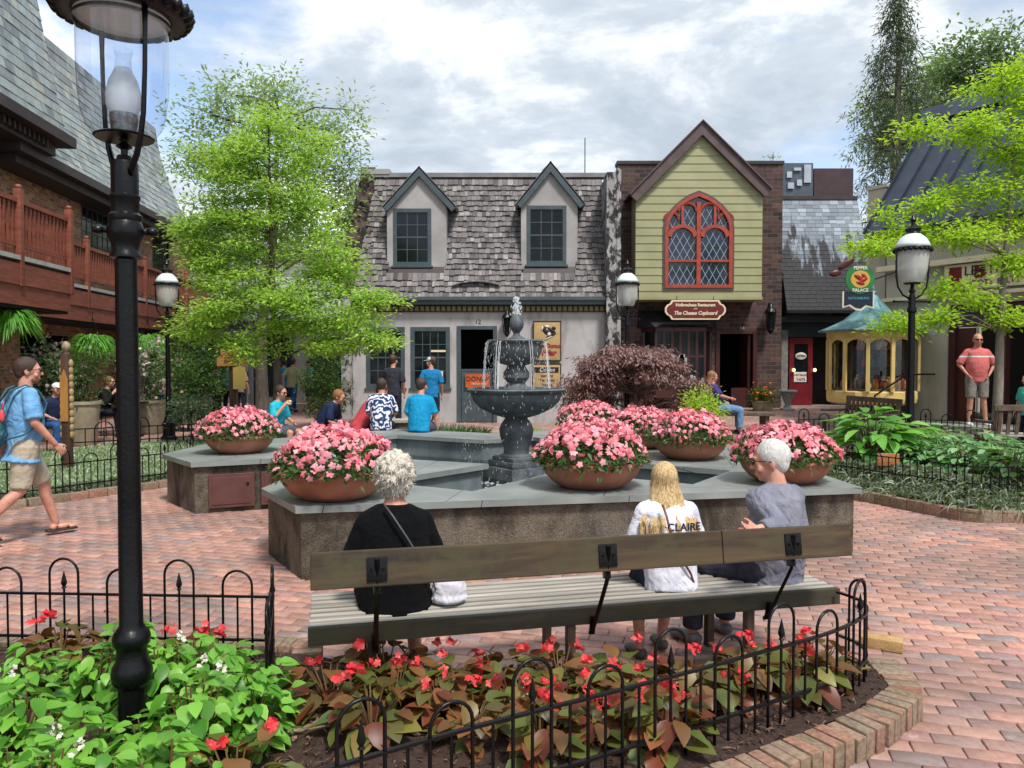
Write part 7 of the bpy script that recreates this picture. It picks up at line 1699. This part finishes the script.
for nm,an,fd in (('L',J['anL'],Vv(0,1,0)),('R',J['anR'],Vv(0,1,-.35).normalized())):
    m=MB(); n=Vv(0,.35 if nm=='R' else 0,1).normalized(); c=an-n*.075+fd*.05
    m.bevbox(tuple(c-n*.002),(.095,.27,.022),.008,rot('X',-math.atan2(.35,1) if nm=='R' else 0))
    for o_ in (.0,.1): 
        m.tube([an+fd*o_+Vv(s_*.05,0,0)-n*(.06-.045*abs(1-abs(s_))*(1 if o_==0 else .6)) for s_ in (-1,-.5,0,.5,1)],.012,6,ell=.5)
    m.build('sandal',mat('brown_sandal','#2a1f1a','#40302a',rough=.6,nscale=10),r,smooth=True)
# backpack (its own thing)
kk=1.66/1.75; TEALB=cloth('teal_backpack_cloth','#2f5560','#3f6a74',ns=10,bump=.6); bp=empty('backpack',r.location,r.rotation_euler.z,'teal backpack with a red tag worn by the walking man in light blue','backpack'); bp.scale=(kk,)*3
m=MB(); m.ell((0,-.22,1.12),(.15,.085,.24)); m.ell((0,-.23,1.02),(.16,.1,.14)); m.ell((0,-.29,1.0),(.12,.06,.11)); remesh(m,'bag_body',TEALB,bp,.009,3)
for s_ in (-1,1):
    m=MB(); m.tube([(s_*.1,-.17,1.3),(s_*.11,-.09,1.435),(s_*.115,.0,1.475),(s_*.12,.1,1.42),(s_*.14,.165,1.3),(s_*.19,.1,1.12),(s_*.215,-.05,1.02),(s_*.16,-.18,.98)],.022,6,ell=.35); m.build('strap',TEALB,bp,smooth='all')
m=MB(); m.ell((.15,-.2,1.2),(.012,.022,.06)); m.tube([(.15,-.2,1.26),(.14,-.18,1.33)],.006,5); m.build('red_tag',mat('red_tag','#c2303a','#d8505a',rough=.5),bp,smooth='all')
# pool-side people
TIE=NT('tie_dye_cloth'); v=TIE.coord('Object'); wv=TIE.n('ShaderNodeTexWave',wave_type='RINGS',rings_direction='SPHERICAL'); mp=TIE.n('ShaderNodeMapping'); mp.inputs['Location'].default_value=(0,0.1,-.8); TIE.l(v,0,mp,0); TIE.l(mp,0,wv,0); wv.inputs['Scale'].default_value=3.6; wv.inputs['Distortion'].default_value=11; wv.inputs['Detail'].default_value=3; wv.inputs['Detail Scale'].default_value=2.5; rr_=TIE.ramp(wv,'Fac',[(.25,'#18305e'),(.5,'#3b5f9a'),(.6,'#cfd6e4'),(.8,'#e2e4ea')]); TIE.l(rr_,'Color',TIE.b,'Base Color'); TIE.set(Roughness=.85); TIE=TIE.mat
def seat_at(px,d,s=.55): return (X(px,d),d,0)
DKP=cloth('dark_trousers','#1a1d28','#262a36')
def sit(seat,**k): return pose('sit',seat=seat,**k)
kH=1.62; q=lambda z:z/(kH/1.75)
person('man in a bright blue T-shirt, back to us, seated on the far pool wall',seat_at(419,11.35),yawto(.15,1),sit(q(.56),lean=.1,yaw=None) if 0 else sit(q(.56),lean=.12),H=kH,shirt=cloth('turquoise_tee','#0f7fae','#1b93c2',ns=5),sleeve=.46,pants=cloth('grey_shorts','#4a4d58','#5a5d68'),pleg=.45,shoe=DKP,hair=HB,yaw=R(-15),belly=1.1,fat=1.08)
person('person in a blue and white tie-dye T-shirt, back to us, behind the pool',seat_at(381,11.7),yawto(-.05,1),sit(q(.56),lean=.06),H=kH,shirt=TIE,sleeve=.46,pants=DKP,pleg=.95,shoe=DKP,hair=HB,hairstyle='receding',belly=1.05,fat=1.05)
person('person in a red T-shirt bent forward beside the tie-dye shirt, behind the pool flowers',seat_at(357,12.0),yawto(.7,.7),sit(q(.45),lean=.42),H=kH,shirt=cloth('red_tee','#a83a42','#bd4c52'),sleeve=.46,pants=DKP,pleg=.95,shoe=DKP,hair=HB,sk=SK2,pitch=R(-20))
r,J,A=person('man in sunglasses and turquoise shirt eating, seated behind the left flower bowls',(X(276,12.6),12.5,0),yawto(.9,-.35),sit(q(.42),lean=.1,elR=(.22,.16,.74),wrR=(.1,.27,.95)),H=kH,shirt=cloth('aqua_tee','#1f97ad','#2fb0c4',ns=5),sleeve=.46,pants=cloth('grey_shorts','#4a4d58'),pleg=.45,shoe=DKP,hair=HB,glasses=SUNG,belly=1.1,pitch=R(-8),sk=SK)
person('man in a navy T-shirt and sunglasses leaning forward, seated behind the left flower bowls',(X(317,12.2),12.3,0),yawto(.95,-.1),sit(q(.42),lean=.32,hea=(0,.37,1.13)),H=1.6,shirt=cloth('navy_tee','#18233d','#22304f',ns=5),sleeve=.46,pants=DKP,pleg=.45,shoe=DKP,hair=HR,glasses=SUNG,belly=1.1,pitch=R(-14))
m=MB(); m.ell((0,0,0),(.045,.03,.03)); m.ell((.02,0,.03),(.03,.03,.03)); o=m.build('sandwich',mat('bread','#c9a878','#dcc49c',rough=.7,nscale=30),None,smooth='all'); kf=kH/1.75; M_=Matrix.Translation((X(276,12.6),12.5,0))@rot('Z',yawto(.9,-.35)); o.location=M_@Vector((.08*kf,.37*kf,1.0*kf)); tag(o,'pale sandwich held at the mouth of the seated man in turquoise','sandwich')
person('boy in a blue T-shirt and pale cap standing by the shop window, back to us',(X(431,16.6),16.6,0),yawto(-.1,1),pose('stand'),H=1.72,shirt=cloth('blue_tee','#1a6a9c','#247fb4'),sleeve=.46,pants=cloth('navy_shorts','#1e2738'),pleg=.48,shoe=WHITEM,hair=HB,cap=cloth('pale_cap','#b9c0cc','#d0d5de',bump=.1),yaw=R(70))
person('person in a dark grey T-shirt standing at the left shop window, back to us',(X(393,16.9),16.9,0),yawto(.1,1),pose('stand',elL=(-.26,.08,1.17),wrL=(-.12,.2,1.25)),H=1.76,shirt=cloth('charcoal_tee','#2a2c34','#3a3c46'),sleeve=.48,pants=DKP,pleg=.95,shoe=DKP,hair=HB,belly=1.08,yaw=R(-20))
# woman in purple on the bench
zb_=gh(X(719,15.9),15.9)
r,J,A=person('woman in a purple-blue top and light jeans seated in profile by the lime bush',(X(719,15.9),15.9,zb_),yawto(1,-.1),sit(.47,lean=-.14,elR=(.26,-.02,.82),wrR=(.2,.2,.76),elL=(-.22,-.1,.86)),H=1.72,shirt=cloth('purple_top','#2c2f6a','#3d3f80'),sleeve=.5,pants=cloth('light_jeans','#5a7fa8','#7396ba',ns=4),pleg=.95,shoe=DKP,hair=HR,hairstyle='bob',belly=1.2,fat=1.12,glasses=SUNG)
# pink polo man
PK=NT('pink_polo_cloth'); tc_=PK.n('ShaderNodeTexCoord'); sp_=PK.n('ShaderNodeSeparateXYZ'); PK.l(tc_,'Object',sp_,0); rp=PK.ramp(sp_,'Z',[(0,'#c45a5c'),(.9,'#c45a5c')]); a_=PK.math('COMPARE',(sp_,'Z'),1.31); a_.inputs[2].default_value=.013; mm_=PK.mix((a_,0),'#c96a68','#d8cfcf'); PK.l(mm_,2,PK.b,'Base Color'); PK.set(Roughness=.85); n_=PK.noise(None,12,3); PK.bump(n_,'Fac',.4,.02); PK=PK.mat
r,J,A=person('bald man in a pink polo shirt and grey shorts standing on the shop steps',(X(977,14.3),14.3,.4),yawto(-.25,-1),pose('stand',elL=(-.3,-.03,1.16),wrL=(-.19,.08,.98),elR=(.3,-.03,1.16),wrR=(.19,.08,.98),anL=(-.16,.02,.09),anR=(.12,0,.09)),H=1.74,shirt=PK,sleeve=.46,pants=cloth('grey_shorts2','#77716c','#8a847e'),pleg=.46,shoe=WHITEM,hair=None,glasses=SUNG,belly=1.18,fat=1.04,sk=SK,pitch=R(-4))
m=MB(Matrix.Translation(J['nec'])); m.lathe([(.075,-.045),(.065,.0),(.07,.01)],14,cap=False); m.build('collar',PK,r,smooth='all')
# others
BG='people in the distance under the trees'
person('person in a turquoise top standing at the right edge beside the young tree',(X(1028,12.6),12.6,.1),yawto(-1,-.3),pose('stand'),H=1.3,shirt=cloth('mint_top','#3fb0a4','#58c4b6'),sleeve=.46,pants=DKP,pleg=.95,shoe=DKP,hair=HB)
person('seated man in a white cap, navy shirt and blue jeans behind the carved post',(X(47,13.4),13.5,0),yawto(.8,-.5),sit(.48,lean=.15),H=1.62,shirt=cloth('navy_polo','#1c2440','#273150'),sleeve=.46,pants=cloth('blue_jeans','#24487a','#31598c'),pleg=.95,shoe=DKP,hair=HB,cap=cloth('white_cap','#cfd0d4','#e2e3e6',bump=.1),belly=1.1)
person('auburn-haired diner in black at the terrace table left of the near lamp post',(X(100,16.2),16.3,0),yawto(1,-.1),sit(.5,lean=.12,elR=(.2,.22,.78),wrR=(.1,.3,.98)),H=1.66,shirt=cloth('black_knit','#0f0f13','#18181e'),sleeve=.95,pants=DKP,pleg=.95,shoe=DKP,hair=HR,hairstyle='short',glasses=SUNG)
person('diner in dark clothes seated behind the left far lamp post',(X(160,17.6),17.6,0),yawto(1,.1),sit(.5,lean=.1),H=1.6,shirt=cloth('dark_navy_top','#141c30','#1f2a44'),sleeve=.5,pants=DKP,pleg=.95,shoe=DKP,hair=HW,hairstyle='short')
ppl=[(228,22,yawto(.1,1),'#2f7fa0',HB,'person in a blue and white striped top standing left of the signboard post',1.62),(240,21,yawto(.2,1),'#7a6a5c',HBL,'fair-haired person in a brown patterned top just right of the signboard post',1.6),(284,24,yawto(-.4,1),'#1f86b4',HB,'person in a blue T-shirt walking away beside the slender tree trunk',1.72),(292,23.4,yawto(.3,1),'#9a9a7c',HB,'person in a pale patterned shirt and jeans right of the slender tree trunk',1.74),(309,24.5,yawto(-.8,-.4),'#2390a8',HB,'person in a turquoise top and black shorts beside the dark clipped evergreen',1.66),(216,23,yawto(.8,-.3),'#a0787a',HR,'person in a dusty pink top at the far left of the distant group',1.6),(252,25,yawto(.5,.5),'#1c3050',HB,'person in dark blue in the shade right of the patterned top',1.66)]
for px,d_,rz,c,hr,lab,H in ppl:
    person(lab,(X(px,d_),d_,0),rz,pose('walk') if px in (284,292) else pose('stand'),H=H,group=BG,shirt=cloth('top_'+c[1:],c,None),sleeve=.46,pants=DKP if px!=292 else cloth('blue_jeans','#24487a'),pleg=.48 if px in(309,284) else .95,shoe=DKP,hair=hr,vox=.016)
# cafe table and chairs for the diners
def cafe_chair(lab,loc,rz):
    r=empty('cafe_chair',loc,rz,lab,'chair','dark terrace chairs'); MB().lathe([(.2,.45),(.21,.47),(.19,.48)],16).build('seat',IRON,r)
    for sx in (-1,1):
        for sy in (-1,1): MB().tube([(sx*.14,sy*.14,.45),(sx*.18,sy*.18,0)],.011,5).build('leg',IRON,r)
    m=MB(); m.tube([(-.17,-.15,.46),(-.18,-.2,.8),(-.1,-.24,.92),(.1,-.24,.92),(.18,-.2,.8),(.17,-.15,.46)],.011,5); m.build('backrest',IRON,r)
cafe_chair('dark iron chair under the diner in black',(X(100,16.2),16.3,0),yawto(1,-.1)); cafe_chair('dark iron chair under the diner behind the left far lamp post',(X(160,17.6),17.6,0),yawto(1,.1)); cafe_chair('dark iron chair under the seated man in the white cap',(X(47,13.4),13.5,0),yawto(.8,-.5))
r=empty('cafe_table',(X(100,16.2)+.62,16.25,0),0,'round dark terrace table in front of the diner in black','table'); MB().lathe([(.36,.72),(.36,.745)],24).build('tabletop',IRON,r); MB().lathe([(.25,0),(.25,.03),(.03,.05),(.03,.72)],12).build('pedestal',IRON,r)
r=empty('cafe_table',(X(160,17.6)+.62,17.65,0),0,'round dark terrace table in front of the diner behind the left far lamp post','table'); MB().lathe([(.36,.72),(.36,.745)],24).build('tabletop',IRON,r); MB().lathe([(.25,0),(.25,.03),(.03,.05),(.03,.72)],12).build('pedestal',IRON,r)
sc.cycles.max_bounces=6; sc.cycles.diffuse_bounces=2; sc.cycles.glossy_bounces=2; sc.cycles.transmission_bounces=4; sc.cycles.transparent_max_bounces=10
